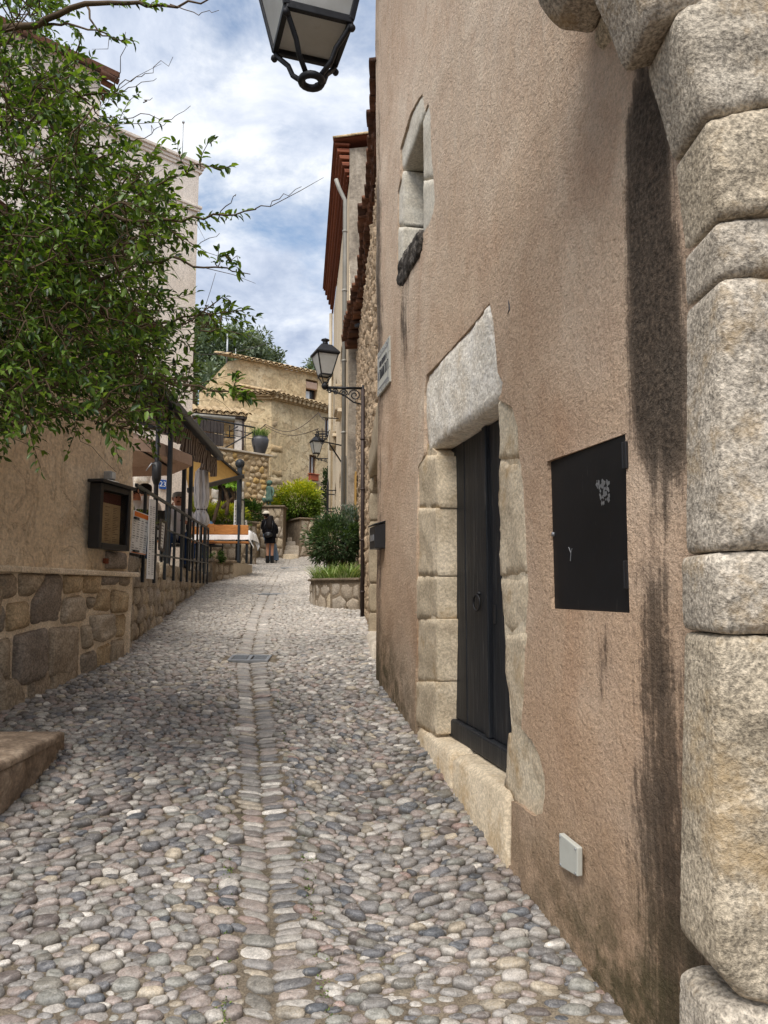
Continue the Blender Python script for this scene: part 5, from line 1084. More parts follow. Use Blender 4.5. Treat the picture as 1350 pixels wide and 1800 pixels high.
jz = [float(prof(8.7)) - .2, 1.36, 1.70, 2.18, 2.44, 2.78, 2.96]
for a, b_ in zip(jz[:-1], jz[1:]): stone('jamb_stone', R2, [(Yd1 - .02, a + .006), (Yd1 + .2, a + .006), (Yd1 + .2, b_ - .006), (Yd1 - .02, b_ - .006)], MAT_DOORSTONE, RH, .36, .015, .004, .06, .004, lift=.035)
stone('door_lintel', R2, [(Yd0 - .2, 2.97), (Yd1 + .22, 2.97), (Yd1 + .16, 3.3), (Yd0 - .2, 3.55)], MAT_DOORSTONE, RH, .34, .015, .004, .06, .004, lift=.04, rnd=0)
boxo('door_leaf', R2, Yd0, Yd1, .6, 3.0, -.34, -.3, MAT_BROWNWOOD, RH)
stone('door_step', PF(R2.p(0, float(prof(8.0)) + .12, 0), R2.u, R2.n), [(Yd0 - .1, .10), (Yd1 + .2, .07), (Yd1 + .2, -.3), (Yd0 - .1, -.3)], MAT_SLAB, RH, .4, .03, .004, .06, .006)
# ragged eave: tiles one by one
ez = [(672, 115, 6.46), (665, 190, 7.0), (662, 260, 7.67), (655, 345, 8.6), (643, 385, 9.13), (645, 420, 9.7), (640, 480, 10.7), (625, 530, 11.7), (610, 600, 13.6)]
eY = [e[2] for e in ez]; eX = [P(*e[:2], e[2]).x - .1 for e in ez]; eZ = [P(*e[:2], e[2]).z for e in ez]
y = 6.5; k = 0
while y < 13.6:
    X = float(np.interp(y, eY, eX)); Zt = float(np.interp(y, eY, eZ)); wq = R2.o.x + (y - R2.o.y) * R2.u.x / R2.u.y
    q = MB(); p = Vector((X + random.uniform(-.02, .02), y, Zt + random.uniform(-.015, .015))); canal(q, p, (1, .05, .16), .55, .23, 1); q.build('eave_tile', MAT_OLDTILE, RH, True)
    q = MB(); canal(q, Vector((X + .05 + random.uniform(-.02, .02), y + .115, Zt - .01)), (1, .05, .16), .5, .22, -1); q.build('eave_tile', MAT_OLDTILE, RH, True)
    if k % 2 == 0: q = MB(); q.box((X + .22, y + .1, Zt - .11), (.3, .24, .05), .04); q.build('eave_brick', MAT_OLDTILE, RH, bevel=.008)
    y += .225; k += 1
q = MB(); p0 = P(625, 573, 12.2); q.bar(p0, p0 + Vector((.35, -.3, -.02)), .05, .05); q.build('iron_bar', MAT_IRON, RH)
q = MB(); p0 = P(606, 607, 13.5); q.bar(p0, p0 + Vector((.5, 0, .03)), .16, .12); q.build('beam_end', MAT_OLDTILE, RH, bevel=.02)
a, z = R2.uv(626, 730); q = MB(); fbox(q, R2, a - .16, a + .16, z - .12, z + .12, -.02, .1); q.build('corbel', MAT_DOORSTONE, RH, bevel=.02)
a, z = R2.uv(630, 900); boxo('notice_board', R2, a - .22, a + .22, z - .35, z + .7, .04, .07, MAT_AWN, RH, .01)
# lamp on this house: conduit, bracket, lantern
ls = R2.uv(637.5, 900, .06)[0]; lp = R2.p(ls, 0, .06); zb_ = P(637, 690, lp.y).z
LP2 = thing('street_lantern', 'black wall lantern with white panes on a scrolled bracket of the rubble house', 'street lamp', (lp.x, lp.y, float(prof(lp.y))), 'iron street lanterns')
q = MB(); q.tube([(lp.x, lp.y, float(prof(lp.y)) - .05), (lp.x, lp.y, zb_ + .05)], .028, 10); q.build('conduit', MAT_BROWNPIPE, LP2, True)
for z in (1.6, 2.3, 3.0, 3.7): q = MB(); q.tube([(lp.x, lp.y, z - .012), (lp.x, lp.y, z + .012)], .036, 10); q.build('pipe_clip', MAT_BROWNPIPE, LP2, True)
def scroll(q, c, ax, r0, turns, r, n=26, sgn=1):
    q.tube([c + ax * (r0 * (1 - .8 * i / n) * cos(sgn * turns * 2 * pi * i / n)) + ZV * (r0 * (1 - .8 * i / n) * sin(sgn * turns * 2 * pi * i / n)) for i in range(n + 1)], r, 6)
def bracket(root, wallp, tip, k=1.0, nm='bracket'):
    q = MB(); d = (tip - wallp); L = d.length; ax = d.normalized(); q.bar(wallp, tip, .03 * k, .03 * k); q.bar(wallp + ZV * (.04 * k), wallp - ZV * (.24 * k), .04 * k, .03 * k, ax)
    for f_, r_ in ((.22, .085), (.5, .06), (.72, .045), (.88, .035)): scroll(q, wallp + ax * (L * f_) - ZV * (r_ * 1.05 * k + .012), ax, r_ * k, 1.6, .009 * k)
    q.tube([wallp - ZV * (.23 * k), wallp - ZV * (.2 * k) + ax * (L * .25), wallp - ZV * (.1 * k) + ax * (L * .5), wallp - ZV * (.05 * k) + ax * (L * .8), tip], .011 * k, 6); q.build(nm, MAT_IRON, root, True)
tip = P(571, 681, lp.y - .05); bracket(LP2, Vector((lp.x, lp.y, tip.z)), tip)
q = MB(); q.lathe([(.02, -.03), (.045, 0), (.05, .03), (.03, .06), (.02, .08)], tip, 12); q.build('socket', MAT_IRON, LP2, True)
h2 = P(568, 627, lp.y).z - P(570, 664, lp.y).z; lantern(LP2, tip + ZV * .17, .145, .075, h2 - .02, radians(22), k=.75)
# ---------------------------------------------------------------- tall cream house with the red corbelled eave
GZ = P(590, 252, 13.75).z; F3 = WF((-.68, 13.76), (-1.47, 20.8)); FZ = GZ - .72
CH = thing('cream_house', 'tall cream house with a red corbelled tile eave and blotched gable', 'house', (-.8, 17, float(prof(17))))
wall_sheet('facade', F3, resample([(.0, 1.0), (F3.L, 1.0), (F3.L, FZ), (0, FZ)], .3), [resample([(a, z0), (b_, z0), (b_, z1 - .25), ((a + b_) / 2, z1), (a, z1 - .25)], .2) for a, b_, z0, z1 in ((.9, 1.6, 2.1, 4.35), (2.5, 3.2, 2.1, 4.35), (4.6, 5.3, 2.2, 4.4), (2.2, 3.0, 5.6, 7.2), (4.8, 5.6, 5.6, 7.2))], .2, MAT_CREAMREN, CH, .25, lambda s, z: (fbm(s * .8, z * .8, 7, 3) - .5) * .02)
G3 = WF((3.2, 13.76), (-.68, 13.76), False)
if G3.n.y > 0: G3 = WF((3.2, 13.76), (-.68, 13.76), True)
wall_sheet('gable', G3, resample([(0, 1.0), (G3.L, 1.0), (G3.L, GZ - .1), (0, GZ + .35)], .3), [], .15, MAT_GREYREN, CH, .2, lambda s, z: (fbm(s * 1.4, z * 1.4, 17, 3) - .5) * .04)
q = MB(); q.prism([F3.p(.25, 1, -.3), F3.p(F3.L - .02, 1, -.3), F3.p(F3.L - .02, 1, -5), (3.1, 14.05, 1)], ZV * (GZ - 1.2)); q.build('core_wall', MAT_CREAMREN, CH)
for a, b_, z0, z1 in ((.9, 1.6, 2.1, 4.35), (2.5, 3.2, 2.1, 4.35), (4.6, 5.3, 2.2, 4.4), (2.2, 3.0, 5.6, 7.2), (4.8, 5.6, 5.6, 7.2)):
    wq = boxo('window', F3, a, b_, z0, z1, -.22, -.18, MAT_DARKGLASS, CH); boxo('frame', F3, (a + b_) / 2 - .03, (a + b_) / 2 + .03, z0, z1 - .1, -.175, -.14, MAT_GREYWOOD, wq); boxo('sill', F3, a - .1, b_ + .1, z0 - .08, z0 - .002, -.1, .1, MAT_CREAMREN, wq, .01)
for r in range(5):
    q = MB(); z = FZ + .02 + r * .14; d = .05 * (r + 1); s = -.02
    fbox(q, F3, -.03, F3.L + .05, z + .085, z + .125, .005, d + .045)
    while s < F3.L: canal(q, F3.p(s + .08, z, .005) , F3.n, d - .005, .15, 1, 5); s += .165
    o = q.build('eave_course', MAT_TERRA, CH); o['kind'] = 'stuff'
q = MB(); q.prism([F3.p(-.06, GZ + .0, .32), F3.p(F3.L + .06, GZ + .0, .32), F3.p(F3.L + .06, GZ + .7, -2.5), (2.9, 13.7, GZ + .7)], ZV * .05); q.build('roof', MAT_TERRA, CH)
for k in range(10): q = MB(); canal(q, Vector((-1.0 + k * .36, 13.7, GZ + .02 + k * .055)), (1, 0, .15), .42, .2, 1); q.build('verge_tile', MAT_PALETILE, CH, True)
def pipe(name, pts, r, mat, parent): q = MB(); q.tube(pts, r, 10); return q.build(name, mat, parent, True)
pipe('downpipe', [F3.p(.04, FZ - .02, .26), F3.p(.04, FZ - .2, .2), F3.p(.04, FZ - .45, .08), F3.p(.04, 1.6, .08)], .042, MAT_GALVPIPE, CH)
for z in (3.2, 4.6, 6.0, 7.4, 8.6): q = MB(); q.tube([F3.p(.04, z - .02, .08), F3.p(.04, z + .02, .08)], .05, 10); q.build('pipe_joint', MAT_GALVPIPE, CH, True)
pipe('lower_pipe', [F3.p(.3, 1.6, .06), F3.p(.3, 4.2, .06)], .05, MAT_BLUEPIPE, CH); pipe('downpipe', [F3.p(F3.L - .15, 1.6, .08), F3.p(F3.L - .15, FZ - .1, .08)], .05, MAT_CREAMPIPE, CH)
a, z = F3.uv(600, 705); boxo('hood_stone', F3, a - .35, a + .35, z - .3, z + .3, 0.005, .16, MAT_DOORSTONE, CH, .03)
a, z = F3.uv(590, 775); boxo('hood_stone', F3, a - .35, a + .35, z - .2, z + .2, 0.005, .16, MAT_DOORSTONE, CH, .03)
GR = thing('window_grille', 'black iron window grille projecting from the cream house', 'grille', F3.p(4.95, 2.2, .1))
for k in range(6): q = MB(); q.tube([F3.p(4.6 + k * .14, 2.15, .2), F3.p(4.6 + k * .14, 4.3, .2), F3.p(4.6 + k * .14, 4.42, .2)], [.014, .014, .002], 6); q.build('upright', MAT_IRON, GR, True)
for z in (2.3, 2.75, 3.2, 3.65, 4.1): q = MB(); fbox(q, F3, 4.56, 5.34, z, z + .025, .19, .215); fbox(q, F3, 4.56, 4.58, z, z + .025, 0, .19); fbox(q, F3, 5.32, 5.34, z, z + .025, 0, .19); q.build('crossbar', MAT_IRON, GR)
# iron basket on an arm
BK = thing('iron_basket', 'wrought iron basket cresset on a long arm from the cream house', 'cresset', P(568, 775, 15.6)); bc = P(567, 768, 15.6); wpx = F3.uv(603, 771)
q = MB()
for zz4, r in ((.10, .125), (.03, .115), (-.05, .085)): q.tube([bc + Vector((r * cos(t), r * sin(t), zz4)) for t in np.linspace(0, 2 * pi, 17)], .009, 6)
for t in np.arange(8) * pi / 4: q.tube([bc + Vector((r * cos(t), r * sin(t), z)) for r, z in ((.02, -.09), (.085, -.05), (.12, .03), (.13, .12), (.16, .15))], .008, 6)
scroll(q, bc - ZV * .13, Vector((1, 0, 0)), .045, 1.4, .009); q.build('basket', MAT_IRON, BK, True)
wb_ = F3.p(F3.uv(600, 771)[0], bc.z - .1); q = MB(); q.bar(bc - ZV * .1, wb_ + Vector((.1, 0, 0)), .025, .025); q.bar(bc.lerp(wb_, .35) - ZV * .07, wb_ - ZV * .35, .022, .022); q.build('arm', MAT_IRON, BK)
q = MB(); q.bar(bc + Vector((0, 0, .42)), bc + Vector((.32, .3, .47)), .02, .02); q.build('stay', MAT_IRON, BK)
# far wall with gate pier carrying the second bracket lantern
FW = thing('far_wall', 'narrow grey rendered wall end beyond the cream house', 'wall', (-1.3, 24, 2.5)); q = MB(); q.box((-1.05, 24.3, 4.4), (1.1, 5.5, 5.4)); q.build('wall', MAT_YELLOWREN, FW); 
q = MB(); q.box((-1.62, 23.2, 4.6), (.06, .5, 2.6)); q.build('shutter', MAT_BLACKPAINT, FW, bevel=.01)
t3 = P(556, 806, 23.6); LP3 = thing('street_lantern', 'small distant black lantern with white panes on a bracket before the ochre house', 'street lamp', (-1.6, 23.6, t3.z), 'iron street lanterns')
bracket(LP3, Vector((-1.6, 23.6, t3.z)), t3, .9); lantern(LP3, t3 + ZV * .17, .17, .09, .36, radians(20), k=.85)
# ---------------------------------------------------------------- planter with shrub on the right
PL = thing('stone_planter', 'low stone planter against the right wall with grassy leaves', 'planter', (-.8, 11.5, float(prof(11.5)))); pth = [(-.36, 10.72), (-.78, 10.95), (-1.05, 11.35), (-1.17, 11.9), (-1.16, 12.6), (-1.05, 14.2)]; pz_ = P(590, 1021, 11.2).z
for k, (a, b_) in enumerate(zip(pth[:-1], pth[1:])):
    fr = WF(b_, a) ; fr = fr if fr.n.x < 0 or fr.n.y < -.5 else WF(b_, a, True)
    wall_sheet('bedding', fr, resample([(-.01, .9), (fr.L + .01, .9), (fr.L + .01, pz_), (-.01, pz_)], .1), [], .08, MAT_RUBJOINT, PL, .12, lambda s, z: (fbm(s * 8, z * 8, 3, 3) - .5) * .015)
    rubble(PL, fr, .0, fr.L, 1.1, pz_ - .03, max(2, int(fr.L / .2)), 3, MAT_RUBBLE, 30 + k, .007, .05, .012, .04, .012, .012)
    q = MB(); q.box(fr.p(fr.L / 2, pz_ + .02, -.05), (fr.L + .04, .2, .035), ax=(fr.u, fr.n, ZV)); q.build('coping', MAT_RUBJOINT, PL, bevel=.01)
mk('soil', [(x + (.06 if i else .0), y + .02, pz_ - .02) for i, (x, y) in enumerate(pth)] + [(-.5, 14.2, pz_ - .02)], [tuple(range(7))], MAT_SOIL, PL)
SH = thing('shrub', 'dark green glossy shrub on a short stem in the right planter', 'shrub', (-.86, 12.3, pz_)); c0 = P(588, 950, 12.4)
bush(SH, (c0.x, 12.4, c0.z + .02), (.5, .5, .46), 5200, .07, .024, [S(56, 76, 44)[:3], S(72, 94, 56)[:3], S(92, 114, 74)[:3]], 60, .4, True, (-.84, 12.4, pz_))
SH2 = thing('shrub', 'grey-green silvery shrub leaning on the right wall behind the dark one', 'shrub', (-.55, 12.6, pz_)); c1 = P(617, 925, 12.7)
bush(SH2, (c1.x - .02, 12.7, c1.z), (.27, .4, .38), 2200, .055, .02, [S(104, 120, 108)[:3], S(84, 102, 88)[:3], S(124, 138, 130)[:3]], 36, .4, True, (-.55, 12.7, pz_))
def tuft(root, cx_, cy_, cz_, n, L, spread, base):
    th = RNG.random(n) * 2 * pi; r = RNG.random(n) ** .6 * spread; ps = np.stack([cx_ + r * np.cos(th), cy_ + r * np.sin(th), np.full(n, cz_)], 1); seg = 4; V_ = np.zeros((n, 2 * (seg + 1), 3)); out = np.stack([np.cos(th + RNG.normal(0, .6, n)), np.sin(th + RNG.normal(0, .6, n)), 0 * th], 1); l = L * (.6 + .6 * RNG.random(n)); bend = .3 + .7 * RNG.random(n)
    for k in range(seg + 1):
        t = k / seg; c_ = ps + out * (l * bend * t ** 1.7 * .8)[:, None] + np.array([0, 0, 1]) * (l * (t - .45 * bend * t ** 2.2))[:, None]; side = np.cross(out, [0, 0, 1]) * (.007 * (1 - t ** 2) + .0006); V_[:, 2 * k] = c_ - side; V_[:, 2 * k + 1] = c_ + side
    f = np.array([(2 * k, 2 * k + 1, 2 * k + 3, 2 * k + 2) for k in range(seg)]); F_ = (f[None] + (np.arange(n) * 2 * (seg + 1))[:, None, None]).reshape(-1, 4)
    o = mk('blades', V_.reshape(-1, 3), F_, MAT_FARLEAF, root, True, {'col': np.repeat(leafcols(n, base, .3), 2 * (seg + 1), 0)}); o['kind'] = 'stuff'
for k, (x, y, nm) in enumerate(((-.52, 10.98, 'nearest the drainpipe'), (-.78, 11.25, 'in the middle of the row'), (-.98, 11.75, 'at the outer corner'))):
    T = thing('grass_clump', 'clump of strappy green leaves in the right planter, ' + nm, 'plant', (x, y, pz_), 'strappy plants in the planter'); tuft(T, x, y, pz_ - .02, 210, .34, .16, [S(112, 140, 66)[:3], S(140, 164, 92)[:3], S(92, 122, 54)[:3], S(176, 188, 130)[:3]])
# ---------------------------------------------------------------- ochre house closing the street
YZ = P(473, 700, 29.0).z; YC = (-4.5, 29.0); YR = WF(YC, (-.9, 32.97), True); YL = WF(YC, (-7.4, 29.1))
if YL.n.y > 0: YL = WF(YC, (-7.4, 29.1), True)
YH = thing('ochre_house', 'ochre rendered house with canal tile roofs closing the end of the street', 'house', (-4.5, 29, 3.2))
def whole(fr, x0, x1, y0, y1):
    a, c = fr.uv(x0, (y0 + y1) / 2)[0], fr.uv(x1, (y0 + y1) / 2)[0]; xm = (x0 + x1) / 2; return min(a, c), max(a, c), fr.uv(xm, y1)[1], fr.uv(xm, y0)[1]
wA = whole(YR, 543, 556, 800, 846); wB = whole(YR, 571, 584, 735, 768)
rect = lambda w: resample([(w[0], w[2]), (w[1], w[2]), (w[1], w[3]), (w[0], w[3])], .3)
yd = lambda s, z: (fbm(s * .6, z * .6, 3, 3) - .5) * .10 + (fbm(s * 2.6, z * 2.6, 5, 3) - .5) * .05
wall_sheet('right_wall', YR, resample([(0, 2.3), (YR.L, 2.3), (YR.L, YZ), (0, YZ)], .3), [rect(wA), rect(wB)], .16, MAT_YELLOWREN, YH, .3, yd)
wall_sheet('left_wall', YL, resample([(0, 2.3), (YL.L, 2.3), (YL.L, YZ), (0, YZ)], .3), [], .16, MAT_YELLOWREN, YH, .3, yd)
q = MB(); q.prism([YR.p(.3, 2.3, -.4), YR.p(YR.L, 2.3, -.4), YR.p(YR.L, 2.3, -5), YL.p(YL.L, 2.3, -5), YL.p(YL.L, 2.3, -.4)], ZV * (YZ - 2.4)); q.build('core_wall', MAT_YELLOWREN, YH)
def win(fr, w, parent, pane, frame, d=-.16, bars=1, sill=None):
    fwn = boxo('window', fr, w[0], w[1], w[2], w[3], d - .03, d, pane, parent); t = .05
    for a, b_, c, e in ((w[0], w[0] + t, w[2], w[3]), (w[1] - t, w[1], w[2], w[3]), (w[0] + t, w[1] - t, w[2], w[2] + t), (w[0] + t, w[1] - t, w[3] - t, w[3])) + (((w[0] + w[1]) / 2 - .025, (w[0] + w[1]) / 2 + .025, w[2] + t, w[3] - t),) * bars: boxo('frame', fr, a, b_, c, e, d + .001, d + .05, frame, fwn, .006)
    if sill: boxo('sill', fr, w[0] - .12, w[1] + .12, w[2] - .1, w[2] - .002, -.1, .12, sill, fwn, .015)
    return fwn
win(YR, wA, YH, MAT_PALEGLASS, MAT_BROWNWOOD, sill=MAT_DOORSTONE); win(YR, wB, YH, MAT_PALEGLASS, MAT_BROWNWOOD)
FB = thing('flower_box', 'terracotta flower box on the sill of the ochre house', 'flower box', YR.p((wA[0] + wA[1]) / 2, wA[2])); boxo('box', YR, wA[0] - .02, wA[1] + .02, wA[2] + .01, wA[2] + .26, -.02, .14, MAT_TERRAPOT, FB, .02); boxo('rim', YR, wA[0] - .05, wA[1] + .05, wA[2] + .26, wA[2] + .31, -.05, .17, MAT_TERRAPOT, FB, .012)
boxo('niche_stone', YR, wA[0] - .1, wA[1] + .1, wA[2] - 1.6, wA[2] - .3, -.05, .03, MAT_DOORSTONE, YH, .02)
rr = random.Random(5)                                   # exposed corner stones
for k in range(16):
    z = 3.2 + k * .33
    if z > YZ - .9 or rr.random() < .25: continue
    L_ = rr.choice([.35, .6]); stone('corner_stone', YR, [(-.01, z), (L_, z + .02), (L_ - .04, z + .27), (-.01, z + .28)], MAT_WARMSTONE, YH, .05, .03, .01, .12, .02, lift=.045)
# tiled skirt roof and upper storey
back_r = -YR.n * .95 + ZV * .3; back_l = -YL.n * .95 + ZV * .3
tile_roof('tile_course', YR.p(-.15, YZ + .14, .3), YR.p(YR.L, YZ + .14, .3), back_r, 6, MAT_PALETILE, YH, .24, .46); tile_roof('tile_course', YL.p(-.1, YZ + .14, .25), YL.p(1.6, YZ + .18, .25), back_l, 4, MAT_PALETILE, YH, .24, .46)
for (d, z0, z1) in ((.2, YZ + .05, YZ + .12), (.1, YZ - .06, YZ + .048)): boxo('eave_band', YR, -.1, YR.L, z0, z1, -.3, d, MAT_PALETILE, YH, .01); boxo('eave_band', YL, .0, 1.6, z0 + .002, z1 + .002, -.3, d - .01, MAT_PALETILE, YH, .01)
q = MB(); s = 0.
while s < YR.L: fbox(q, YR, s, s + .12, YZ - .02, YZ + .1, .1, .27); s += .24
o = q.build('eave_dentil', MAT_PALETILE, YH); o['kind'] = 'stuff'
q = MB(); q.prism([YR.p(0, YZ + .1, .2), YR.p(YR.L, YZ + .1, .2), YR.p(YR.L, YZ + .75, -2.1), YR.p(-1.5, YZ + .75, -2.1)], ZV * .04); q.build('roof_deck', MAT_PALETILE, YH)
UC = (-6.1, 30.4); UR = WF(UC, (-1.4, 34.0), True); UL = WF(UC, (-8.0, 31.3)); UL = UL if UL.n.y < 0 else WF(UC, (-8.0, 31.3), True); UZ = P(413, 632, 30.4).z
wC = whole(UR, 537, 558, 668, 702)
wall_sheet('upper_wall', UR, resample([(0, YZ - .3), (UR.L, YZ - .3), (UR.L, UZ), (0, UZ)], .3), [rect(wC)], .2, MAT_YELLOWREN, YH, .3, yd)
wall_sheet('upper_gable', UL, resample([(0, YZ - 1.5), (UL.L, YZ - 1.5), (UL.L, UZ - 1.2), (.6, UZ), (0, UZ)], .3), [], .2, MAT_YELLOWREN, YH, .3, yd)
q = MB(); q.prism([UR.p(.3, YZ - .3, -.35), UR.p(UR.L, YZ - .3, -.35), UR.p(UR.L, YZ - .3, -4), UL.p(UL.L, YZ - .3, -4), UL.p(1.0, YZ - .3, -.35)], ZV * (UZ - YZ - .9)); q.build('upper_core', MAT_YELLOWREN, YH)
win(UR, wC, YH, MAT_DARKGLASS, MAT_BROWNWOOD, -.25); boxo('blind_roll', UR, wC[0] + .02, wC[1] - .02, wC[3] - .42, wC[3] - .1, -.16, .02, MAT_PARASOL, YH, .03); boxo('white_pane', UR, wC[0] + .1, (wC[0] + wC[1]) / 2, wC[2] + .05, wC[3] - .5, -.19, -.17, MAT_PALEGLASS, YH)
tile_roof('upper_tile_course', UR.p(-.5, UZ + .02, .22), UR.p(UR.L, UZ + .02, .22), -UR.n * .95 + ZV * .3, 4, MAT_PALETILE, YH, .26, .46)
CHM = thing('television_mast', 'thin metal mast on the roof of the ochre house', 'mast', P(399, 640, 31.5)); q = MB(); m0 = P(399, 632, 31.5); q.tube([m0 - ZV * .6, m0 + ZV * 1.2], .04, 8); m1 = P(414, 630, 31.8); q.tube([m1 - ZV * .4, m1 + ZV * .45], .02, 6); q.build('mast', MAT_STEEL, CHM, True)
# ---------------------------------------------------------------- stone terrace house left of it
SWF = WF((-4.10, 26.0), (-6.4, 23.75)); SWF = SWF if SWF.n.y < 0 else WF((-4.10, 26.0), (-6.4, 23.75), True); SZ = P(468, 803, 26.0).z
TWL = thing('garden_wall', 'high stone terrace wall with barred window beside the ochre house', 'wall', (-5, 25, 2.7)); wD = whole(SWF, 384, 416, 848, 893)
wall_sheet('bedding', SWF, resample([(0, 2.2), (SWF.L + 2, 2.2), (SWF.L + 2, SZ), (0, SZ)], .3), [rect(wD)], .2, MAT_WARMJOINT, TWL, .3, lambda s, z: (fbm(s * 3, z * 3, 3, 3) - .5) * .03)
rubble(TWL, SWF, .02, SWF.L, 3.0, SZ - .02, 14, 17, MAT_WARMSTONE, 8, .012, .05, .025, .08, .018, .03, clip=lambda s, z: not (wD[0] - .28 < s < wD[1] + .28 and wD[2] - .2 < z < wD[3] + .25), var=.02, jit=.38)
for a, b_ in ((wD[0] - .27, wD[0] - .01), (wD[1] + .01, wD[1] + .27)):
    for k in range(3): z0 = wD[2] - .1 + k * (wD[3] - wD[2] + .2) / 3; stone('window_jamb', SWF, [(a, z0 + .01), (b_, z0 + .01), (b_, z0 + (wD[3] - wD[2] + .2) / 3 - .01), (a, z0 + (wD[3] - wD[2] + .2) / 3 - .01)], MAT_LINTEL, TWL, .15, .02, .005, .12, .01, lift=.05)
boxo('window_sill', SWF, wD[0] - .3, wD[1] + .3, wD[2] - .16, wD[2] - .02, -.1, .12, MAT_LINTEL, TWL, .015); win(SWF, wD, TWL, MAT_DARKGLASS, MAT_BROWNWOOD, -.2)
GB = thing('window_bars', 'iron bars over the window of the stone terrace wall', 'grille', SWF.p((wD[0] + wD[1]) / 2, wD[2]))
for k in range(6): s = wD[0] + .04 + k * (wD[1] - wD[0] - .08) / 5; boxo('bar', SWF, s - .01, s + .01, wD[2], wD[3], -.02, .0, MAT_IRON, GB)
for k in range(4): z = wD[2] + .1 + k * (wD[3] - wD[2] - .2) / 3; boxo('crossbar', SWF, wD[0], wD[1], z - .01, z + .01, .001, .015, MAT_IRON, GB)
boxo('coping', SWF, -.12, SWF.L + 2, SZ + .002, SZ + .07, -.35, .08, MAT_SLAB, TWL, .015)
q = MB(); q.prism([SWF.p(0, 2.2, -.32), SWF.p(SWF.L + 2, 2.2, -.32), SWF.p(SWF.L + 2, 2.2, -4), SWF.p(0, 2.2, -2.6)], ZV * (SZ - 2.2)); q.build('terrace_fill', MAT_WARMJOINT, TWL)
# terrace railing, planter boxes, pot
RL = thing('terrace_railing', 'grey metal handrail on top of the stone terrace wall', 'railing', SWF.p(1.5, SZ + .07)); rz_ = SZ + .07; s_e, s_s = .55, SWF.L
for nm, z, r in (('handrail', .92, .03), ('rail', .5, .014)): q = MB(); q.tube([SWF.p(s_e, rz_ + z, -.1), SWF.p(s_s + 1.5, rz_ + z, -.1)], r, 8); q.build(nm, MAT_ANTHRACITE, RL, True)
for s in (.57, .95, 1.4, 2.2, 3.0): q = MB(); q.tube([SWF.p(s, rz_ - .02, -.1), SWF.p(s, rz_ + .92, -.1)], .016, 6); q.build('upright', MAT_ANTHRACITE, RL, True)
q = MB(); q.tube([SWF.p(1.75, rz_ + .03, -.12), SWF.p(.62, rz_ + .75, -.12)], .022, 6); q.build('brace', MAT_ANTHRACITE, RL, True)
sP_, _ = SWF.uv(457, 790, -.12); pp_ = SWF.p(sP_, rz_, -.12); PT = thing('plant_pot', 'big dark grey urn pot with trailing grass on the terrace wall', 'plant pot', pp_)
q = MB(); hp = P(457, 768, pp_.y).z - pp_.z; q.lathe([(.15, 0), (.2, .1 * hp), (.28, .5 * hp), (.31, .78 * hp), (.29, .9 * hp), (.25, .97 * hp), (.27, hp), (.24, hp), (.2, hp - .06)], pp_, 20); q.build('urn', MAT_CLAYPOT, PT, True); tuft(PT, pp_.x, pp_.y, pp_.z + hp - .04, 420, .42, .26, [S(122, 148, 84)[:3], S(150, 172, 104)[:3], S(96, 124, 66)[:3]])
for k, nm in enumerate(('upper', 'lower')):
    s0, z0 = SWF.uv(391, 790 if not k else 801, .05); z0 = SZ + (.52 if not k else .10); B = thing('planter_box', nm + ' of two slatted dark wood boxes hung on the terrace railing', 'planter box', SWF.p(s0, z0, .1))
    for j in range(8): boxo('slat', SWF, s0 + j * .13, s0 + j * .13 + .115, z0, z0 + .38, .06, .10 + .004 * (j % 2), MAT_GREYWOOD, B, .004)
    boxo('trough', SWF, s0, s0 + 1.03, z0 + .02, z0 + .36, -.06, .058, MAT_GREYWOOD, B)
LHF = WF((-5.15, 26.6), (-8.5, 25.4)); LHF = LHF if LHF.n.y < 0 else WF((-5.15, 26.6), (-8.5, 25.4), True); LZ = P(420, 738, 26.6).z
SHH = thing('stone_cottage', 'small stone cottage with tiled eave and grey gutter left of the ochre house', 'house', (-6, 27, 5)); wall_sheet('wall', LHF, resample([(0, SZ - .5), (LHF.L, SZ - .5), (LHF.L, LZ), (0, LZ)], .3), [], .2, MAT_WARMJOINT, SHH, .3, lambda s, z: (fbm(s * 3, z * 3, 13, 3) - .5) * .04)
rubble(SHH, LHF, .35, LHF.L, SZ - .3, LZ - .05, 14, 8, MAT_WARMSTONE, 18, .012, .05, .025, .08, .018, .03, var=.02, jit=.38); boxo('corner_render', LHF, -.02, .33, SZ - .5, LZ - .02, -.1, .06, MAT_WHITEREN, SHH)
q = MB(); q.prism([LHF.p(.05, SZ - .5, -.32), LHF.p(LHF.L, SZ - .5, -.32), LHF.p(LHF.L, SZ - .5, -2.5), LHF.p(.05, SZ - .5, -2.0)], ZV * (LZ - SZ + .5)); q.build('core_wall', MAT_WARMJOINT, SHH)
tile_roof('tile_course', LHF.p(-.15, LZ + .12, .25), LHF.p(LHF.L, LZ + .12, .25), -LHF.n * .95 + ZV * .32, 4, MAT_PALETILE, SHH, .26, .46); boxo('fascia', LHF, -.1, LHF.L, LZ + .0, LZ + .1, -.3, .2, MAT_GREYWOOD, SHH)
pipe('gutter', [LHF.p(.35, LZ - .06, .26), LHF.p(LHF.L, LZ - .02, .26)], .075, MAT_GALVPIPE, SHH); pipe('downpipe', [LHF.p(.02, LZ, .1), LHF.p(.02, SZ - .3, .1)], .04, MAT_BROWNPIPE, SHH)
wE = (1.1, 1.9, SZ + .35, SZ + .95); win(LHF, wE, SHH, MAT_DARKGLASS, MAT_BROWNWOOD, .06)
SG = thing('iron_sign', 'iron letters standing out from the stone cottage wall', 'sign', LHF.p(1.4, SZ + .95, .1)); zl = P(370, 756, 26).z
def stroke(pts, r=.022): q = MB(); q.tube([LHF.p(s, z, .16) for s, z in pts], r, 6); q.build('letter', MAT_IRON, SG, True)
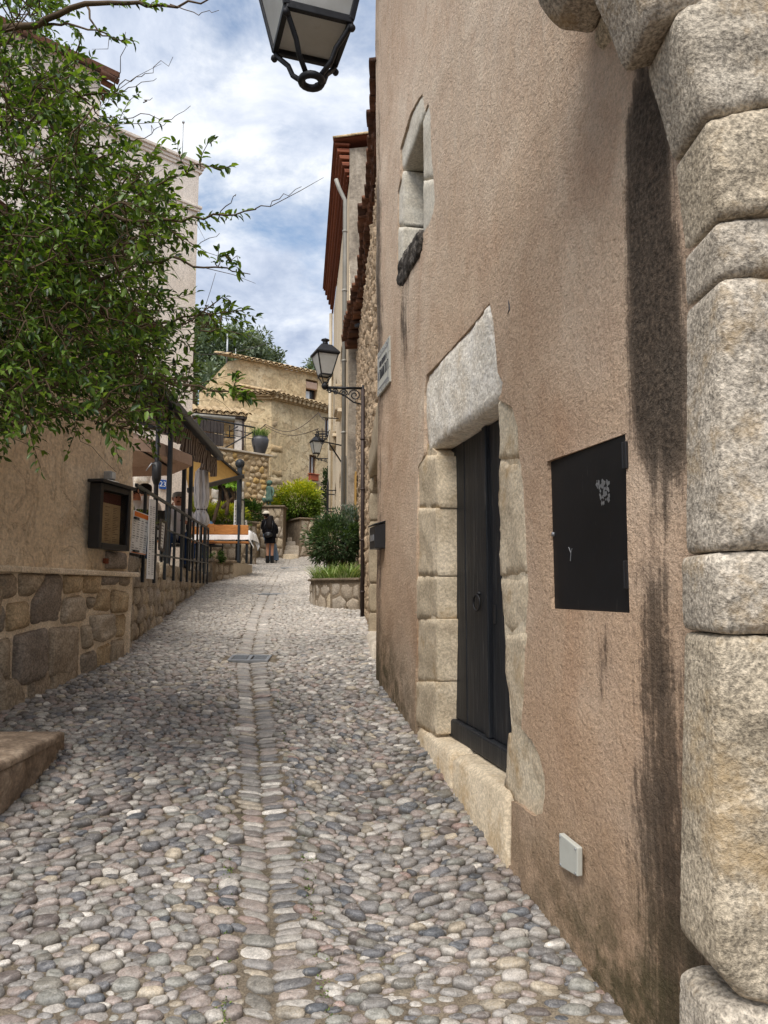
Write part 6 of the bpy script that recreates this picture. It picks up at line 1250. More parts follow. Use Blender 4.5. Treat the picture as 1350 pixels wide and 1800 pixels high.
s0, _ = LHF.uv(354, 755); sc_ = .23
stroke([(s0 - .05 + .18 * cos(t), zl + .02 + .22 * sin(t)) for t in np.linspace(pi * .72 + pi, pi * 2.4, 10)])
for s in (.33, .55, .76): stroke([(s0 - s, zl - .2), (s0 - s, zl + .26)])
stroke([(s0 - .98, zl - .2), (s0 - .98, zl + .24)]); stroke([(s0 - 1.28, zl + .22), (s0 - .98, zl + .02), (s0 - 1.3, zl + .08)])
q = MB(); fbox(q, LHF, s0 - 1.2, s0 - .2, zl - .23, zl - .19, .12, .18); q.build('base_bar', MAT_IRON, SG)
# ---------------------------------------------------------------- pedestal, statue, low walls, steps, bushes at the street end
def stonewall(name, label, a, b_, z0, z1, nx, ny, seed, thick=.4, mats=(MAT_RUBBLE, MAT_RUBJOINT), cat='wall', flip=None, coping=MAT_RUBJOINT, clip=None):
    fr = WF(a, b_)
    if fr.n.y > 0 or (abs(fr.n.y) < .2 and fr.n.x < 0): fr = WF(a, b_, True)
    T = thing(name, label, cat, ((a[0] + b_[0]) / 2, (a[1] + b_[1]) / 2, z0 + .3)); q = MB(); fbox(q, fr, 0, fr.L, z0, z1, -thick, -.001); q.build('core', mats[1], T)
    rubble(T, fr, .0, fr.L, z0 + .2, z1 - .02, nx, ny, mats[0], seed, .008, .04, .018, .07, .014, .014, var=.012, clip=clip)
    if coping: boxo('coping', fr, -.06, fr.L + .06, z1 + .001, z1 + .06, -thick - .05, .07, coping, T, .015)
    return T, fr
gz26 = float(prof(26)); pedz = P(475, 892, 25.8).z
PD, pf_ = stonewall('pedestal', 'square stone pedestal carrying the bronze child statue', (-3.52, 25.7), (-4.32, 25.7), 2.2, pedz, 3, 6, 41, .8, cat='pedestal')
ST = thing('statue', 'green bronze statue of a standing child with a basket on the pedestal', 'statue', (-4.0, 25.95, pedz + .06)); sx_, sy2, sz2 = P(472, 892, 25.95).x, 25.95, pedz + .06; hs = P(472, 846, 25.95).z - sz2; k = hs / 1.0
q = MB(); vs, fs = [], []; n_ = 18; prf = [(.10, .10, .12), (.175, .14, .13), (.165, .13, .22), (.14, .115, .38), (.115, .10, .53), (.125, .1, .66), (.10, .085, .73), (.04, .04, .765)]
for rx, ry, z in prf:
    for j in range(n_): t = 2 * pi * j / n_; w_ = 1 + (.09 * sin(6 * t) if z < .6 else 0); vs.append((sx_ + k * rx * w_ * cos(t), sy2 + k * ry * w_ * sin(t), sz2 + k * (z + .06)))
fs = [(i * n_ + j, i * n_ + (j + 1) % n_, (i + 1) * n_ + (j + 1) % n_, (i + 1) * n_ + j) for i in range(len(prf) - 1) for j in range(n_)]
mk('dress', vs, fs, MAT_BRONZE, ST, True)
q = MB(); q.ball((sx_ + .01, sy2 - .01, sz2 + k * .925), .105 * k, 14, (1, 1.05, 1.12)); q.tube([(sx_, sy2, sz2 + k * .8), (sx_, sy2, sz2 + k * .88)], .045 * k, 8); q.ball((sx_ + .02, sy2 + .02, sz2 + k * .955), .116 * k, 12, (1, 1, .8)); q.build('head', MAT_BRONZE, ST, True)
for sg in (-1, 1): q = MB(); q.tube([(sx_ + sg * k * .13, sy2, sz2 + k * .76), (sx_ + sg * k * .19, sy2 - .02, sz2 + k * .6), (sx_ + sg * k * .18, sy2 - .06 * k, sz2 + k * .44), (sx_ + sg * k * .17, sy2 - .07 * k, sz2 + k * .38)], [.045 * k, .04 * k, .03 * k, .032 * k], 8); q.build('arm', MAT_BRONZE, ST, True)
for sg in (-1, 1): q = MB(); q.tube([(sx_ + sg * .06 * k, sy2, sz2 + k * .22), (sx_ + sg * .06 * k, sy2 - .01, sz2), (sx_ + sg * .06 * k, sy2 - .08 * k, sz2)], [.035 * k, .04 * k, .03 * k], 8); q.build('foot', MAT_BRONZE, ST, True)
q = MB(); q.lathe([(.06 * k, 0), (.11 * k, .05 * k), (.12 * k, .16 * k), (.10 * k, .2 * k)], (sx_ - .2 * k, sy2 - .06, sz2 + .12 * k), 12); q.build('basket', MAT_BRONZE, ST, True)
LWz = P(530, 914, 26.6).z
stonewall('low_wall', 'low stone wall in front of the yellow-green bush at the street end', (-3.0, 26.3), (-1.9, 26.9), 2.2, LWz, 5, 4, 43, 1.6)
ST2 = thing('stone_steps', 'worn stone steps between the pedestal and the low wall', 'steps', (-3.25, 26.2, gz26))
for k_ in range(6): stone('step', PF((-3.27, 25.75 + .3 * k_, gz26 + .12 + .17 * k_), (1, 0, 0), (0, 1, 0)), [(-.27, 0), (.26, .02), (.26, .6), (-.27, .6)], MAT_RUBBLE, ST2, .5, .03, .004, .09, .008)
BG = thing('yellow_bush', 'round yellow-green flowering bush behind the low wall', 'bush', (-3.2, 27.4, 3.6)); bc_ = P(524, 880, 27.5); bush(BG, (bc_.x, 27.5, bc_.z - .05), (.98, .9, .8), 9000, .10, .05, [S(104, 130, 42)[:3], S(78, 106, 38)[:3], S(124, 146, 46)[:3]], 150, .74, True, None, None, YELLOW)
BG2 = thing('yellow_bush', 'small yellow-green bush between statue and the round bush', 'bush', (-4.2, 27.4, 3.8)); bc_ = P(489, 893, 27.2); bush(BG2, (bc_.x, 27.2, bc_.z - .1), (.5, .5, .45), 2600, .09, .045, [S(104, 130, 42)[:3], S(88, 116, 40)[:3]], 50, .7, True, None, None, YELLOW)
BG3 = thing('green_bush', 'dark green bush with pale flowers between cafe post and pedestal', 'bush', (-4.6, 24.8, 3.6)); bc_ = P(439, 899, 24.8); bush(BG3, (bc_.x, 24.8, bc_.z - .05), (.5, .4, .42), 3200, .09, .035, GREEN1, 60, .6)
BG4 = thing('yellow_bush', 'yellow-green bush under the vine behind the cafe bench', 'bush', (-4.2, 20, 2.8)); bc_ = P(398, 914, 20.0); bush(BG4, (bc_.x, 20.0, bc_.z - .05), (.62, .5, .5), 4200, .09, .045, [S(92, 120, 42)[:3], S(70, 98, 38)[:3]], 70, .66, True, None, None, YELLOW)
BG5 = thing('yellow_bush', 'yellow-green bush seen behind the seated man on the terrace', 'bush', (-5, 19.5, 2.8)); bc_ = P(345, 905, 19.5); bush(BG5, (bc_.x, 19.5, bc_.z - .1), (.6, .5, .5), 2600, .09, .045, [S(92, 120, 42)[:3], S(70, 98, 38)[:3]], 50, .66, True, None, None, YELLOW)
l1 = P(428, 918, 22.4); stonewall('low_wall', 'low rubble wall beside the couple, left edge of the upper street', (l1.x - .5, 22.2), (-3.95, 22.9), 1.9, l1.z, 6, 5, 47, .5)
l2 = P(372, 938, 18.6); stonewall('low_wall', 'low rubble wall behind the cafe bench', (-5.6, 18.5), (-3.72, 18.9), 1.7, P(425, 946, 18.7).z, 9, 4, 49, .5)
l3 = P(380, 987, 15.2); stonewall('low_wall', 'short stone planter wall at the end of the railing', (-3.62, 15.15), (-3.30, 16.2), 1.4, l3.z, 4, 3, 51, .5); stonewall('low_wall', 'stone end of the planter facing the street below the bench', (-3.95, 15.1), (-3.5, 15.1), 1.4, l3.z - .004, 3, 3, 52, .3)
q = MB(); q.prism([(-3.9, 15.7, 0), (-3.35, 16.3, 0), (-3.25, 18.3, 0), (-6.5, 18.4, 0), (-6.5, 15.7, 0)], ZV * (P(415, 991, 17.4).z)); o = q.build('terrace_step', MAT_SLAB); o['kind'] = 'structure'
WDS = thing('weeds', 'small green weeds in the planter under the bench', 'plant', (-3.7, 15.6, 2.2)); wq = P(377, 978, 15.5); bush(WDS, (wq.x, 15.5, wq.z), (.22, .2, .14), 500, .06, .025, GREEN1, 14, .4)
# vine
VN = thing('vine', 'old twisting vine trunks with bright leaves behind the cafe bench', 'vine', P(372, 930, 18.0)); q = MB()
for pth_ in ([(372, 928), (380, 900), (386, 880), (387, 862), (383, 850), (378, 838)], [(398, 905), (401, 880), (396, 862), (388, 850), (380, 842)], [(391, 893), (400, 884), (411, 874), (406, 862), (402, 848), (400, 835)], [(411, 852), (414, 842), (412, 833)]): q.tube([P(x, y, 18.0 + .1 * i) for i, (x, y) in enumerate(pth_)], [.05, .045, .042, .04, .036, .03][:len(pth_)], 7)
q.build('trunk', MAT_BARK, VN, True); n_ = 900; xs_ = RNG.uniform(368, 418, n_); ys_ = RNG.uniform(833, 858, n_) - 10 * np.exp(-((xs_ - 392) / 12) ** 2); ps = np.array([P(a, b_, 18 + c) for a, b_, c in zip(xs_, ys_, RNG.uniform(-.1, .7, n_))]); leaves('foliage', ps, RNG.normal(0, 1, (n_, 3)), .10, .09, leafcols(n_, [S(150, 190, 60)[:3], S(120, 164, 54)[:3]], .2), MAT_FARLEAF, VN, True)['kind'] = 'stuff'
# bench and table by the post
def bench(label, c, rz, w=1.25, group='cafe benches'):
    T = thing('bench', label, 'bench', c, group); X = Vector((cos(rz), sin(rz), 0)); Y_ = Vector((-sin(rz), cos(rz), 0)); c = Vector(c)
    for nm, dy, z, h, t in (('back_slat', -.2, .72, .22, .03), ('seat_slat', -.08, .45, .035, .16), ('seat_slat', .1, .45, .035, .16)): q = MB(); q.box(c + Y_ * dy + ZV * z, (w, t, h), ax=(X, Y_, ZV)); q.build(nm, MAT_ORANGEWOOD, T, bevel=.008)
    for sg in (-1, 1):
        q = MB(); q.bar(c + X * (sg * w * .36) - Y_ * .225, c + X * (sg * w * .36) - Y_ * .235 + ZV * .84, .05, .03, (0, 1, 0)); q.bar(c + X * (sg * w * .36) - Y_ * .22 + ZV * .42, c + X * (sg * w * .36) + Y_ * .2 + ZV * .42, .045, .03); q.bar(c + X * (sg * w * .36) + Y_ * .18, c + X * (sg * w * .36) + Y_ * .18 + ZV * .42, .05, .03, (0, 1, 0)); q.build('leg_frame', MAT_ANTHRACITE, T, bevel=.004)
bz_ = P(415, 991, 17.4).z; bp = P(377, 985, 16.6); bench('orange wood bench with its back to the street, beside the ball topped post', (bp.x, 16.6, bz_), .12, 1.5); bench('orange wood bench half hidden behind the railing end', (P(352, 980, 16.3).x - .35, 16.3, bz_), .12, 1.3)
def table(label, c, w, d, h, group='cafe tables'):
    T = thing('cafe_table', label, 'table', c, group); c = Vector(c); q = MB(); q.box(c + ZV * (h - .015), (w, d, .03)); q.build('top', MAT_BROWNWOOD, T, bevel=.006)
    for i in (-1, 1):
        for j in (-1, 1): q = MB(); q.box(c + Vector((i * (w / 2 - .08), j * (d / 2 - .08), (h - .03) / 2)), (.05, .05, h - .03)); q.build('leg', MAT_ANTHRACITE, T)
    C_ = thing('tablecloth', 'white cloth on ' + label, 'tablecloth', c + ZV * h, 'white tablecloths'); n = 20; vs, fs = [], []
    for i in range(n + 1):
        for j in range(n + 1):
            u, v = (i / n - .5) * (w + .5), (j / n - .5) * (d + .5); ox, oy = max(0, abs(u) - w / 2 - .01), max(0, abs(v) - d / 2 - .01); z = h + .008 - (ox + oy) * .9; fl = .03 * sin(u * 17) * min(1, oy * 6) + .03 * sin(v * 17) * min(1, ox * 6)
            vs.append((c.x + math.copysign(min(abs(u), w / 2 + .015 + ox * .15), u) + (fl if ox else 0), c.y + math.copysign(min(abs(v), d / 2 + .015 + oy * .15), v) + (fl if oy else 0), c.z + z))
    fs = [(i * (n + 1) + j, (i + 1) * (n + 1) + j, (i + 1) * (n + 1) + j + 1, i * (n + 1) + j + 1) for i in range(n) for j in range(n)]; mk('cloth', vs, fs, MAT_WHITECLOTH, C_, True)
    return T
table('the cafe table behind the orange bench by the post', (bp.x + .1, 17.3, bz_), 1.25, .75, .74); table('the cafe table in front of the man facing the street', (-4.15, 12.1, TZ - .02), .8, .7, .74); table('the cafe table nearest the parasol pole', (-4.2, 10.3, TZ - .02), .8, .7, .74)
def chair(label, c, rz, mat=MAT_BLACKPAINT):
    T = thing('cafe_chair', label, 'chair', c, 'dark cafe chairs'); c = Vector(c); X = Vector((cos(rz), sin(rz), 0)); Y_ = Vector((-sin(rz), cos(rz), 0))
    q = MB(); q.box(c + ZV * .45, (.44, .44, .035), ax=(X, Y_, ZV)); q.build('seat', mat, T, bevel=.01); q = MB(); q.box(c - Y_ * .22 + ZV * .72, (.44, .03, .3), ax=(X, Y_, ZV)); q.build('backrest', mat, T, bevel=.01)
    for i in (-1, 1):
        for j in (-1, 1): q = MB(); q.bar(c + X * (.19 * i) + Y_ * (.19 * j), c + X * (.19 * i) + Y_ * ((.19 if j > 0 else .22) * j) + ZV * (.43 if j > 0 else .86), .032, .032, (0, 1, 0)); q.build('leg', mat, T)
# ---------------------------------------------------------------- people
def skin_mesh(verts, edges, radii, root=0, sub=2):
    me = bpy.data.meshes.new('skel'); me.from_pydata([tuple(v) for v in verts], edges, []); o = bpy.data.objects.new('skel', me); COL.objects.link(o)
    md = o.modifiers.new('skin', 'SKIN'); md.use_smooth_shade = True
    for i, d in enumerate(me.skin_vertices[0].data): d.radius = (radii[i], radii[i]) if isinstance(radii[i], float) else radii[i]; d.use_root = (i == root)
    sb = o.modifiers.new('sub', 'SUBSURF'); sb.levels = sb.render_levels = sub
    dg = bpy.context.evaluated_depsgraph_get(); out = bpy.data.meshes.new_from_object(o.evaluated_get(dg)); bpy.data.objects.remove(o); bpy.data.meshes.remove(me); return out
def person(label, base, rz, J, mats, sc=1.0, face=True, hair=None, hairmat=None, group='people'):
    """J: joint positions (x right, y forward, z up) before scale; one skin over all bones, materials by the nearest bone"""
    names = ['pelvis', 'spine', 'chest', 'neck', 'head0', 'head1']; order = list(J.keys()); R_ = {'pelvis': .135, 'spine': .12, 'chest': .135, 'neck': .055, 'head0': .075, 'headm': .098, 'head1': .07}
    for s in 'LR': R_.update({'sh' + s: .07, 'el' + s: .046, 'wr' + s: .03, 'ha' + s: .034, 'hip' + s: .095, 'kn' + s: .06, 'an' + s: .042, 'to' + s: .036})
    bones = [('pelvis', 'spine', 'torso'), ('spine', 'chest', 'torso'), ('chest', 'neck', 'torso'), ('neck', 'head0', 'skin'), ('head0', 'headm', 'skin'), ('headm', 'head1', 'skin')]
    for s in 'LR': bones += [('chest', 'sh' + s, 'torso'), ('sh' + s, 'el' + s, 'sleeve'), ('el' + s, 'wr' + s, 'forearm'), ('wr' + s, 'ha' + s, 'skin'), ('pelvis', 'hip' + s, 'leg'), ('hip' + s, 'kn' + s, 'leg'), ('kn' + s, 'an' + s, 'shin'), ('an' + s, 'to' + s, 'shoe')]
    J = dict(J)
    for s in 'LR':                        # five fingers on each hand
        w, h = Vector(J['wr' + s]), Vector(J['ha' + s]); d = (h - w).normalized(); sd = d.cross(Vector((0, 0, 1)) if abs(d.z) < .8 else Vector((0, 1, 0))).normalized(); cu = d.cross(sd)
        for k, (o_, L) in enumerate(((-.028, .055), (-.01, .066), (.009, .062), (.027, .05))): J[f'f{k}{s}'] = h + sd * o_ + d * (L * .55); J[f'g{k}{s}'] = h + sd * (o_ * 1.1) + d * L * .9 - cu * (.02); R_[f'f{k}{s}'] = .0095; R_[f'g{k}{s}'] = .008; bones += [('ha' + s, f'f{k}{s}', 'skin'), (f'f{k}{s}', f'g{k}{s}', 'skin')]
        J['t' + s] = w.lerp(h, .55) + sd * .05 + d * .02; R_['t' + s] = .010; bones.append(('ha' + s, 't' + s, 'skin'))
    keys = list(J.keys()); idx = {k: i for i, k in enumerate(keys)}; V_ = [Vector(J[k]) * sc for k in keys]
    me = skin_mesh(V_, [(idx[a], idx[b]) for a, b, _ in bones], [R_[k] * sc for k in keys], idx['pelvis'])
    T = thing('person', label, 'person', base, group); slots = ['torso', 'sleeve', 'forearm', 'skin', 'leg', 'shin', 'shoe']
    me.materials.clear()
    for s in slots: me.materials.append(mats.get(s, mats['skin']))
    A = np.array([V_[idx[a]] for a, b, _ in bones]); B = np.array([V_[idx[b]] for a, b, _ in bones]); AB = B - A; LL = (AB ** 2).sum(1); rad = np.array([(R_[a] + R_[b]) / 2 * sc for a, b, _ in bones]); mi = []
    for p in me.polygons:
        c = np.array(p.center); t = np.clip(((c - A) * AB).sum(1) / LL, 0, 1); d = np.linalg.norm(A + t[:, None] * AB - c, axis=1) - rad; mi.append(slots.index(bones[int(np.argmin(d))][2]))
    me.polygons.foreach_set('material_index', mi); me.polygons.foreach_set('use_smooth', [True] * len(mi)); M_ = Matrix.Translation(Vector(base)) @ Matrix.Rotation(rz, 4, 'Z'); me.transform(M_); body = bpy.data.objects.new('body', me); link(body, T)
    h0, hm, h1 = (Vector(J[k]) * sc for k in ('head0', 'headm', 'head1')); up = (h1 - h0).normalized(); fwd = Vector((0, 1, 0)); fwd = (fwd - up * fwd.dot(up)).normalized(); rt = fwd.cross(up)
    W_ = lambda v: M_ @ v
    if face:
        q = MB(); q.tube([W_(hm + fwd * .088 * sc + up * .012 * sc), W_(hm + fwd * .112 * sc - up * .022 * sc), W_(hm + fwd * .09 * sc - up * .03 * sc)], [.008 * sc, .016 * sc, .01 * sc], 7); q.build('nose', mats['skin'], T, True)
        for sg in (-1, 1):
            q = MB(); q.ball(W_(hm + fwd * .084 * sc + rt * (sg * .034 * sc) + up * .016 * sc), .012 * sc, 8); q.build('eye', MAT_HAIR, T, True); q = MB(); q.tube([W_(hm + fwd * .092 * sc + rt * (sg * .016 * sc) + up * .034 * sc), W_(hm + fwd * .082 * sc + rt * (sg * .052 * sc) + up * .036 * sc)], .006 * sc, 5); q.build('eyebrow', hairmat or MAT_HAIR, T, True)
            q = MB(); q.ball(W_(hm + rt * (sg * .095 * sc)), .028 * sc, 8, (.5, .8, 1.2)); q.build('ear', mats['skin'], T, True)
        q = MB(); q.tube([W_(hm + fwd * .084 * sc - rt * .025 * sc - up * .052 * sc), W_(hm + fwd * .093 * sc - up * .054 * sc), W_(hm + fwd * .084 * sc + rt * .025 * sc - up * .052 * sc)], .007 * sc, 6); q.build('mouth', MAT_MAROON, T, True)
    if hair is not None:
        n = 20; vs = []; m = len(hair)
        for (z, r, yo, cut) in hair:       # rings round the head axis; cut opens the ring at the face
            for k in range(n): a = 2 * pi * k / n; ff = max(0, cos(a)); rr = r * (1 - cut * ff ** 2); vs.append(W_(hm + up * (z * sc) + fwd * ((rr * cos(a) + yo) * sc) + rt * (rr * .95 * sin(a) * sc)))
        fs = [(i * n + k, i * n + (k + 1) % n, (i + 1) * n + (k + 1) % n, (i + 1) * n + k) for i in range(m - 1) for k in range(n)] + [tuple(range(n)), tuple((m - 1) * n + k for k in range(n))]; mk('hair', vs, fs, hairmat, T, True)
    return T, W_, hm, up, fwd, rt
SHORT = [(.118, .02, -.01, 0), (.112, .06, -.012, 0), (.085, .099, -.012, .03), (.05, .108, -.014, .12), (.01, .104, -.02, .3), (-.03, .098, -.03, .45), (-.06, .075, -.04, .6)]
def stand(ax=.0): 
    d = {'pelvis': (0, 0, .94), 'spine': (0, .01, 1.08), 'chest': (0, 0, 1.27), 'neck': (0, .0, 1.43), 'head0': (0, .02, 1.5), 'headm': (0, .03, 1.57), 'head1': (0, .025, 1.64)}
    for s, g in (('L', -1), ('R', 1)): d.update({'sh' + s: (g * .165, 0, 1.36), 'el' + s: (g * .21, .05, 1.12), 'wr' + s: (g * .15, .22, 1.08), 'ha' + s: (g * .11, .28, 1.09), 'hip' + s: (g * .085, 0, .88), 'kn' + s: (g * .08, .01, .49), 'an' + s: (g * .075, -.01, .09), 'to' + s: (g * .085, .12, .03)})
    return d
wp_ = P(474, 993, 23.9); wz_ = float(G(wp_.x, 23.9)) + .03
Tw, W_, hm, up, fwd, rt = person('person with long black hair, black jacket, short skirt and ankle boots seen from behind', (wp_.x, 23.9, wz_), 0, stand(), {'skin': MAT_SKIN, 'torso': MAT_BLACKCLOTH, 'sleeve': MAT_BLACKCLOTH, 'forearm': MAT_BLACKCLOTH, 'leg': MAT_SKIN, 'shin': MAT_SKIN, 'shoe': MAT_LEATHER}, .915, True, [(.12, .02, -.01, 0), (.112, .07, -.01, 0), (.08, .108, -.012, .05), (.03, .116, -.02, .25), (-.05, .120, -.035, .5), (-.16, .135, -.05, .8), (-.28, .135, -.07, .9), (-.38, .11, -.08, .9), (-.43, .05, -.09, .8)], MAT_HAIR)
def ringmesh(name, rings, mat, parent, Wf, n=22, wob=0):
    vs = [Wf(Vector((rx * (1 + wob * sin(5 * t + 3 * z)) * cos(t) + ox, ry * (1 + wob * sin(4 * t + 2 * z)) * sin(t) + oy, z))) for rx, ry, z, ox, oy in rings for t in np.arange(n) * 2 * pi / n]
    return mk(name, vs, [(i * n + k, i * n + (k + 1) % n, (i + 1) * n + (k + 1) % n, (i + 1) * n + k) for i in range(len(rings) - 1) for k in range(n)], mat, parent, True)
ringmesh('jacket', [(.20, .155, .82, 0, 0), (.205, .16, .88, 0, 0), (.185, .145, 1.0, 0, 0), (.19, .14, 1.13, 0, 0), (.17, .115, 1.235, 0, 0), (.085, .075, 1.30, 0, 0)], MAT_BLACKCLOTH, Tw, W_, wob=.03)
ringmesh('skirt', [(.19, .15, .63, 0, 0), (.18, .145, .73, 0, 0), (.165, .135, .85, 0, 0)], MAT_BLACKCLOTH, Tw, W_, wob=.02)
for g in (-1, 1):
    ringmesh('boot', [(.058, .062, .0, g * .078, .02), (.062, .075, .04, g * .078, .02), (.058, .062, .12, g * .076, -.005), (.06, .062, .2, g * .076, -.005), (.063, .065, .235, g * .076, -.003)], MAT_LEATHER, Tw, W_)
    ringmesh('sleeve', [(.06, .06, 1.245, g * .155, 0), (.072, .072, 1.14, g * .185, .01), (.068, .072, 1.025, g * .2, .03), (.06, .065, .95, g * .18, .08)], MAT_BLACKCLOTH, Tw, W_, wob=.04)
BPk = thing('backpack', 'small glossy black bag on the back of the person in the black jacket', 'bag', W_(Vector((-.03, -.2, .86)))); q = MB(); q.ball(W_(Vector((-.03, -.205, .90))), .11, 14, (1.25, .6, .85)); q.build('pouch', MAT_LEATHER, BPk, True); q = MB(); q.tube([W_(Vector(v)) for v in ((-.13, -.17, 1.02), (-.16, -.15, 1.2), (-.13, -.1, 1.36))], .014, 6); q.tube([W_(Vector(v)) for v in ((.07, -.18, 1.02), (.1, -.16, 1.2), (.1, -.1, 1.36))], .014, 6); q.build('strap', MAT_LEATHER, BPk, True); q = MB(); q.ball(W_(Vector((-.03, -.255, .87))), .06, 12, (1.2, .5, .7)); q.build('pocket', MAT_LEATHER, BPk, True)
cp = P(467, 990, 24.35); cz_ = float(G(cp.x, 24.35)) + .03; sd = stand(); sd['toR'] = (.30, .1, .03); sd['anR'] = (.28, -.01, .09); sd['knR'] = (.22, .02, .49); sd['anL'] = (.05, -.01, .09); sd['toL'] = (.05, .1, .03); sd['knL'] = (.02, .02, .49)
for k_ in ('head0', 'headm', 'head1'): sd[k_] = (-.07, sd[k_][1], sd[k_][2])
Tc, Wc, hm2, up2, fw2, rt2 = person('person in a cream cap and jeans mostly hidden behind the one with long hair', (cp.x + .06, 24.35, cz_), .1, sd, {'skin': MAT_SKIN, 'torso': MAT_BLACKCLOTH, 'sleeve': MAT_BLACKCLOTH, 'forearm': MAT_SKIN, 'leg': MAT_DENIM, 'shin': MAT_DENIM, 'shoe': MAT_LEATHER}, .985, True, SHORT, MAT_HAIR)
ringmesh('trouser_leg', [(.09, .09, .05, .28, 0), (.095, .095, .2, .26, 0), (.09, .09, .5, .2, 0), (.095, .1, .87, .09, 0)], MAT_DENIM, Tc, Wc, wob=.03); ringmesh('trouser_leg', [(.085, .09, .05, .05, 0), (.09, .095, .2, .045, 0), (.085, .09, .5, .02, 0), (.095, .1, .9, -.08, 0)], MAT_DENIM, Tc, Wc, wob=.03)
CP = thing('cap', 'cream cap worn by the person in jeans', 'cap', Wc(hm2 + up2 * .05)); vs = [Wc(hm2 + up2 * z + fw2 * (r * cos(t) - .01) + rt2 * (r * sin(t))) for z, r in ((.03, .118), (.06, .118), (.1, .1), (.13, .06), (.14, .01)) for t in np.arange(18) * 2 * pi / 18]
mk('crown', vs, [(i * 18 + k, i * 18 + (k + 1) % 18, (i + 1) * 18 + (k + 1) % 18, (i + 1) * 18 + k) for i in range(4) for k in range(18)], MAT_CAP, CP, True); q = MB(); q.prism([Wc(hm2 + up2 * .035 + fw2 * (.1 + .1 * sin(t)) + rt2 * (.1 * cos(t))) for t in np.linspace(0, pi, 9)], up2 * .008); q.build('brim', MAT_CAP, CP)
def sit(lean=0):
    d = {'pelvis': (0, 0, .55), 'spine': (0, .02 + lean * .3, .70), 'chest': (0, .03 + lean * .7, .89), 'neck': (0, .04 + lean, 1.05), 'head0': (0, .06 + lean, 1.12), 'headm': (0, .075 + lean, 1.19), 'head1': (0, .07 + lean, 1.26)}
    for s, g in (('L', -1), ('R', 1)): d.update({'sh' + s: (g * .18, .03 + lean * .8, .99), 'el' + s: (g * .25, .12 + lean * .6, .76), 'wr' + s: (g * .14, .32 + lean * .5, .78), 'ha' + s: (g * .09, .39 + lean * .5, .79), 'hip' + s: (g * .09, .04, .54), 'kn' + s: (g * .13, .44, .50), 'an' + s: (g * .13, .43, .09), 'to' + s: (g * .14, .56, .03)})
    return d
fz = TZ - .02
mp = P(312, 950, 12.9); s1 = sit(.03); s1['wrR'] = (.16, .25, .98); s1['haR'] = (.10, .24, 1.06); s1['elR'] = (.27, .2, .80)
chair('dark chair of the man with grey hair', (mp.x, 12.93, fz), pi + .25); Tm, Wm, *_h = person('seated man with short grey hair and white shirt with a hand at his chin', (mp.x, 12.9, fz), pi + .25, s1, {'skin': MAT_SKINRED, 'torso': MAT_SHIRT, 'sleeve': MAT_SHIRT, 'forearm': MAT_SKINRED, 'leg': MAT_DARKDENIM, 'shin': MAT_DARKDENIM, 'shoe': MAT_LEATHER}, 1.06, True, SHORT, MAT_GREYHAIR)
p2 = P(256, 950, 11.2); chair('dark chair of the person in white near the parasol pole', (p2.x, 11.2, fz), .6); person('seated person with dark hair and white top, back to the railing', (p2.x, 11.2, fz), .6, sit(.05), {'skin': MAT_SKIN, 'torso': MAT_SHIRT, 'sleeve': MAT_SHIRT, 'forearm': MAT_SKIN, 'leg': MAT_DARKDENIM, 'shin': MAT_DARKDENIM, 'shoe': MAT_LEATHER}, 1.0, True, SHORT, MAT_HAIR)
p3 = P(243, 950, 12.2); chair('dark chair at the back beside the menu case', (p3.x, 12.2, fz), pi - .3); person('dark-haired person half hidden behind the one in white', (p3.x, 12.2, fz), pi - .3, sit(.02), {'skin': MAT_SKINRED, 'torso': MAT_BLACKCLOTH, 'sleeve': MAT_BLACKCLOTH, 'forearm': MAT_SKINRED, 'leg': MAT_DARKDENIM, 'shin': MAT_DARKDENIM, 'shoe': MAT_LEATHER}, 1.04, True, SHORT, MAT_HAIR)
p4 = P(362, 960, 17.0); person('person in a blue jacket bent over behind the furled parasol', (p4.x - .1, 17.9, bz_), 2.6, sit(.22), {'skin': MAT_SKIN, 'torso': MAT_BLUEJACKET, 'sleeve': MAT_BLUEJACKET, 'forearm': MAT_BLUEJACKET, 'leg': MAT_DARKDENIM, 'shin': MAT_DARKDENIM, 'shoe': MAT_LEATHER}, 1.0, True, SHORT, MAT_HAIR)
chair('dark chair behind the cafe table with the white cloth by the post', (p4.x - .1, 17.9, bz_), 2.6)
# ---------------------------------------------------------------- overhanging tree, top left
TR = thing('overhanging_tree', 'leafy tree with long thin twigs hanging over the street at the left', 'tree', (-2.75, 3.9, .68))
trunk = [Vector((-2.75, 3.9, .55)), Vector((-2.8, 3.95, 1.3)), Vector((-2.7, 4.0, 2.1)), Vector((-2.75, 4.05, 2.9)), Vector((-2.65, 4.0, 3.7)), Vector((-2.6, 4.1, 4.5)), Vector((-2.45, 4.0, 5.2))]
q = MB(); q.tube(trunk, [.13, .11, .10, .09, .075, .055, .03], 10); q.build('trunk', MAT_BARK, TR, True)
bq = MB(); nodes = [trunk[k].lerp(trunk[k + 1], t) for k in range(1, 6) for t in (0, .5)]; LP_, LD_ = [], []
def spray(path, n, sp=.03, jitter=.9):
    """leaves along a twig, in opposite pairs fanning forward"""
    m = len(path) - 1
    for i in range(n):
        t = (i + .5) / n * m; k = min(int(t), m - 1); p = path[k].lerp(path[k + 1], t - k); d = (path[k + 1] - path[k]).normalized()
        for s in range(2):
            o = Vector(RNG.normal(0, 1, 3)); o = (o - d * o.dot(d)).normalized(); LP_.append(p + Vector(RNG.normal(0, .004, 3))); LD_.append(d * random.uniform(.3, 1.0) + o * jitter + Vector((0, 0, -.12)))
    LP_.append(path[-1]); LD_.append((path[-1] - path[-2]).normalized())
